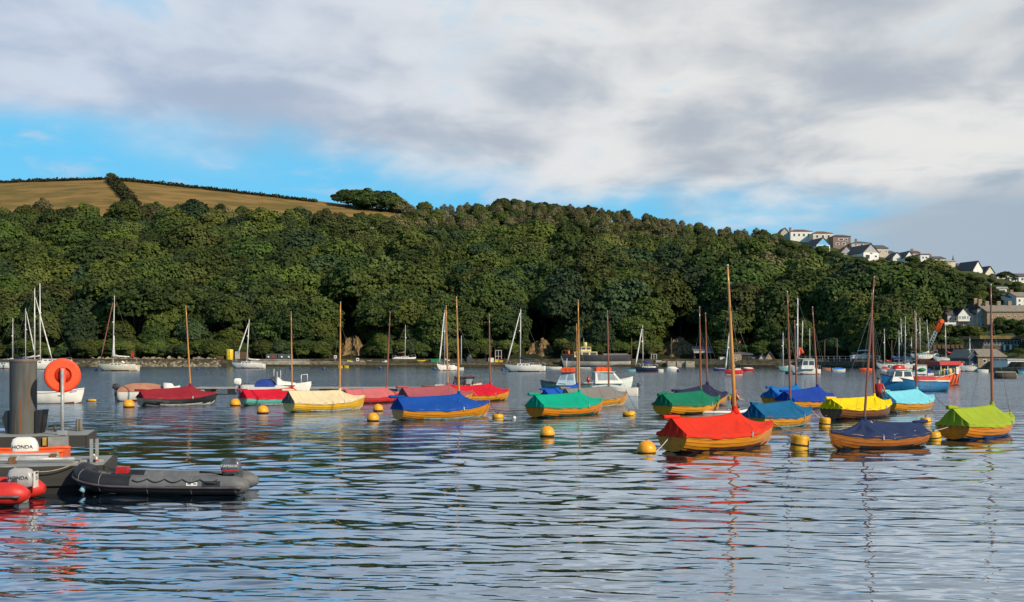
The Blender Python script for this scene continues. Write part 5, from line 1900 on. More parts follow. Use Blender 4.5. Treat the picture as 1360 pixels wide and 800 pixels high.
# little craft along the shore
LIT = [
    ('white dinghy tied behind the yacht near the green skip', 602, 616, 492, M_WHITE, None, None), ('turquoise rowing boat with a blue cover, left of the dark-hulled yacht', 831, 844, 494, M_SEAGR, M_BLUEC, 490),
    ('white inflatable tender at the stern of the dark-hulled yacht', 872, 881, 494.5, M_WHITE, None, None), ('white day boat with a low white cabin, off the stone block wall', 885, 901, 493.5, M_WHITE, M_WHITE, 487),
    ('violet-blue small boat with a pale cover, left of the red-hulled sailing boat', 947, 964, 493, M_PURP, M_GREYM, 490), ('small red boat with a white cover at the stone boathouses', 986, 1001, 493, M_REDH, M_WHITE, 488),
    ('small orange-brown boat between the catamaran and the quay', 1092, 1103, 492.5, M_TAN, None, None), ('white boat with a bright blue cover under the quay railing', 1105, 1122, 494, M_WHITE, mat('canvas_azure', (.01, .19, .55), .8), 488.5),
    ('orange-covered boat moored under the quay railing', 1141, 1159, 494, M_ORH, M_ORANGE, 489), ('white small boat left of the beached workboat', 724, 746, 491, M_WHITE, None, None),
    ('grey-white small boat in front of the beached workboat', 762, 785, 492, M_GREYM, M_WHITE, 489), ('white motor cruiser beside the stone boat shed', 1298, 1312, 495.5, M_WHITE, M_WHITE, 491),
    ('blue-topped small boat at the far right waterside', 1352, 1366, 495, M_SEAGR, M_BLUEC, 490), ('white marina motorboat left of the blue launch', 1183, 1206, 495, M_WHITE, M_DKBLUE, 489), ('yellow-brown skiff off the concrete quay, left part', 449, 455, 489, M_YELP, None, None), ('yellow-brown skiff off the concrete quay, right part', 457, 463, 489, M_YELP, None, None),
    ('small red-white boat with a red bundle, in front of the marina', 1170, 1181, 493.5, M_WHITE, M_REDP, 487)]
for lab, xl, xr, wl, hm, cm, cy in LIT:
    D = F * EYE / (wl - HOR)
    if D > interp(DS, (xl + xr) / 2) - 2:
        wl = HOR + F * EYE / (interp(DS, (xl + xr) / 2) - 2)
    t, L, m, lx, lz, bm, sh = launch_frame(lab, xl, xr, wl, 'l', fb=.62, fs=.5, tr=.85, hull_m=hm, bot_m=hm, name='small_boat', cat='small boat', group='small craft along the far shore', trough=cm is None, deck_m=M_DECK)
    if cm:
        cover_on(t, -L * .42, L * .40, bm, sh, L, lz(cy), cm)

# boats lying on the quay
for lab, x0, x1, y0, hm, up in (('white upturned dinghy on the quay, left of the propped-up yacht', 488, 494, 483.5, M_WHITE, 479), ('pale dinghy on the quay beside the white upturned one', 499, 506, 483.5, M_WHITE, 479.5), ('orange and yellow dinghy on its side on the quay', 554, 566, 483.5, M_YELP, 478.5),
                                ('bright yellow dinghy stored high beside the boatyard shed', 936, 946, 484.5, mat('lime_yellow', (.62, .66, .02), .5), 481)):
    D = interp(DS, (x0 + x1) / 2) + 3.5
    m = D / F
    t = thing('stored_dinghy', lab, 'dinghy', P((x0 + x1) / 2, y0, D), 0, 'dinghies stored on the quay')
    L = (x1 - x0) * m
    t.location.z += .25
    boat_hull(L, .5 * L, (y0 - up) * m * .8, (y0 - up) * m * .7, .8, .2, hull_m=hm, bot_m=hm, parent=t, deck_m=M_DECK)

# ------------------------------------------------------------------ beached workboat on the slip
D = interp(DS, 790) + 1.0
m = D / F
c = P(790.5, 488, D)
t = thing('workboat', 'long black and white workboat with a yellow superstructure, beached on the slip', 'ship', c, math.pi + R(6), None)
L = 92 * m
bm, sh = boat_hull(L, 4.4, 2.9, 2.75, .85, .2, .1, full=.45, bot=1.45, hull_m=mat('hull_black_grey', (.035, .034, .04), .5, scale=1), bot_m=mat('hull_bottom_white', (.52, .50, .45), .6, scale=.8, col2=(.38, .33, .26)), parent=t, deck_m=mat('deck_rust', (.20, .13, .10), .8), rail=mat('fender_wood', (.20, .14, .08), .8), n=24)
lx = lambda px: -(px - 790.5) * m
lz = lambda py: (HOR - py) * m + EYE - c.z
M_BUFF = mat('superstructure_buff', (.70, .55, .24), .5, var=.08)
wheelhouse(t, lx(792), lx(761), 1.5, 1.4, lz(474.5), lz(467.5), M_BUFF, M_GLASS, 3, 2, rake_f=.1)
wheelhouse(t, lx(784), lx(770), 1.1, 1.1, lz(467), lz(461), M_BUFF, M_GLASS, 2, 2, rake_f=.1)
MB().lathe([(.01, 0), (.42, 0), (.40, 1.0), (.01, 1.05)], 12, c=(lx(777), 0, lz(461))).build('funnel', M_BUFF, t)
MB().tube([(lx(775), 0, lz(458)), (lx(775), 0, lz(450))], .05, 6).build('mast', M_GREYM, t)
MB().lathe([(.01, 0), (.25, 0), (.25, 1.0), (.01, 1.0)], 10, c=(lx(755), 0, lz(472))).build('winch', M_ORANGE, t)
rails(t, [(lx(x), -2.0, 2.75) for x in (748, 753, 758)], .9, .04, m=M_TEAK)
MB().box(lx(833), lx(800), -1.4, 1.4, 2.6, 3.05).build('hatch_cover', mat('hatch_grey', (.16, .15, .15), .7), t)
sl = MB()
sl.box(-L * .42, -L * .36, -1.4, 1.4, -.9, 0)
sl.box(L * .1, L * .16, -1.4, 1.4, -.9, 0)
sl.build('keel_block', M_TEAK, t)

# round-ended dark mooring pontoon at the far right and its red buoy
p = W(1338, 503)
t = thing('mooring_drum', 'dark half-sunk cylindrical mooring drum with a pale end, at the far right', 'mooring drum', p + Vector((0, .6, 0)), 0)
MB().tube([(-1.2, 0, .25), (1.2, 0, .25)], .52, 16).build('drum', mat('drum_dark', (.05, .04, .03), .8), t)
MB().tube([(1.2, 0, .25), (1.24, 0, .25)], .5, 16).build('drum_end', M_DECK, t)
MB().box(-1.25, 1.2, -.2, .2, .76, .82).build('top_plank', M_DECK, t)
round_buoy(1346, 492.5, 8, 'red round buoy behind the dark mooring drum', M_ORANGE, 0.1)

# floating walkway behind the left dinghies
p = W(430, 523)
D = p.y
m = D / F
t = thing('floating_walkway', 'long narrow floating walkway running behind the left dinghies', 'pontoon', (0, D, 0), 0)
x0, x1 = (262 - 680) * m, (625 - 680) * m
MB().box(x0, x1, -.9, .9, .40, .50).build('deck', mat('walkway_planks', (.34, .33, .30), .85, scale=4, stretch=(6, .5, 1)), t)
fl = MB()
n = 9
for i in range(n):
    a = x0 + (x1 - x0) * i / n
    fl.box(a + .2, a + 1.3, -.85, .85, -.15, .397)
fl.build('float', M_ANTIK, t)
bp = MB()
for px in (269, 438):
    bp.box((px - 680) * m, (px - 674) * m, -.88, -.6, .505, .56)
bp.build('fender', M_GREYM, t)
p = W(267, 524)
tag(MB().box(-.35, .35, -.3, .3, -.1, .36).build('float_box', mat('pale_blue_grey', (.42, .52, .56), .6), None, p - Vector((0, .6, 0))), 'pale blue-grey float box at the left end of the walkway', 'float')
# ------------------------------------------------------------------ quays, boatyard and its clutter
M_CONC = mat('pale_concrete', (.42, .38, .30), .9, scale=.9, stretch=(1, 1, 1.6), col2=(.22, .19, .14), detail=9, bump=.3)
M_QSTONE = mat('quay_stone', (.26, .20, .125), .95, scale=1.6, stretch=(1, 1, 2), col2=(.09, .065, .04), detail=9, bump=.6)
M_DSTONE = mat('dark_quay_stone', (.14, .115, .09), .95, scale=1.6, stretch=(1, 1, 2), col2=(.05, .042, .034), detail=9, bump=.6)
M_WEEDG = mat('tide_weed', (.055, .05, .022), .95, scale=2, col2=(.025, .024, .012))
M_HSTONE = mat('house_stone', (.40, .30, .19), .9, scale=3.0, stretch=(1, 1, 1.8), col2=(.20, .14, .085), detail=8, bump=.4)
M_SLATE = mat('roof_slate', (.115, .11, .115), .8, scale=2.5, stretch=(1, 3, 3), col2=(.06, .058, .065), detail=7)
M_SLATEL = mat('roof_pale_slate', (.30, .26, .20), .85, scale=1.5, stretch=(1, 3, 3), col2=(.17, .15, .125), detail=8)
M_TILE = mat('roof_brown_tile', (.20, .095, .065), .85, scale=2.5, stretch=(1, 3, 3), col2=(.11, .055, .04))
M_WALLW = mat('render_white', (.78, .76, .70), .85, var=.05, scale=1)
M_WALLC = mat('render_cream', (.66, .58, .44), .85, var=.06, scale=1)
M_WALLB = mat('render_beige', (.48, .42, .34), .85, var=.08, scale=1)
M_WALLG = mat('render_grey', (.40, .39, .38), .85, var=.08, scale=1)
M_WALLT = mat('hung_tile_brown', (.26, .17, .13), .85, var=.12, scale=4)
M_PANE = mat('window_pane', (.045, .055, .065), .15, var=.1, spec=.7)
M_FRAME = mat('window_frame_white', (.78, .77, .74), .5, var=.03)
M_TIMB = mat('brown_timber', (.15, .085, .045), .85, scale=3, stretch=(1, 1, 6), col2=(.07, .04, .024))
M_SHADE = mat('shed_shade_colour', (.03, .028, .027), .9)  # near-black colour put in for the shade inside open sheds
M_TIN = mat('tin_roof', (.20, .195, .19), .6, scale=2, stretch=(6, 1, 1), col2=(.11, .10, .10))


def quay(label, x0, x1, ytop, m, thick=3.0, out=0.0, cap=None, weed=True):
    t = thing('quay_wall', label, 'quay wall', (0, 0, 0))
    n = max(2, int((x1 - x0) / 18))
    fr, tp, wd, cpb = [], [], [], []
    for i in range(n + 1):
        x = x0 + (x1 - x0) * i / n
        D = interp(DS, x) + .2 - out
        z = (HOR - ytop) * D / F + EYE
        a = P(x, 480, D)
        fr.append([Vector((a.x, D, -1)), Vector((a.x, D, z)), Vector((a.x * (D + thick) / D, D + thick, z)), Vector((a.x * (D + thick) / D, D + thick, -1))])
        wd.append([Vector((a.x, D - .06, -.5)), Vector((a.x, D - .05, .45 + random.uniform(-.1, .12))), Vector((a.x, D + .02, .5))])
        if cap:
            cpb.append([Vector((a.x, D - .12, z + .002)), Vector((a.x, D - .12, z + .16)), Vector((a.x * (D + 1.2) / D, D + 1.2, z + .16)), Vector((a.x * (D + 1.2) / D, D + 1.2, z + .002))])
    MB().loft(fr, sm=False).build('wall', m, t)
    if weed:
        MB().loft(wd, closed=False, caps=(False, False), sm=False).build('weed_line', M_WEEDG, t)
    if cap:
        MB().loft(cpb, sm=False).build('coping', cap, t)
    return t


quay('pale concrete quay behind the yacht beside the yellow tank', 333, 411, 478.5, M_CONC, 6, .5, cap=M_CONC)
quay('low brown stone quay with a pale coping, right of the pale concrete one', 411, 485, 481.5, M_QSTONE, 6, 0, cap=M_CONC)
quay('long low brown stone quay below the propped-up yacht and green skip', 485, 735, 483.5, M_QSTONE, 6, 0)
quay('weedy stone foreshore wall under the beached workboat', 735, 878, 486.5, M_DSTONE, 6, 0)
quay('stone quay below the dark boatyard shed', 921, 984, 482.5, M_DSTONE, 6, 0)
quay('stone quay in front of the stone boathouses', 984, 1030, 483.8, M_QSTONE, 5, .6)
quay('dark stone harbour wall with a thin rail behind the catamaran', 1056, 1176, 480.5, M_DSTONE, 6, 0)
quay('dark stone wall behind the marina yachts', 1176, 1290, 484.5, M_DSTONE, 6, -1)
quay('stone waterside wall at the far right below the stone boat shed', 1290, 1420, 488.5, M_QSTONE, 8, .5)
# the rail on the harbour wall
t = thing('quay_railing', 'thin grey railing along the top of the dark harbour wall', 'railing', (0, 0, 0))
rl = MB()
pts = []
for i in range(15):
    x = 1062 + i * 7.6
    D = interp(DS, x) + .6
    pts.append(P(x, 480.3, D))
for h in (.55, 1.05):
    rl.tube([p + Vector((0, 0, h)) for p in pts], .04, 5)
rl.build('rail', M_GREYM, t)
for p in pts:
    MB().tube([p - Vector((0, 0, .05)), p + Vector((0, 0, 1.05))], .045, 5).build('post', M_GREYM, t)
# great stone blocks
for i in range(3):
    x = 887 + i * 12.2
    D = interp(DS, x) - .6
    m = D / F
    w = 11.6 * m
    bl = MB()
    bl.box(-w / 2, w / 2, 0, 2.5, -.8, (HOR - 480) * m + EYE)
    tag(bl.build('concrete_block', M_CONC, None, P(x + 5.5, 490, D) * Vector((1, 1, 0)) if False else Vector((P(x + 5.5, 490, D).x, D, 0))), '%s big pale concrete block of the wall under the bare earth bank' % ('leftmost', 'middle', 'rightmost')[i], 'concrete block', 'concrete blocks by the boatyard')

# rubble rocks
M_ROCK = mat('rubble_rock', (.36, .31, .21), .9, scale=1.2, col2=(.09, .078, .05), objrand=.1, detail=8)
rng = random.Random(5)
rk = MB()
for i in range(900):
    x = rng.uniform(122, 292) if i < 700 else rng.uniform(-40, 122)
    D = interp(DS, x) + rng.uniform(-.5, 6.5)
    if i >= 700 and rng.random() < .4:
        continue
    p = P(x, 480, D)
    p.z = -.3 + (D - interp(DS, x)) * .30 + rng.uniform(-.1, .25)
    s = rng.uniform(.2, .62)
    vs = []
    M = Matrix.Rotation(rng.uniform(0, 6), 3, 'Z') @ Matrix.Rotation(rng.uniform(0, 6), 3, 'X')
    for a in ((1, 0, 0), (-1, 0, 0), (0, 1, 0), (0, -1, 0), (0, 0, 1), (0, 0, -1)):
        for b in ((.6, .5, .4), (-.4, .6, -.5)):
            v = Vector(a) + Vector(b) * rng.uniform(.2, .7)
            vs.append(p + M @ Vector((v.x * s * 1.2, v.y * s, v.z * s * .8)))
    bm = bmesh.new()
    for v in vs:
        bm.verts.new(v)
    bmesh.ops.convex_hull(bm, input=bm.verts)
    bm.verts.ensure_lookup_table()
    idx = {v: k for k, v in enumerate(bm.verts)}
    rk.add([v.co.copy() for v in bm.verts], [tuple(idx[v] for v in f.verts) for f in bm.faces])
    bm.free()
tag(rk.build('rubble', M_ROCK), 'pale rubble rocks heaped along the left shore', 'rocks', kind='stuff')


# small things on the quay
def ash(x, y, out=3.0):
    D = interp(DS, x) + out
    p = P(x, y, D)
    return p, D / F


def crate(name, label, x0, x1, y0, y1, m, dep=1.6, out=3.0, group=None, cat=None, lid=None, legs=None):
    p, k = ash((x0 + x1) / 2, y1, out)
    w, h = (x1 - x0) * k, (y1 - y0) * k
    t = thing(name, label, cat or name.replace('_', ' '), p, 0, group)
    b = MB()
    b.box(-w / 2, w / 2, 0, dep, 0, h)
    b.build('body', m, t)
    if lid:
        MB().box(-w / 2 - .05, w / 2 + .05, -.05, dep + .05, h + .002, h + .14).build('lid', lid, t)
    return t, w, h


M_CGREY = mat('container_grey', (.085, .095, .10), .6, scale=3, stretch=(12, 1, 1), col2=(.06, .066, .07))
for x0, x1, lab in ((353, 368, 'dark grey container with a red sign, left of the pair on the quay'), (369, 387, 'dark grey container without a red sign, right of the pair on the quay')):
    t, w, h = crate('container', lab, x0, x1, 470.5, 479, M_CGREY, 2.4, 5, 'grey containers on the quay', 'container')
    rb = MB()
    for i in range(9):
        rb.box(-w / 2 + w * (i + .3) / 9, -w / 2 + w * (i + .7) / 9, -.05, -.005, .15, h - .15)
    rb.build('ribbed_front', M_CGREY, t)
    dd = (-w * .28,) if x0 < 360 else (-w * .22, w * .3)
    for dx in dd:
        MB().lathe([(.01, 0), (.22, 0), (.22, .03), (.01, .03)], 14).build('white_disc', M_FRAME, t).matrix_local = Matrix.Translation((dx, -.06, h * .55)) @ Matrix.Rotation(R(90), 4, 'X')
    if x0 < 360:
        MB().box(w * .08, w * .26, -.10, -.055, h * .35, h * .75).build('red_sign', M_REDP, t)
# yellow tank on its stand
p, k = ash(305, 478.5, 4)
t = thing('yellow_tank', 'tall yellow tank with a dark ladder at the end of the rubble shore', 'tank', p, 0)
MB().lathe([(.01, 0), (.75, 0), (.80, .1), (.80, 2.3), (.75, 2.4), (.01, 2.45)], 24).build('tank', M_YELP, t)
ld = MB()
for i in range(7):
    ld.box(.05, .35, -.86, -.81, .15 + i * .33, .20 + i * .33)
ld.build('ladder', M_BLACK, t)
t, w, h = crate('white_cabinet', 'slim grey-white cabinet right of the yellow tank', 312, 317, 467, 478.5, M_WALLG, 1.0, 4)
t, w, h = crate('rusty_bin', 'dark rusty bin left of the yellow tank', 290, 297, 473, 479.5, M_TIMB, 1.2, 4)
t, w, h = crate('timber_stack', 'brown stack of timber right of the slim cabinet', 318, 330, 467.5, 478.5, M_TIMB, 1.0, 6)
# signs
for x, y0, col, lab in ((445.5, 472.5, M_FRAME, 'white notice board on a post, left one above the quay by the cream boat\'s mast'), (475, 476, M_REDP, 'red and white round-cornered sign standing on the quay right of the bare bank')):
    p, k = ash(x, 480.5, 2.5)
    t = thing('sign', lab, 'sign', p, 0)
    h = (480.5 - y0) * k
    MB().tube([(0, 0, 0), (0, 0, h)], .05, 6).build('post', M_GREYM, t)
    MB().box(-.32, .32, -.06, -.02, h - .62, h + .05).build('board', M_FRAME, t)
    MB().box(-.2, .2, -.075, -.062, h - .45, h - .12).build('symbol', M_REDP, t)
CL = [('yellow_crate', 'yellow crate on the quay left of the red sign', 461, 465, 479, 482.5, M_YELP), ('white_bag', 'white builder\'s bag beside the yellow crate', 465.5, 468, 480, 482.5, M_WALLW), ('brown_crate', 'ochre crate right of the red sign', 478, 483, 479.5, 483, mat('ochre_wood', (.45, .27, .08), .8)),
      ('blue_barrel', 'light blue barrel stack left of the propped-up yacht', 507, 511, 480.5, 484, mat('pale_turquoise', (.2, .45, .52), .6)), ('white_box', 'white box left of the blue-bottomed yacht ashore', 511, 514, 479.5, 484, M_WALLW),
      ('green_skip', 'bright green covered skip on the quay', 572, 586, 478, 484, M_GREENP), ('dark_tank', 'dark rounded tank by the quay crane base', 620, 627, 474, 483.5, M_DGREY), ('white_box', 'white box left of the yellow box under the white gantry', 649, 655.5, 476, 482.5, M_WALLW), ('yellow_box', 'yellow box under the white gantry', 657, 662, 478, 482.5, M_YELP), ('orange_box', 'orange box right of the yellow box under the gantry', 663, 668, 479, 483.5, mat('light_orange', (.75, .32, .04), .6)),
      ('flat_trailer', 'long low flat trailer on the quay left of the gantry', 632, 650, 480.5, 483.5, M_DGREY), ('pallet_stack', 'ochre pallet stack left of the grey stone blocks', 879, 886, 480, 487, mat('ochre_wood', (.45, .27, .08), .8)), ('rusty_boiler', 'rusty grey boiler left of the stone blocks', 871, 879, 479, 489, M_GREYM)]
for nm, lab, x0, x1, y0, y1, mm in CL:
    t, w, h = crate(nm, lab, x0, x1, y0, y1, mm, 1.4, 2.6)
    if nm in ('green_skip',):
        MB().loft([[Vector((x, .0, h + .002)), Vector((x, .7, h + .25 + .1 * math.sin(x * 3))), Vector((x, 1.4, h + .002))] for x in (-w / 2, -w / 4, 0, w / 4, w / 2)], closed=False, caps=(False, False)).build('tarpaulin', M_GREENP, t)
    elif nm == 'dark_tank':
        MB().sphere((0, .7, h), w * .4, 14, 8).build('dome', M_DGREY, t)
    else:
        MB().box(-w / 2 - .03, w / 2 + .03, -.03, 1.43, h + .002, h + .07).build('lid', mm, t)


def gantry(label, x0, x1, y0, y1, n=3):
    p, k = ash((x0 + x1) / 2, y1, 4)
    t = thing('gantry_frame', label, 'gantry', p, 0)
    w, h = (x1 - x0) * k, (y1 - y0) * k
    for i in range(n):
        x = -w / 2 + w * i / (n - 1)
        MB().box(x - .07, x + .07, -.07, .07, 0, h).build('upright', M_WALLG, t)
    MB().box(-w / 2 - .07, w / 2 + .07, -.08, .08, h + .002, h + .14).build('top_beam', M_WALLG, t)
    MB().box(-w / 2, w / 2, -.05, .05, h * .55, h * .55 + .1).build('cross_beam', M_WALLG, t)


gantry('white steel frame standing on the quay right of the crimson-covered boat\'s mast', 658, 666, 466, 483)
gantry('pale steel frame standing behind the dark-hulled yacht', 865, 872, 471, 487)
# timber piles along the shore
for x, y0, y1, lab in ((838.5, 449, 487, 'tall bare timber post at the bow of the beached workboat'), (891.5, 449, 480, 'tall bare timber post in front of the wide earth bank'), (1095, 452, 482, 'slim bare post above the harbour wall, left one'), (1111.5, 450, 482, 'slim bare post above the harbour wall, second from the left'), (1184, 452, 480, 'slim bare post left of the marina masts'), (612.5, 446, 490, 'grey timber pile right of the yacht by the green skip')):
    p, k = ash(x, y1, 2.0)
    tag(MB().tube([(0, 0, -.5), (.05, 0, (y1 - y0) * k)], [.13, .09], 8).build('timber_post', M_TIMB if x != 612.5 else M_GREYM, None, p), lab, 'post', 'bare posts along the far shore')


# cranes
def lattice(parent, a, b, w, m, name, nb=9):
    a, b = Vector(a), Vector(b)
    d = (b - a).normalized()
    u = d.cross(Vector((0, 1, 0))).normalized()
    mb = MB()
    cs = [u * w + Vector((0, w, 0)), -u * w + Vector((0, w, 0)), -u * w - Vector((0, w, 0)), u * w - Vector((0, w, 0))]
    for c in cs:
        mb.tube([a + c, b + c * .6], .07, 5)
    for i in range(nb):
        k0, k1 = i / nb, (i + 1) / nb
        for q in range(4):
            c0, c1 = cs[q], cs[(q + 1) % 4]
            mb.tube([a.lerp(b, k0) + c0 * (1 - .4 * k0), a.lerp(b, k1) + c1 * (1 - .4 * k1)], .045, 4)
    return mb.build(name, m, parent)


D = interp(DS, 1235) + 9
k = D / F
p = P(1227, 474, D)
t = thing('crane', 'lattice-boom crane with an orange upper boom, above the marina', 'crane', p, 0)
q = lambda x, y: Vector(((x - 1227) * k, 0, (474 - y) * k))
lattice(t, q(1228, 472), q(1243, 440), .40, mat('crane_grey_blue', (.24, .30, .33), .5), 'lower_boom')
lattice(t, q(1243.3, 439.5), q(1250.5, 426), .42, M_ORANGE, 'upper_boom', 6)
MB().tube([q(1250, 427) - Vector((0, .5, 0)), q(1250, 427) + Vector((0, .5, 0))], .42, 12).build('boom_head', M_ORANGE, t)
MB().box(-2.2, .6, -1.2, 1.2, -1.2, .6).build('cab', M_SEAGR, t)
D = interp(DS, 1064) + 6
k = D / F
t = thing('crane', 'bent orange knuckle-boom crane behind the catamaran', 'crane', P(1062, 482, D), 0)
q = lambda x, y: Vector(((x - 1062) * k, 0, (482 - y) * k))
MB().tube([q(1061, 482), q(1061.5, 462)], [.28, .22], 8).build('post', M_ORANGE, t)
MB().tube([q(1061.5, 462), q(1065, 466), q(1069, 472)], [.24, .26, .2], 8).build('arm', M_ORANGE, t)
MB().tube([q(1069, 472), q(1070, 476)], [.26, .2], 8).build('jib', M_ORANGE, t)
D = interp(DS, 979) + 8
k = D / F
t = thing('crane', 'small dark red crane jib above the stone boathouse roofs', 'crane', P(978, 470, D), 0)
q = lambda x, y: Vector(((x - 978) * k, 0, (470 - y) * k))
MB().tube([q(978, 474), q(977.5, 460)], .22, 8).build('post', M_REDP, t)
MB().tube([q(977, 462), q(981, 457), q(983, 453)], [.2, .25, .2], 8).build('jib', M_REDP, t)


# ------------------------------------------------------------------ buildings
def window(parent, q, u0, u1, v0, v1, frame=None, glass=None, out=.03):
    f = MB()
    face_panel(f, q, u0, u1, v0, v1, out)
    fo = f.build('window', frame or M_FRAME, parent)
    du, dv = (u1 - u0) * .14, (v1 - v0) * .14
    g = MB()
    face_panel(g, q, u0 + du, u1 - du, v0 + dv, v1 - dv, out + .025)
    g.build('pane', glass or M_PANE, fo)
    return fo


def house(label, x0, x1, ybase, yeave, yridge, D, depth=7.0, axis='x', yaw=0.0, wall=None, roof=None, wins=(), side=None, sidewins=(), chim=(), name='house', cat='house', group=None, over=.25, flat=False, door=None, gable=None, frame=None, hip=0.0, down=3.0):
    """A house whose front runs between columns x0 and x1.  axis 'x': the ridge runs along the front; 'y': the gable faces the water."""
    k = D / F
    mid = (x0 + x1) / 2
    c = P(mid, ybase, D)
    w = (x1 - x0) * k / max(.5, abs(math.cos(R(yaw)) + .0))
    h = (ybase - yeave) * k
    rh = (yeave - yridge) * k
    t = thing(name, label, cat, c, R(yaw), group)
    X0, X1 = -w / 2, w / 2
    wb = MB()
    wb.box(X0, X1, 0, depth, -down, h)
    if not flat and hip == 0:
        if axis == 'x':
            for X in (X0, X1):
                pass
            wb.add([Vector((X0, 0, h)), Vector((X0, depth, h)), Vector((X0, depth / 2, h + rh)), Vector((X1, 0, h)), Vector((X1, depth, h)), Vector((X1, depth / 2, h + rh))], [(0, 2, 1), (3, 4, 5)])
        else:
            wb.add([Vector((X0, 0, h)), Vector((X1, 0, h)), Vector((0, 0, h + rh)), Vector((X0, depth, h)), Vector((X1, depth, h)), Vector((0, depth, h + rh))], [(0, 1, 2), (3, 5, 4)], 1 if gable else 0)
    wo = wb.build('wall', [wall or M_WALLW, gable or wall or M_WALLW], t)
    rb = MB()
    th = .16
    if flat:
        rb.box(X0 - over, X1 + over, -over, depth + over, h + .003, h + .003 + max(.2, rh))
    elif hip:
        e = [Vector((X0 - over, -over, h)), Vector((X1 + over, -over, h)), Vector((X1 + over, depth + over, h)), Vector((X0 - over, depth + over, h))]
        r = [Vector((X0 + hip, depth / 2, h + rh)), Vector((X1 - hip, depth / 2, h + rh))]
        rb.add(e + r, [(0, 1, 5, 4), (1, 2, 5), (2, 3, 4, 5), (3, 0, 4), (0, 3, 2, 1)])
    elif axis == 'x':
        for sg, y in ((-1, 0), (1, depth)):
            sl = rh / (depth / 2)
            y0, z0 = y + sg * over, h - sl * over
            q = [Vector((X0 - over, y0, z0 + .02)), Vector((X1 + over, y0, z0 + .02)), Vector((X1 + over, depth / 2, h + rh + .02)), Vector((X0 - over, depth / 2, h + rh + .02))]
            if sg > 0:
                q = [q[1], q[0], q[3], q[2]]
            rb.add(q + [p + Vector((0, 0, th)) for p in q], [(4, 5, 6, 7), (0, 3, 2, 1), (0, 1, 5, 4), (1, 2, 6, 5), (2, 3, 7, 6), (3, 0, 4, 7)])
    else:
        for sg, X in ((-1, X0), (1, X1)):
            sl = rh / (w / 2)
            xa, za = X + sg * over, h - sl * over
            q = [Vector((xa, -over, za + .02)), Vector((0, -over, h + rh + .02)), Vector((0, depth + over, h + rh + .02)), Vector((xa, depth + over, za + .02))]
            if sg > 0:
                q = [q[1], q[0], q[3], q[2]]
            rb.add(q + [p + Vector((0, 0, th)) for p in q], [(4, 5, 6, 7), (0, 3, 2, 1), (0, 1, 5, 4), (1, 2, 6, 5), (2, 3, 7, 6), (3, 0, 4, 7)])
    ro = rb.build('roof', roof or M_SLATE, t)
    for cx, ch in chim:
        cb = MB()
        zb = h + rh - .6
        cb.box(X0 + cx * w - .4, X0 + cx * w + .4, depth / 2 - .35, depth / 2 + .35, zb, h + rh + ch)
        co = cb.build('chimney', wall if wall in (M_HSTONE,) else M_WALLT, ro)
    fq = (Vector((X0, 0, 0)), Vector((X1, 0, 0)), Vector((X1, 0, h)), Vector((X0, 0, h)))
    for u0, u1, v0, v1 in wins:
        window(wo, fq, u0, u1, v0, v1, frame)
    lq = (Vector((X0, depth, 0)), Vector((X0, 0, 0)), Vector((X0, 0, h)), Vector((X0, depth, h)))
    rq = (Vector((X1, 0, 0)), Vector((X1, depth, 0)), Vector((X1, depth, h)), Vector((X1, 0, h)))
    for sd, u0, u1, v0, v1 in sidewins:
        window(wo, lq if sd == 'l' else rq, u0, u1, v0, v1, frame)
    if door:
        d = MB()
        face_panel(d, fq, door[0], door[1], 0.01, door[2], .03)
        d.build('door', door[3] if len(door) > 3 else M_TIMB, wo)
    return t, w, h, wo


def wrow(n, v0, v1, a=.06, b=.94, f=.5):
    s = (b - a) / n
    return [(a + s * (i + .5 - f / 2), a + s * (i + .5 + f / 2), v0, v1) for i in range(n)]


def cd(x, dd=0):
    return interp(DC, x) + dd


GS = 'houses along the skyline of the right-hand hill'
house('pale long house at the left end of the skyline row, brown-red roof', 1050, 1079, 320, 307.5, 303.5, cd(1060, -2), 8, hip=2.5, wall=M_WALLW, roof=M_TILE, wins=wrow(4, .45, .8), group=GS, chim=((.1, .8),))
house('small beige gable-ended house left of the pale long one', 1037, 1048, 316, 309, 303, cd(1042, -2), 7, 'y', wall=M_WALLB, roof=M_TILE, group=GS, wins=((.35, .65, .3, .7),))
house('cream house with a brown-red hipped roof, second along the skyline', 1080, 1106, 320, 310, 306, cd(1090, -4), 8, hip=2.5, wall=M_WALLC, roof=M_TILE, wins=wrow(3, .35, .8), group=GS)
house('brown-clad house with a cream ground floor, third along the skyline', 1106.5, 1130, 327, 314, 310.5, cd(1118, -6), 8, hip=2.0, wall=M_WALLT, roof=M_TILE, wins=[(.30, .62, .58, .80), (.70, .82, .5, .8), (.15, .35, .1, .35), (.5, .7, .1, .35)], group=GS)
house('chalet with a bright blue glazed gable and dark roof', 1084, 1103, 337, 325.5, 316, cd(1095, -26), 9, 'y', yaw=12, wall=M_WALLW, roof=M_SLATE, gable=mat('blue_cladding', (.12, .42, .72), .5), wins=[(.06, .32, .5, .92), (.36, .64, .5, .92), (.68, .94, .5, .92), (.1, .3, .05, .35)], frame=mat('blue_frames', (.05, .32, .68), .5), group=GS)
house('white terrace block stepping down right of the blue chalet', 1104, 1124, 343, 339, 337.5, cd(1112, -26), 5, flat=True, wall=M_WALLC, roof=M_WALLG, wins=wrow(3, .2, .8), group=GS)
house('low dark-roofed gable house between the chalet and the big gabled house', 1117, 1133, 342, 335.5, 327.5, cd(1122, -18), 6, 'y', wall=M_WALLG, roof=M_SLATE, group=GS, wins=((.3, .6, .3, .7),))
house('grey-roofed house behind the big gabled house', 1131, 1158, 328, 323, 319.5, cd(1140, -6), 8, hip=3, wall=M_WALLB, roof=M_SLATE, group=GS, chim=((.38, 1.0),), wins=wrow(3, .3, .8))
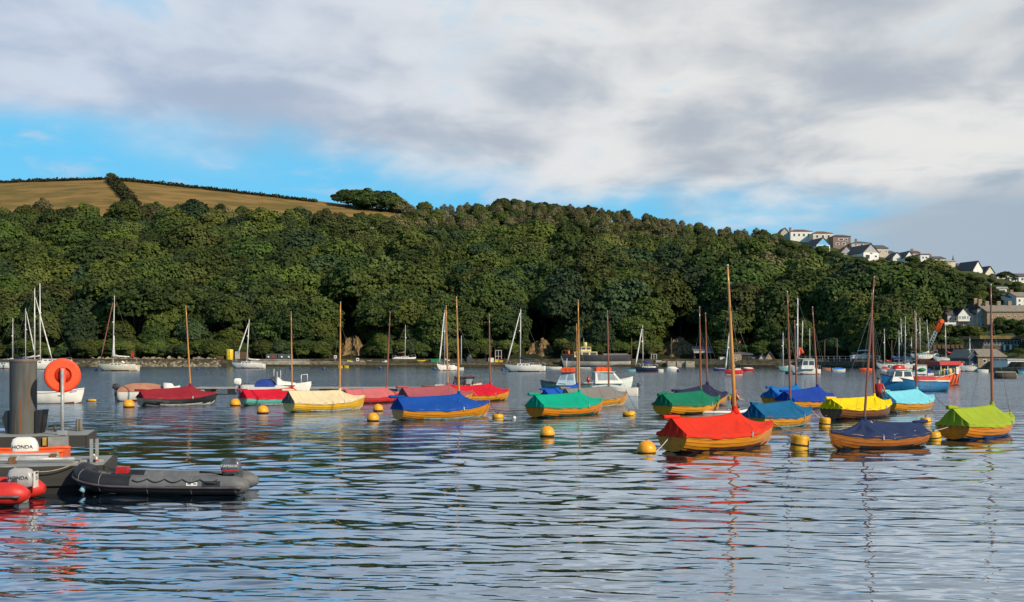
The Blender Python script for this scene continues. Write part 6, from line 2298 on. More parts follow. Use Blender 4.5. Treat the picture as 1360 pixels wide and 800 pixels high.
house('big gabled white and grey house, largest on the skyline', 1146, 1168, 348, 335.5, 324.5, cd(1155, -24), 13, 'y', yaw=14, wall=M_WALLW, gable=M_WALLG, roof=M_SLATE, wins=[(.40, .62, .84, .99), (.08, .45, .25, .82), (.72, .90, .48, .72)], sidewins=[('l', .2, .32, .4, .7), ('l', .6, .72, .4, .7)], group=GS)
house('beige house with a dark gabled roof right of the big gabled house', 1164, 1180, 337, 330, 325, cd(1172, -8), 8, 'x', yaw=10, wall=M_WALLB, roof=M_SLATE, wins=((.75, .92, .2, .6), (.2, .4, .3, .6)), group=GS)
house('low dark roof between the beige house and the white twin gables', 1170, 1188, 341, 336, 332.5, cd(1178, -6), 8, 'x', wall=M_WALLG, roof=M_SLATE, wins=((.4, .5, .3, .7),), group=GS)
house('white gabled house, left of the twin gables', 1186, 1198, 346, 342, 335.5, cd(1192, -12), 10, 'y', wall=M_WALLW, roof=M_SLATE, wins=((.35, .65, .25, .75),), group=GS)
house('white gabled house, right of the twin gables', 1202, 1214, 347, 342, 334, cd(1206, -12), 10, 'y', yaw=8, wall=M_WALLW, roof=M_SLATE, wins=((.35, .65, .25, .75),), group=GS)
house('narrow white house with a tall chimney between the twin gables and the white block', 1212, 1222, 344, 336, 332.5, cd(1216, -4), 8, 'x', wall=M_WALLG, roof=M_TILE, chim=((.45, .9),), wins=((.3, .6, .3, .7),), group=GS)
house('plain white flat-topped block house on the skyline', 1222.5, 1234, 351, 338.2, 337.2, cd(1228, -10), 8, flat=True, wall=M_WALLW, roof=M_TILE, wins=((.2, .42, .55, .8), (.58, .8, .55, .8)), group=GS)
house('long white house with two dark chimneys', 1234.5, 1256, 351, 344, 340, cd(1245, -8), 8, 'x', yaw=4, wall=M_WALLW, roof=M_SLATE, chim=((.15, .9), (.34, .9)), wins=wrow(3, .35, .8), group=GS)
house('low pale house with a little dark spire', 1256.5, 1269, 351, 347.5, 346, cd(1262, -6), 6, flat=True, wall=M_WALLC, roof=M_WALLG, wins=((.3, .5, .3, .7),), group=GS)
p = P(1265.8, 347.5, cd(1262, -3))
tag(MB().lathe([(.62, -.6), (.58, .2), (.30, .8), (.16, 1.6), (.02, 2.4)], 12).build('spire', M_SLATE, None, p), 'little dark spire poking above the low pale skyline house', 'spire')
house('white gabled house with a shaded left side, alone left of the last skyline group', 1292, 1306, 367, 358, 347, cd(1300, -10), 9, 'y', yaw=16, wall=M_WALLW, roof=M_SLATE, sidewins=[('l', .5, .62, .3, .6)], wins=((.35, .6, .3, .7),), group=GS)
house('left wing of the lone white gabled house, its shaded side coloured grey', 1277, 1292, 364, 357.5, 349.5, cd(1288, -4), 8, 'x', yaw=12, wall=M_WALLG, roof=M_SLATE, wins=((.45, .6, .3, .7),), group=GS)  # grey render holds the shade of the white house's left face
house('small cream gabled house right of the lone white one', 1308, 1322, 369, 363, 354, cd(1315, -8), 8, 'y', yaw=12, wall=M_WALLC, roof=M_SLATE, wins=((.4, .6, .3, .7),), group=GS)
house('cream long low house in front of the dark skyline trees', 1324, 1340.5, 371.5, 366, 363, cd(1332, -12), 7, 'x', wall=M_WALLC, roof=M_SLATEL, wins=wrow(3, .3, .8), group=GS)
house('white flat house right of the dark skyline trees', 1341, 1352, 376.5, 369.5, 368.5, cd(1346, -12), 7, flat=True, wall=M_WALLW, roof=M_WALLG, wins=wrow(2, .4, .8), group=GS)
house('white house with a dark roof at the right edge of the skyline', 1353, 1371, 375, 367.5, 363, cd(1360, -10), 8, 'x', wall=M_WALLW, roof=M_SLATE, wins=wrow(2, .3, .8), group=GS)
_, Dh = on_hill(1331, 389)
house('low white garden house on the slope below the skyline', 1324, 1337, 388.5, 383.5, 381.2, Dh, 5, flat=True, wall=M_WALLW, roof=M_WALLG, wins=((.5, .85, .2, .7),), group='houses on the right-hand slope')
_, Dh = on_hill(1353, 410)
house('white two-storey house at the right edge above the stone terrace', 1350, 1372, 409, 394, 388, Dh, 8, 'x', wall=M_WALLW, roof=M_SLATEL, wins=[(.12, .26, .52, .78), (.44, .58, .52, .78), (.12, .26, .12, .36), (.44, .58, .12, .36)], group='houses on the right-hand slope', chim=((.1, .8),))
house('white side wing of the house at the right edge', 1339, 1350, 407, 395, 391, Dh + 3, 7, 'x', wall=M_WALLW, roof=M_SLATE, wins=((.4, .6, .4, .7),), group='houses on the right-hand slope')
# bay-windowed house
_, Dh = on_hill(1280, 437)
t, w, h, wo = house('grey-white house with a gabled bay window facing the water', 1258.5, 1298, 435, 418, 410.5, Dh, 9, 'x', wall=M_WALLG, roof=M_SLATE, wins=[(.68, .84, .58, .74), (.68, .84, .12, .28), (.06, .14, .55, .8), (.22, .30, .5, .8)], group='houses on the right-hand slope')
k = Dh / F
gb = MB()
gx0, gx1 = (1269.5 - 1278.25) * k, (1284.5 - 1278.25) * k
z0, z1, z2 = (435 - 427) * k, (435 - 419) * k, (435 - 409.5) * k
gb.box(gx0, gx1, -1.4, -.003, z0, z1)
gb.add([Vector((gx0, -1.4, z1)), Vector((gx1, -1.4, z1)), Vector(((gx0 + gx1) / 2, -1.4, z2))], [(0, 1, 2)])
bay = gb.build('bay', M_WALLW, t)
fq = (Vector((gx0, -1.4, z0)), Vector((gx1, -1.4, z0)), Vector((gx1, -1.4, z1)), Vector((gx0, -1.4, z1)))
for u0, u1 in ((.08, .22), (.26, .74), (.78, .92)):
    window(bay, fq, u0, u1, .3, .92, glass=M_GLASSL)
br = MB()
for sg, X in ((-1, gx0), (1, gx1)):
    xm = (gx0 + gx1) / 2
    q = [Vector((X + sg * .25, -1.65, z1 - .2)), Vector((xm, -1.65, z2 + .04)), Vector((xm, 4.0, z2 + .04)), Vector((X + sg * .25, 4.0, z1 - .2))]
    if sg > 0:
        q = [q[1], q[0], q[3], q[2]]
    br.add(q + [p + Vector((0, 0, .14)) for p in q], [(4, 5, 6, 7), (0, 3, 2, 1), (0, 1, 5, 4), (1, 2, 6, 5), (2, 3, 7, 6), (3, 0, 4, 7)])
br.build('bay_roof', M_SLATE, bay)
house('white-framed glass conservatory at the left foot of the bay-windowed house', 1255, 1269, 437, 431, 428.5, Dh - 3, 2.6, flat=True, wall=M_FRAME, roof=M_FRAME, wins=wrow(4, .15, .9, f=.8), name='conservatory', cat='conservatory', over=.1)
house('grey rendered wing right of the bay-windowed house, with dark windows', 1298.3, 1310.5, 436, 411, 410, Dh - 1, 8, flat=True, wall=M_WALLG, roof=M_SLATE, wins=[(.30, .62, .52, .62), (.38, .78, .12, .26)], group='houses on the right-hand slope', over=.1)
# stone terrace
_, Dt = on_hill(1335, 434)
house('long brown stone terrace of houses with a pale slate roof and many chimneys', 1311, 1378, 433, 414, 405.5, Dt, 9, 'x', wall=M_HSTONE, roof=M_SLATEL, wins=wrow(8, .56, .74, .03, .97, .26) + wrow(8, .16, .38, .03, .97, .26), chim=((.02, 1.6), (.16, 1.1), (.40, 1.1), (.62, 1.1)), group='houses on the right-hand slope')
house('tall stone gable end with a chimney at the left of the terrace', 1301.5, 1311, 420, 412, 403, Dt + 4, 9, 'y', wall=M_HSTONE, roof=M_SLATE, chim=((.5, 1.4),), wins=((.35, .6, .3, .7),), group='houses on the right-hand slope')
# flat-roofed timber house
_, Dm = on_hill(1330, 468)
M_DKBL = mat('dark_blue_cladding', (.035, .055, .085), .5)
t, w, h, wo = house('flat mossy-roofed house with dark glazing and a pale stone lower floor', 1305, 1356, 466, 450.5, 446, Dm, 8, flat=True, wall=M_DSTONE, roof=mat('moss_roof', (.22, .16, .05), .9, scale=1, col2=(.12, .085, .035)), over=.8, name='house', group='houses on the right-hand slope')
fq = (Vector((-w / 2, 0, 0)), Vector((w / 2, 0, 0)), Vector((w / 2, 0, h)), Vector((-w / 2, 0, h)))
f = MB(); face_panel(f, fq, .01, .99, .42, .96, .05); f.build('upper_cladding', M_DKBL, wo)
for i in range(11):
    u = .03 + i * .087
    window(wo, fq, u, u + .07, .46, .92, frame=M_GREYM, out=.07)
for u in (.54, .70, .90):
    f = MB(); face_panel(f, fq, u, u + .05, .02, .52, .12); f.build('white_pier', M_WALLW, wo)
bl = MB(); bl.box(w / 2 - 1.0, w / 2 + .9, -1.3, -.01, h * .38, h * .38 + .12); bl.build('balcony', M_WALLG, t)
# waterside sheds on the right
Ds = interp(DS, 1310) + 3
t, w, h, wo = house('stone boat shed with a pale slate roof and a dark gabled left end', 1299, 1335, 490, 474, 465, Ds, 8, 'x', wall=M_HSTONE, roof=M_SLATEL, wins=[(.18, .30, .50, .80), (.62, .74, .50, .80)], name='boat_shed', cat='shed', down=1)
house('dark slate-gabled front of the stone boat shed', 1287, 1300, 490, 474, 465.5, Ds + .5, 8, 'y', wall=M_DKBL, roof=M_SLATEL, wins=((.3, .62, .02, .4),), frame=M_WALLW, name='boat_shed', cat='shed', down=1)
house('low long white building with windows at the far right waterside', 1338.5, 1364, 486, 478.5, 477.2, interp(DS, 1350) + 6, 6, flat=True, wall=M_WALLW, roof=M_WALLG, wins=wrow(4, .35, .8, f=.3), name='white_building', cat='building', over=.12)
house('small grey-white cabin between the marina and the boat shed', 1273, 1281, 490, 484, 481, interp(DS, 1277) + 8, 4, 'x', wall=M_WALLW, roof=M_WALLG, wins=((.3, .6, .3, .7),), name='cabin', cat='cabin')
# brown timber retaining structure
D = interp(DS, 1258) + 16
k = D / F
t = thing('timber_retaining_wall', 'brown timber retaining wall with posts behind the orange workboat', 'retaining wall', P(1258, 477, D), 0)
w = 42 * k
MB().box(-w / 2, w / 2, 0, 1.0, -2, 19 * k).build('boarding', M_TIMB, t)
MB().box(-w / 2 - .2, w / 2 + 2, -.12, .9, 8 * k, 10 * k).build('ledge', mat('ochre_ledge', (.24, .17, .07), .9), t)
for i in range(7):
    x = -w / 2 + w * (i + .5) / 7
    MB().box(x - .16, x + .16, -.16, -.01, -2, 19 * k).build('post', M_TIMB, t)

# boatyard sheds
D = interp(DS, 945) + 9
k = D / F
t = thing('boatyard_shed', 'open dark boatyard shed with a grey tin roof', 'shed', P(945, 484, D), 0)
q = lambda x, y: ((x - 945) * k, (484 - y) * k)
x0, _ = q(923, 0); x1, _ = q(966, 0)
_, z1 = q(0, 468.5); _, z2 = q(0, 460.5)
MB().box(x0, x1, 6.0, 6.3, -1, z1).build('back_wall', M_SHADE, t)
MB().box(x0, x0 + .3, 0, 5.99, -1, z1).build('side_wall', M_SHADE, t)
for i in range(5):
    x = x0 + (x1 - x0) * i / 4
    MB().box(x - .1, x + .1, -.1, .1, -1, z1 - .02).build('post', M_TIMB, t)
rf = MB()
qd = [Vector((x0 - .4, -.8, z1)), Vector((x1 + .4, -.8, z1)), Vector((x1 - 1.0, 7, z2)), Vector((x0 + .2, 7, z2))]
rf.add(qd + [p + Vector((0, 0, .15)) for p in qd], [(4, 5, 6, 7), (0, 3, 2, 1), (0, 1, 5, 4), (1, 2, 6, 5), (2, 3, 7, 6), (3, 0, 4, 7)])
rf.build('roof', M_TIN, t)
MB().box(x0 - .4, x1 + .4, -.9, -.81, z1 - .1, z1 + .3).build('fascia', M_WALLG, t)
crate('white_cabin', 'white box cabin in front of the open boatyard shed', 956.5, 963.5, 475, 485, M_WALLW, 2.0, 4, cat='cabin', lid=M_WALLG)
Ds = interp(DS, 1006) + 4
_, w, h, wo = house('stone boathouse with twin doors and a grey slate roof, left part', 999, 1019, 484.5, 476.5, 468.3, Ds + 1, 7, 'x', wall=M_HSTONE, roof=M_SLATE, wins=[(.35, .50, .2, .75)], name='boathouse', cat='boathouse', down=1)
house('stone boathouse with a gabled end and pale door, right end of the row', 1016.5, 1028, 484.5, 476, 468, Ds, 8, 'y', wall=M_HSTONE, roof=M_SLATE, door=(.3, .7, .9, M_DECK), name='boathouse', cat='boathouse', down=1)
house('small gabled stone dormer building with a white arched door, middle of the boathouses', 1008, 1016.3, 484.5, 477, 470.5, Ds, 5, 'y', wall=M_WALLG, roof=M_SLATE, door=(.2, .8, .95, M_WALLW), name='boathouse', cat='boathouse', down=1)
house('stone boathouse bay beside the red-hulled sailing boat', 974, 985, 484.5, 469.5, 468, Ds + 1, 7, flat=True, wall=M_HSTONE, roof=M_SLATE, wins=[(.2, .4, .3, .6)], name='boathouse', cat='boathouse', down=1, over=.1)
house('dark open-fronted boathouse bay with a grey roof', 985.3, 998.7, 484.5, 471.5, 468, Ds + 1.2, 7, 'x', wall=M_SHADE, roof=M_SLATE, door=(.1, .9, .95, M_SHADE), name='boathouse', cat='boathouse', down=1)  # solid front, walls and door panel coloured dark for the bay's inner shade
# ------------------------------------------------------------------ landing stage in the left foreground
M_PDECK = mat('pontoon_deck', (.30, .315, .31), .85, scale=2, stretch=(1, 6, 1), col2=(.18, .19, .185), bump=.2, detail=8)
M_PTIMB = mat('pontoon_timber', (.036, .034, .032), .85, scale=2, stretch=(.6, 3, 5), col2=(.03, .028, .026), bump=.3)
M_PFLOAT = mat('pontoon_float', (.020, .019, .018), .9, scale=2)
M_PIPE = mat('grey_pipe', (.40, .41, .41), .5, scale=3, metal=.3)
M_PILE = mat('pile_weathered_steel', (.110, .108, .096), .8, scale=1.1, stretch=(2.2, 2.2, .35), col2=(.040, .045, .046), bump=.4, detail=9)
M_RUST = mat('rust_streak', (.20, .085, .03), .95, scale=2, stretch=(3, 3, .5), col2=(.13, .07, .035))
M_GPLATE = mat('grey_fender_plate', (.27, .275, .265), .7, scale=4, col2=(.20, .20, .19))

# rear stage, deck a metre above the water
t = thing('rear_pontoon', 'rear landing stage with timber edge beams carrying the steel pile', 'pontoon', (0, 0, 0))
xr = P(117, 578, 29.2).x
MB().box(-26, xr, 29.25, 31.2, .90, 1.0).build('deck', M_PDECK, t)
eb = MB()
eb.box(-26, P(38, 0, 29.1).x, 29.0, 29.245, .66, .985)
eb.box(P(46, 0, 29.1).x, P(92, 0, 29.1).x, 29.0, 29.245, .70, .985)
eb.box(P(92.5, 0, 29.1).x, xr + .03, 29.0, 29.245, .70, .995)
eb.build('edge_beam', M_PTIMB, t)
MB().box(xr + .002, xr + .06, 29.0, 31.25, .66, .98).build('end_beam', M_PTIMB, t)
MB().box(-26, xr - .9, 29.8, 31.0, -.4, .88).build('float', M_PFLOAT, t)
MB().box(P(68, 0, 29).x, P(93, 0, 29).x, 28.86, 28.99, .71, .99).build('fender_plate', M_GPLATE, t)
MB().box(P(61, 0, 29).x, P(66, 0, 29).x, 28.92, 28.995, .76, .97).build('yellow_block', mat('dull_ochre', (.42, .27, .06), .7), t)
MB().box(-26, P(110, 0, 29).x, 29.3, 29.5, .30, .42).build('lower_waling', mat('brown_waling', (.10, .07, .04), .9), t)
def swing(o, px_, py_, deg):
    M = Matrix.Rotation(R(deg), 3, 'Z')
    pv = Vector((px_, py_, 0))
    o.location = pv - M @ pv
    o.rotation_euler = (0, 0, R(deg))


swing(t, xr, 29.0, 15)
# cleat on the deck
c = thing('mooring_cleat', 'small dark T-shaped cleat on the rear stage deck', 'cleat', P(60, 577, 29.5) * Vector((1, 1, 0)) + Vector((0, .9, 1.0)))
cm = MB()
cm.tube([(-.11, 0, 0), (-.11, 0, .16)], .035, 8)
cm.tube([(.11, 0, 0), (.11, 0, .16)], .035, 8)
cm.tube([(-.3, 0, .15), (-.1, 0, .18), (.1, 0, .18), (.3, 0, .15)], [.02, .035, .035, .02], 8)
cm.build('horn', M_DGREY, c)
# timber posts
for i, (px, py, h) in enumerate(((103, 561, .34), (106.8, 562, .34))):
    p = P(px, 574, 30.6)
    tag(MB().lathe([(.055, -.1), (.055, .27), (.04, .33), (.01, .35)], 10).build('timber_stub', mat('stub_wood', (.17, .15, .125), .9, scale=4, stretch=(4, 4, .6)), None, (p.x, 30.6, 1.0)), ('left of two short grey timber stubs at the back of the rear stage', 'right of two short grey timber stubs at the back of the rear stage')[i], 'post', 'timber stubs on the rear stage')
# the pile with its guide
pp = P(31, 580, 29.75)
t = thing('steel_pile', 'thick weathered steel pile rising through the rear stage', 'pile', (pp.x, 29.75, 0))
r = .345
MB().lathe([(r, -3), (r, 2.98), (r - .006, 3.0), (r - .05, 3.0), (r - .05, 2.9), (.01, 2.9)], 40).build('pile', M_PILE, t)
rs = MB()
for a0, z0, z1, w in ((-1.35, .98, 2.0, .055), (-1.75, 1.0, 1.6, .03), (-.75, 1.6, 2.7, .02), (-2.3, 2.1, 2.9, .02)):
    n = 5
    rs.loft([[Vector(((r + .004) * math.cos(a0 + d), (r + .004) * math.sin(a0 + d), z)) for d in (-w * f * 2, 0, w * f * 2)] for z, f in ((z0, .8), (z0 + .3 * (z1 - z0), 1.0), (z0 + .7 * (z1 - z0), .7), (z1, .2))], closed=False, caps=(False, False))
rs.build('rust_streak', M_RUST, t)
rm = MB()
rm.lathe([(r + .004, 2.93), (r + .012, 2.95), (r + .012, 3.0), (r + .002, 3.01)], 40)
rm.build('rim', mat('rim_rust', (.17, .12, .09), .9), t)
g = MB()
k = 29.9 / F
for pts in (((2.5, 556), (7, 546), (15, 545), (15, 580), (9, 580)), ((47, 545), (53.5, 545), (50.5, 566), (47.5, 580), (46, 580))):
    v0 = [P(x, y, 29.62) - Vector((pp.x, 29.75, 0)) for x, y in pts]
    v1 = [p + Vector((0, .55, 0)) for p in v0]
    g = MB()
    g.loft([v0[::-1], v1[::-1]], sm=False)
    g.build('pile_guide', M_BLACK, t)
pass
# lifebuoy housing on its pole
lp = P(86.5, 578, 29.3)
t = thing('lifebuoy_housing', 'round orange lifebuoy housing on a grey pole at the edge of the rear stage', 'lifebuoy', (lp.x, 29.12, 0))
zc = EYE + (HOR - 499) * 29.2 / F
MB().tube([(0, 0, .8), (0, 0, EYE + (HOR - 490) * 29.1 / F)], .045, 12).build('pole', M_PIPE, t)
MB().box(-.10, .10, -.06, .06, 1.0, 1.12).build('pole_foot', M_PIPE, t)
rb = MB()
prof = []
for i in range(17):
    a = -math.pi / 2 + math.pi * i / 16
    prof.append((.33 + .125 * math.cos(a) if False else .455 - .05 * (1 - math.cos(a)), .13 * math.sin(a)))
ro = [(.205, -.10), (.225, -.125), (.40, -.125), (.445, -.10), (.458, -.04), (.458, .06), (.44, .12), (.38, .14), (.01, .14)]
rb.lathe(ro, 64, sm=False, caps=(False, True))
M_BUOYO = mat('lifebuoy_orange', (.88, .075, .008), .5, scale=3, col2=(.78, .06, .006))
RM = Matrix.Translation((0, .20, zc)) @ Matrix.Rotation(R(-8), 4, 'Z') @ Matrix.Rotation(R(90), 4, 'X') @ Matrix.Rotation(math.pi, 4, 'Y') @ Matrix.Rotation(math.pi, 4, 'Y')
ring = rb.build('housing', M_BUOYO, t)
ring.matrix_local = Matrix.Translation((-.075, .19, zc)) @ Matrix.Rotation(R(27), 4, 'Z') @ Matrix.Rotation(R(-90), 4, 'X')
rcs = MB()
rcs.lathe([(.01, -.07), (.215, -.07), (.215, .02), (.01, .02)], 32)
M_BUOYD = mat('lifebuoy_recess', (.55, .024, .007), .6, scale=3)
rc = rcs.build('recess', M_BUOYD, ring)
bar = MB()
bar.box(-.065, .065, -.21, .21, -.122, -.02)
bar.build('centre_bar', M_BUOYO, ring)

# front stage, lower
t = thing('front_pontoon', 'front landing stage, low grey deck with dark timber sides', 'pontoon', (0, 0, 0))
xr = P(143, 617, 25.4).x
MB().box(-26, xr - .05, 25.42, 27.55, .52, .62).build('deck', M_PDECK, t)
sd = MB()
sd.box(-26, xr, 25.22, 25.415, .16, .595)
sd.build('side_beam', M_PTIMB, t)
MB().box(xr - .045, xr + .08, 25.22, 27.6, .10, .60).build('end_beam', M_PTIMB, t)
MB().box(-26, xr - .12, 25.30, 27.5, -.4, .515).build('float', M_PFLOAT, t)
pi = MB()
for y_, z_, xe in ((25.95, .71, 113), (26.55, .70, 103), (27.2, .72, 112)):
    pi.tube([(-26, y_, z_ + .02), (P(60, 0, y_).x, y_, z_), (P(xe, 0, y_).x, y_, z_ - .01)], .045, 10)
pi.build('service_pipe', M_PIPE, t)
cl = MB()
for px, y_ in ((38, 25.95), (96, 26.55)):
    x = P(px, 0, y_).x
    cl.box(x - .07, x + .07, y_ - .08, y_ + .08, .625, .78)
cl.build('pipe_clamp', M_RUST, t)
for i, px in enumerate((131.5, 138.5)):
    x = P(px, 0, 25.79).x
    MB().box(x - .035, x + .035, 25.75, 25.83, .625, 1.17).build('steel_upright', M_GPLATE, t)
ub = MB()
x = P(135, 0, 26).x
ub.box(x - .25, x + .28, 25.85, 26.2, .622, .68)
ub.build('upright_base', M_PDECK, t)
swing(t, xr, 25.22, 15)
p = P(128.5, 608, 25.7)
tp = thing('standpipe', 'small red and white bent standpipe at the end of the front stage', 'standpipe', (p.x, 25.7, .62))
MB().tube([(0, 0, 0), (0, 0, .12), (-.04, 0, .17), (-.10, 0, .17)], .035, 8).build('pipe', M_WHITE, tp)
MB().tube([(0, 0, .03), (0, 0, .07)], .045, 8).build('collar', M_REDP, tp)
a = P(40, 611, 25.5); a.z = .66
b = P(110, 615, 25.15); b.z = .62
mooring(Vector((a.x, 24.62, .63)), P(104, 613, 24.9), 'thin pale line hanging along the side of the front stage', .17, mat('rope_tan', (.42, .36, .22), .9), .012)


# ------------------------------------------------------------------ inflatables
def rib(label, c, rz, L, Bm, r, main, dark, hull_m, group='inflatable boats', bow_rise=.35, split=.62, line=True):
    t = thing('inflatable_boat', label, 'inflatable boat', c, rz, group)
    half = Bm / 2 - r
    z0 = r * 1.05
    path = []
    for sg in (-1, 1):
        side = []
        n = 14
        for i in range(n + 1):
            s = i / n
            x = -L / 2 + r * .6 + s * (L * .70)
            side.append(Vector((x, sg * half, z0 + bow_rise * .18 * s ** 2)))
        for i in range(1, 11):
            a = i / 10 * math.pi / 2
            x = -L / 2 + r * .6 + L * .70 + math.sin(a) * (L * .28 - r * 1.1)
            y = sg * half * (math.cos(a) ** .8 if i < 10 else 0)
            side.append(Vector((x, y, z0 + bow_rise * (.18 + .82 * (i / 10) ** 1.4))))
        path.append(side)
    full = path[0] + path[1][::-1][1:]
    n = len(full)
    cone = [full[0] + Vector((-r * 1.3, 0, -.02)), full[0] + Vector((-r * .7, 0, -.01))]
    cone2 = [full[-1] + Vector((-r * .7, 0, -.01)), full[-1] + Vector((-r * 1.3, 0, -.02))]
    pts = cone + full + cone2
    rad = [r * .35, r * .78] + [r] * n + [r * .78, r * .35]
    mb = MB()
    mb.tube(pts, rad, 20)
    o = mb.build('tube', [main, dark, hull_m], t)
    me = o.data
    for p in me.polygons:
        ce = p.center
        xf = (ce.x + L / 2) / L
        if xf > split:
            p.material_index = 1
        elif ce.z < z0 - r * .12 + bow_rise * .1 * max(0, xf):
            p.material_index = 1
        if xf < .035:
            p.material_index = 0
    rs = MB()
    for side, sg in zip(path, (-1, 1)):
        q = []
        for i, p in enumerate(side):
            a = side[max(0, i - 1)]
            b = side[min(len(side) - 1, i + 1)]
            d = (b - a).normalized()
            nn = Vector((0, 0, 1)).cross(d) * -sg * -1
            nn = Vector((d.y, -d.x, 0)).normalized() * (1 if sg < 0 else -1)
            q.append(p + nn * (r + .004) + Vector((0, 0, -r * .15)))
        rs.tube([q[0] - Vector((r * .8, 0, 0))] + q, .028, 6)
    rs.build('rubbing_band', mat('rub_band', (.09, .07, .075), .5), t)
    # seams round the tube
    sm = MB()
    for side, sg in zip(path, (-1, 1)):
        for i in (5, 10, 16, 20):
            p = side[min(i, len(side) - 1)]
            a = side[i - 1]
            d = (p - a).normalized()
            u = Vector((0, 0, 1))
            w = d.cross(u).normalized()
            sm.tube([p + (u * math.cos(k / 16 * 6.283) + w * math.sin(k / 16 * 6.283)) * (r + .002) for k in range(17)], .007, 5)
    sm.build('seam', mat('seam_grey', (.20, .20, .20), .6), t)
    hb = MB()
    rows = []
    for i in range(9):
        s = i / 8
        x = -L / 2 + r * .8 + s * L * .86
        w = half * (1 if s < .65 else max(.05, 1 - ((s - .65) / .35) ** 2))
        rise = bow_rise * 1.25 * max(0, (s - .5) / .5) ** 2
        rows.append([Vector((x, -w, r * .55 + rise)), Vector((x, -w * .6, -.08 + rise)), Vector((x, 0, -.18 + rise)), Vector((x, w * .6, -.08 + rise)), Vector((x, w, r * .55 + rise)), Vector((x, 0, r * .5 + rise))])
    hb.loft(rows, sm=False)
    hb.build('rigid_hull', hull_m, t)
    MB().box(-L / 2 + r * .8, -L / 2 + r * .8 + .05, -half + r * .8, half - r * .8, r * .4, r * 2.3).build('transom_board', M_DGREY, t)
    if line:
        ln = MB()
        for side, sg in zip(path, (-1, 1)):
            pts = []
            for k in range(5):
                a, b = side[2 + k * 2], side[4 + k * 2]
                for j in range(6):
                    u = j / 6
                    p = a.lerp(b, u)
                    ang = R(42 - 20 * math.sin(math.pi * u))
                    pts.append(p + Vector((0, sg * (r + .012) * math.cos(ang), (r + .012) * math.sin(ang))))
            ln.tube(pts, .014, 6)
        ln.build('grab_line', M_BLACK, t)
    return t, half, z0


M_HYP = mat('hypalon_grey', (.135, .142, .146), .6, scale=3, col2=(.095, .10, .105), detail=8)
M_HYPD = mat('hypalon_charcoal', (.017, .018, .022), .55, scale=3, col2=(.011, .011, .014), detail=8)
M_GRP = mat('grp_grey_green', (.20, .25, .24), .4)
c1 = W(221, 655)
t, half, z0 = rib('grey inflatable boat with a charcoal bow and grey outboard, tied to the front stage', (P(217, 655, 25.1).x, 25.0, 0), math.pi + R(2), 3.85, 1.5, .212, M_HYP, M_HYPD, M_GRP, bow_rise=.27)
outboard(t, -1.52, .25, .44, .80, mat('cowl_slate', (.075, .085, .10), .35, coat=.3), letter='YAMAHA', stripe=M_REDP, letter_m=M_FRAME)
# patches on the near tube (the boat's own port side, which faces the viewer)
def patch(parent, name, x0, x1, a0, a1, r, half, z0, m, sg=1, off=.004):
    mb = MB()
    rows = []
    for i in range(7):
        x = x0 + (x1 - x0) * i / 6
        rows.append([Vector((x, sg * (half + (r + off) * math.cos(R(a))), z0 + (r + off) * math.sin(R(a)))) for a in (a0, a0 + (a1 - a0) / 3, a0 + 2 * (a1 - a0) / 3, a1)])
    mb.loft(rows, closed=False, caps=(False, False))
    return mb.build(name, m, parent)


pw = patch(t, 'white_label', -.98, -.74, 6, 26, .212, half, z0, M_FRAME)
patch(pw, 'dark_mark', -.965, -.89, 13, 20, .212, half, z0, M_DGREY, off=.006)
patch(pw, 'dark_mark', -.84, -.765, 13, 20, .212, half, z0, M_DGREY, off=.006)
pd = patch(t, 'carry_handle_pad', -1.48, -1.08, 2, 34, .212, half, z0, M_HYPD)
hd = MB()
hd.tube([(-1.42, half + .212, z0 + .08), (-1.38, half + .245, z0 + .085), (-1.2, half + .245, z0 + .085), (-1.16, half + .212, z0 + .08)], .018, 6)
hd.build('handle', M_BLACK, pd)
MB().box(.75, 1.0, -.1, .12, .46, .60).build('red_fuel_can', M_REDP, t)
for i in range(1):
    MB().tube([(1.55, half * .9, .25), (1.62, half * 1.0, .10)], [.05, .07], 8).build('bow_fender', mat('pale_blue_plastic', (.30, .50, .62), .4), t)

c2 = W(-16, 668)
M_HYPR = mat('hypalon_red', (.62, .030, .022), .5, scale=3, col2=(.50, .022, .018))
t, half, z0 = rib('red inflatable boat with a white outboard, cut off by the left edge of the picture', (-11.92, 23.2, 0), math.pi + R(6), 3.3, 1.5, .24, M_HYPR, M_HYPR, M_GRP, line=False, split=2)
for p in t.children:
    if p.name.startswith('tube'):
        for q in p.data.polygons:
            q.material_index = 0
o = outboard(t, -1.38, 0, .30, .95, mat('cowl_white_in_shade', (.36, .35, .35), .35, var=.06, coat=.2), letter='HONDA', legm=M_GPLATE)  # white cowling given a grey colour for its shaded sides
MB().box(-1.80, -1.775, -.12, .12, .33, .66).build('lit_rear_panel', M_WHITE, o)  # lit back of the cowling put in as a white panel
text('power_mark', '15', .13, M_BLACK, o, Matrix.Translation((-1.803, 0, .30 + .22)) @ Matrix.Rotation(R(-90), 4, 'Z') @ Matrix.Rotation(R(90), 4, 'X'))
MB().box(-1.81, -1.801, -.06, .06, .61, .65).build('vent', M_BLACK, o)
patch(t, 'dark_handle', -.95, -.55, 15, 50, .24, half, z0, M_BLACK)
patch(t, 'white_stripe', -1.0, 1.0, -36, -22, .24, half, z0, M_FRAME)
patch(t, 'black_band', -1.5, 1.0, -12, -2, .24, half, z0, M_BLACK)

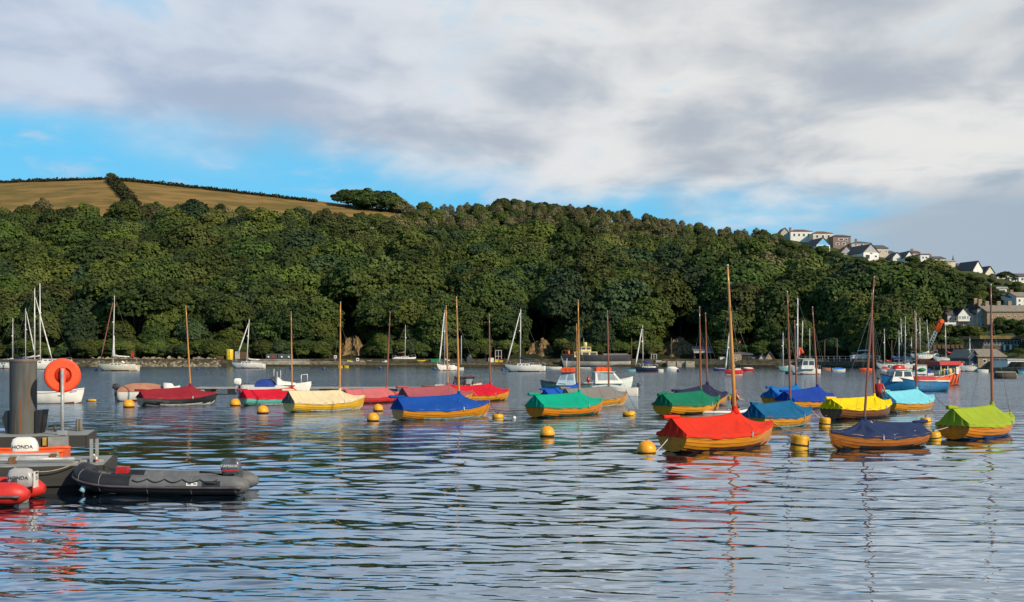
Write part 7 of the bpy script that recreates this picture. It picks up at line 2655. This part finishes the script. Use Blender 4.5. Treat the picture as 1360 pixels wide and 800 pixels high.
# orange boat between the stages, only its gunwale and white motor showing
cx = P(-12, 594, 27.5).x
t = thing('orange_boat', 'orange-sided boat with a big white outboard, tucked between the two stages', 'motorboat', (cx, 27.45, 0), math.pi + R(13), None)
bm, sh = boat_hull(3.6, 1.3, .86, .74, .9, .15, .1, hull_m=M_ORANGE, bot_m=M_ORANGE, parent=t, trough=True, deck_m=M_DECK, rail=M_ORANGE)
xm = P(33, 590, 27.5).x
o = outboard(t, -(xm - cx) + .12, .25, .57, 1.12, M_WHITE, letter='HONDA')
MB().lathe([(.01, 0), (.035, 0), (.035, .02), (.01, .02)], 12).build('drain_hole', M_BLACK, t).matrix_local = Matrix.Translation((-(P(21, 0, 27.5).x - cx), .66, .60)) @ Matrix.Rotation(R(-90), 4, 'X')


# ------------------------------------------------------------------ paddlers
def person(label, c, rz, pose, top_m, leg_m, hair_m, scale=1.0):
    M_SKIN = mat('skin', (.50, .29, .20), .55, var=.06, scale=8)
    t = thing('person', label, 'person', c, rz, 'paddlers on paddleboards')
    J = pose
    names = list(J['v'])
    me = bpy.data.meshes.new('body')
    me.from_pydata([J['v'][n][:3] for n in names], [(names.index(a), names.index(b)) for a, b in J['e']], [])
    o = bpy.data.objects.new('body', me)
    COL.objects.link(o)
    sk = o.modifiers.new('skin', 'SKIN')
    for i, n in enumerate(names):
        r = J['v'][n][3]
        me.skin_vertices[0].data[i].radius = (r, r if len(J['v'][n]) < 5 else J['v'][n][4])
        me.skin_vertices[0].data[i].use_root = n == 'pelvis'
    o.modifiers.new('sub', 'SUBSURF').levels = 2
    o.modifiers['sub'].render_levels = 2
    dg = bpy.context.evaluated_depsgraph_get()
    m2 = bpy.data.meshes.new_from_object(o.evaluated_get(dg))
    bpy.data.objects.remove(o)
    m2.materials.clear()
    for q in (M_SKIN, leg_m):
        m2.materials.append(q)
    o = bpy.data.objects.new('body', m2)
    COL.objects.link(o)
    o.parent = t
    for p in m2.polygons:
        p.use_smooth = True
    # clothes: copies of the body's own surface, a little larger
    for nm, mm, test, off in (('vest', top_m, J['vest'], .022), ('shorts', leg_m, J['shorts'], .016)):
        bm = bmesh.new()
        bm.from_mesh(m2)
        bm.normal_update()
        kill = [f for f in bm.faces if not test(f.calc_center_median())]
        bmesh.ops.delete(bm, geom=kill, context='FACES')
        for v in bm.verts:
            v.co += v.normal * off
        m3 = bpy.data.meshes.new(nm)
        bm.to_mesh(m3)
        bm.free()
        m3.materials.clear()
        m3.materials.append(mm)
        for p in m3.polygons:
            p.material_index = 0
        co = bpy.data.objects.new(nm, m3)
        COL.objects.link(co)
        co.parent = t
        sd = co.modifiers.new('thickness', 'SOLIDIFY')
        sd.thickness = .012
    # face and hair
    h = Vector(J['head'])
    hb = MB()
    hb.sphere(h + Vector((-.012, 0, .03)), .108, 16, 10, squash=1.0, zmin=-.25)
    hb.build('hair', hair_m, t)
    fc = MB()
    for sg in (1, -1):
        fc.sphere(h + Vector((.088, sg * .035, .0)), .014, 8, 6, m=1)
        fc.sphere(h + Vector((-.005, sg * .095, -.01)), .026, 8, 6)
    fc.loft([[h + Vector((.09, -.014, -.035)), h + Vector((.09, .014, -.035)), h + Vector((.118, 0, -.035))], [h + Vector((.088, -.006, .005)), h + Vector((.088, .006, .005)), h + Vector((.095, 0, .005))]])
    fc.box(h.x + .088, h.x + .098, -.026 + h.y, .026 + h.y, h.z - .065, h.z - .055, 2)
    fc.build('face', [M_SKIN, M_BLACK, mat('lips', (.40, .16, .13), .5)], t)
    return t


def hand(E, V, wrist, d, side, pfx, curl=.5):
    """Palm, four unequal bent fingers and a thumb leaving its side."""
    w = Vector(wrist)
    d = Vector(d).normalized()
    s = Vector(side).normalized()
    n = d.cross(s).normalized()
    V[pfx + 'palm'] = (*(w + d * .055), .030, .020)
    E.append((pfx + 'wrist', pfx + 'palm'))
    for i, (off, ln) in enumerate(((-.032, .075), (-.011, .085), (.011, .080), (.032, .062))):
        a = w + d * .09 + s * off
        b = a + d * ln * .5 + n * ln * .25 * curl
        c = b + d * ln * .25 + n * ln * .5 * curl
        for k, (p, r) in enumerate(((a, .0105), (b, .0095), (c, .0085))):
            V['%sf%d%d' % (pfx, i, k)] = (*p, r)
        E += [(pfx + 'palm', '%sf%d0' % (pfx, i)), ('%sf%d0' % (pfx, i), '%sf%d1' % (pfx, i)), ('%sf%d1' % (pfx, i), '%sf%d2' % (pfx, i))]
    a = w + d * .04 - s * .045 + n * .01
    b = a + d * .04 - s * .01 + n * .02
    V[pfx + 't0'] = (*a, .012)
    V[pfx + 't1'] = (*b, .010)
    E += [(pfx + 'palm', pfx + 't0'), (pfx + 't0', pfx + 't1')]


def standing():
    V = dict(pelvis=(0, 0, .95, .135, .15), belly=(.02, 0, 1.10, .125, .155), chest=(.03, 0, 1.30, .125, .17), neckb=(.02, 0, 1.47, .075), neck=(.03, 0, 1.53, .055), head0=(.04, 0, 1.60, .085), head1=(.045, 0, 1.72, .085))
    E = [('pelvis', 'belly'), ('belly', 'chest'), ('chest', 'neckb'), ('neckb', 'neck'), ('neck', 'head0'), ('head0', 'head1')]
    for sg, q in ((1, 'l'), (-1, 'r')):
        V.update({q + 'sh': (.02, sg * .19, 1.40, .062), q + 'el': (.10 if q == 'r' else .16, sg * .27, 1.14, .045), q + 'wrist': (.26 if q == 'r' else .30, sg * (.26 if q == 'r' else .12), .98 if q == 'r' else 1.22, .032)})
        E += [('chest', q + 'sh'), (q + 'sh', q + 'el'), (q + 'el', q + 'wrist')]
        V.update({q + 'hip': (0, sg * .10, .88, .10), q + 'knee': (.06, sg * .14, .48, .062), q + 'ank': (-.02, sg * .16, .10, .042), q + 'toe': (.16, sg * .18, .045, .036)})
        E += [('pelvis', q + 'hip'), (q + 'hip', q + 'knee'), (q + 'knee', q + 'ank'), (q + 'ank', q + 'toe')]
    hand(E, V, V['rwrist'][:3], (.6, 0, -.5), (0, 1, 0), 'r', .9)
    hand(E, V, V['lwrist'][:3], (.8, -.2, .1), (0, .7, .7), 'l', .9)
    return dict(v=V, e=E, head=(.045, 0, 1.68), vest=lambda p: .98 < p.z < 1.47 and abs(p.y) < .235 - max(0, 1.2 - p.z) * .18 and p.x < .19, shorts=lambda p: .56 < p.z < 1.0 and p.x < .2 and abs(p.y) < .25)


def kneeling():
    V = dict(pelvis=(0, 0, .42, .135, .15), belly=(.04, 0, .56, .125, .15), chest=(.08, 0, .76, .125, .165), neckb=(.09, 0, .92, .075), neck=(.10, 0, .98, .055), head0=(.115, 0, 1.05, .085), head1=(.12, 0, 1.16, .085))
    E = [('pelvis', 'belly'), ('belly', 'chest'), ('chest', 'neckb'), ('neckb', 'neck'), ('neck', 'head0'), ('head0', 'head1')]
    for sg, q in ((1, 'l'), (-1, 'r')):
        V.update({q + 'sh': (.08, sg * .19, .86, .06), q + 'el': (.18, sg * .26, .62, .045), q + 'wrist': (.38, sg * .16, .60 if q == 'r' else .74, .032)})
        E += [('chest', q + 'sh'), (q + 'sh', q + 'el'), (q + 'el', q + 'wrist')]
        V.update({q + 'hip': (0, sg * .10, .36, .10), q + 'knee': (.30, sg * .15, .09, .066), q + 'ank': (-.10, sg * .14, .07, .045), q + 'toe': (-.26, sg * .14, .05, .036)})
        E += [('pelvis', q + 'hip'), (q + 'hip', q + 'knee'), (q + 'knee', q + 'ank'), (q + 'ank', q + 'toe')]
    hand(E, V, V['rwrist'][:3], (.8, .1, -.3), (0, 1, 0), 'r', .9)
    hand(E, V, V['lwrist'][:3], (.8, -.2, .1), (0, .7, .7), 'l', .9)
    return dict(v=V, e=E, head=(.12, 0, 1.13), vest=lambda p: .44 < p.z < .93 and abs(p.y) < .225 and p.x < .235, shorts=lambda p: .14 < p.z < .46 and -.16 < p.x < .26)


def board(label, c, rz, L=3.2):
    mb = MB()
    rows = []
    for i in range(17):
        s = i / 16
        w = .40 * (math.sin(math.pi * min(.97, max(.03, s))) ** .5)
        z = .10 + .10 * max(0, (s - .75) / .25) ** 2
        x = -L / 2 + s * L
        rows.append([Vector((x, -w, z - .03)), Vector((x, -w * .85, z + .03)), Vector((x, w * .85, z + .03)), Vector((x, w, z - .03)), Vector((x, w * .8, z - .11)), Vector((x, -w * .8, z - .11))])
    mb.loft(rows)
    tag(mb.build('paddleboard', M_WHITE, None, c, rz), label, 'paddleboard', 'paddleboards')


M_VEST = mat('vest_red', (.42, .016, .02), .8)
M_SHORT = mat('shorts_black', (.012, .012, .016), .8)
M_HAIR = mat('hair_brown', (.10, .06, .035), .8)
c = P(1167, 551, 56.5); c.z = 0
board('white paddleboard under the standing paddler, mostly hidden by the yellow-covered boat', c, R(62))
person('person standing with back turned, red vest and black shorts, holding a paddle', c + Vector((0, 0, .13)), R(62), standing(), M_VEST, M_SHORT, M_HAIR)
pd = MB()
g = c + Vector((0, 0, .13))
a = g + Vector((math.cos(R(62)) * .30 + math.sin(R(62)) * .24, math.sin(R(62)) * .30 - math.cos(R(62)) * .24, .92))
lw = g + Vector((.02, .32, 1.24))
d = (Vector((.66, .05, -1.0))).normalized()
pd.tube([a - d * .75, a + d * 1.05], .016, 8)
blade = a + d * 1.05
pd.loft([[blade + Vector((-.01, 0, .01)), blade + Vector((.01, .01, 0)), blade + Vector((.0, -.01, 0))], [blade + d * .15 + Vector((-.08, 0, -.05)), blade + d * .15 + Vector((.08, .02, .05)), blade + d * .15 + Vector((0, -.02, 0))], [blade + d * .4 + Vector((-.07, 0, -.05)), blade + d * .4 + Vector((.07, .02, .05)), blade + d * .4 + Vector((0, -.02, 0))]])
tag(pd.build('paddle', M_BLACK), 'black paddle held by the standing paddler beside the sky-blue cover', 'paddle')
c = P(974, 551, 57.5); c.z = 0
c2 = P(951, 551, 57.2); c2.z = 0
board('white paddleboard in front of the dark green-covered boat, its end sticking out', P(957, 551, 57.4) * Vector((1, 1, 0)), R(4), 2.9)
person('person kneeling on a white paddleboard in a red vest, behind the vermilion boat\'s mast', P(974, 551, 57.5) * Vector((1, 1, 0)) + Vector((0, 0, .13)), R(20), kneeling(), M_VEST, M_SHORT, M_HAIR)
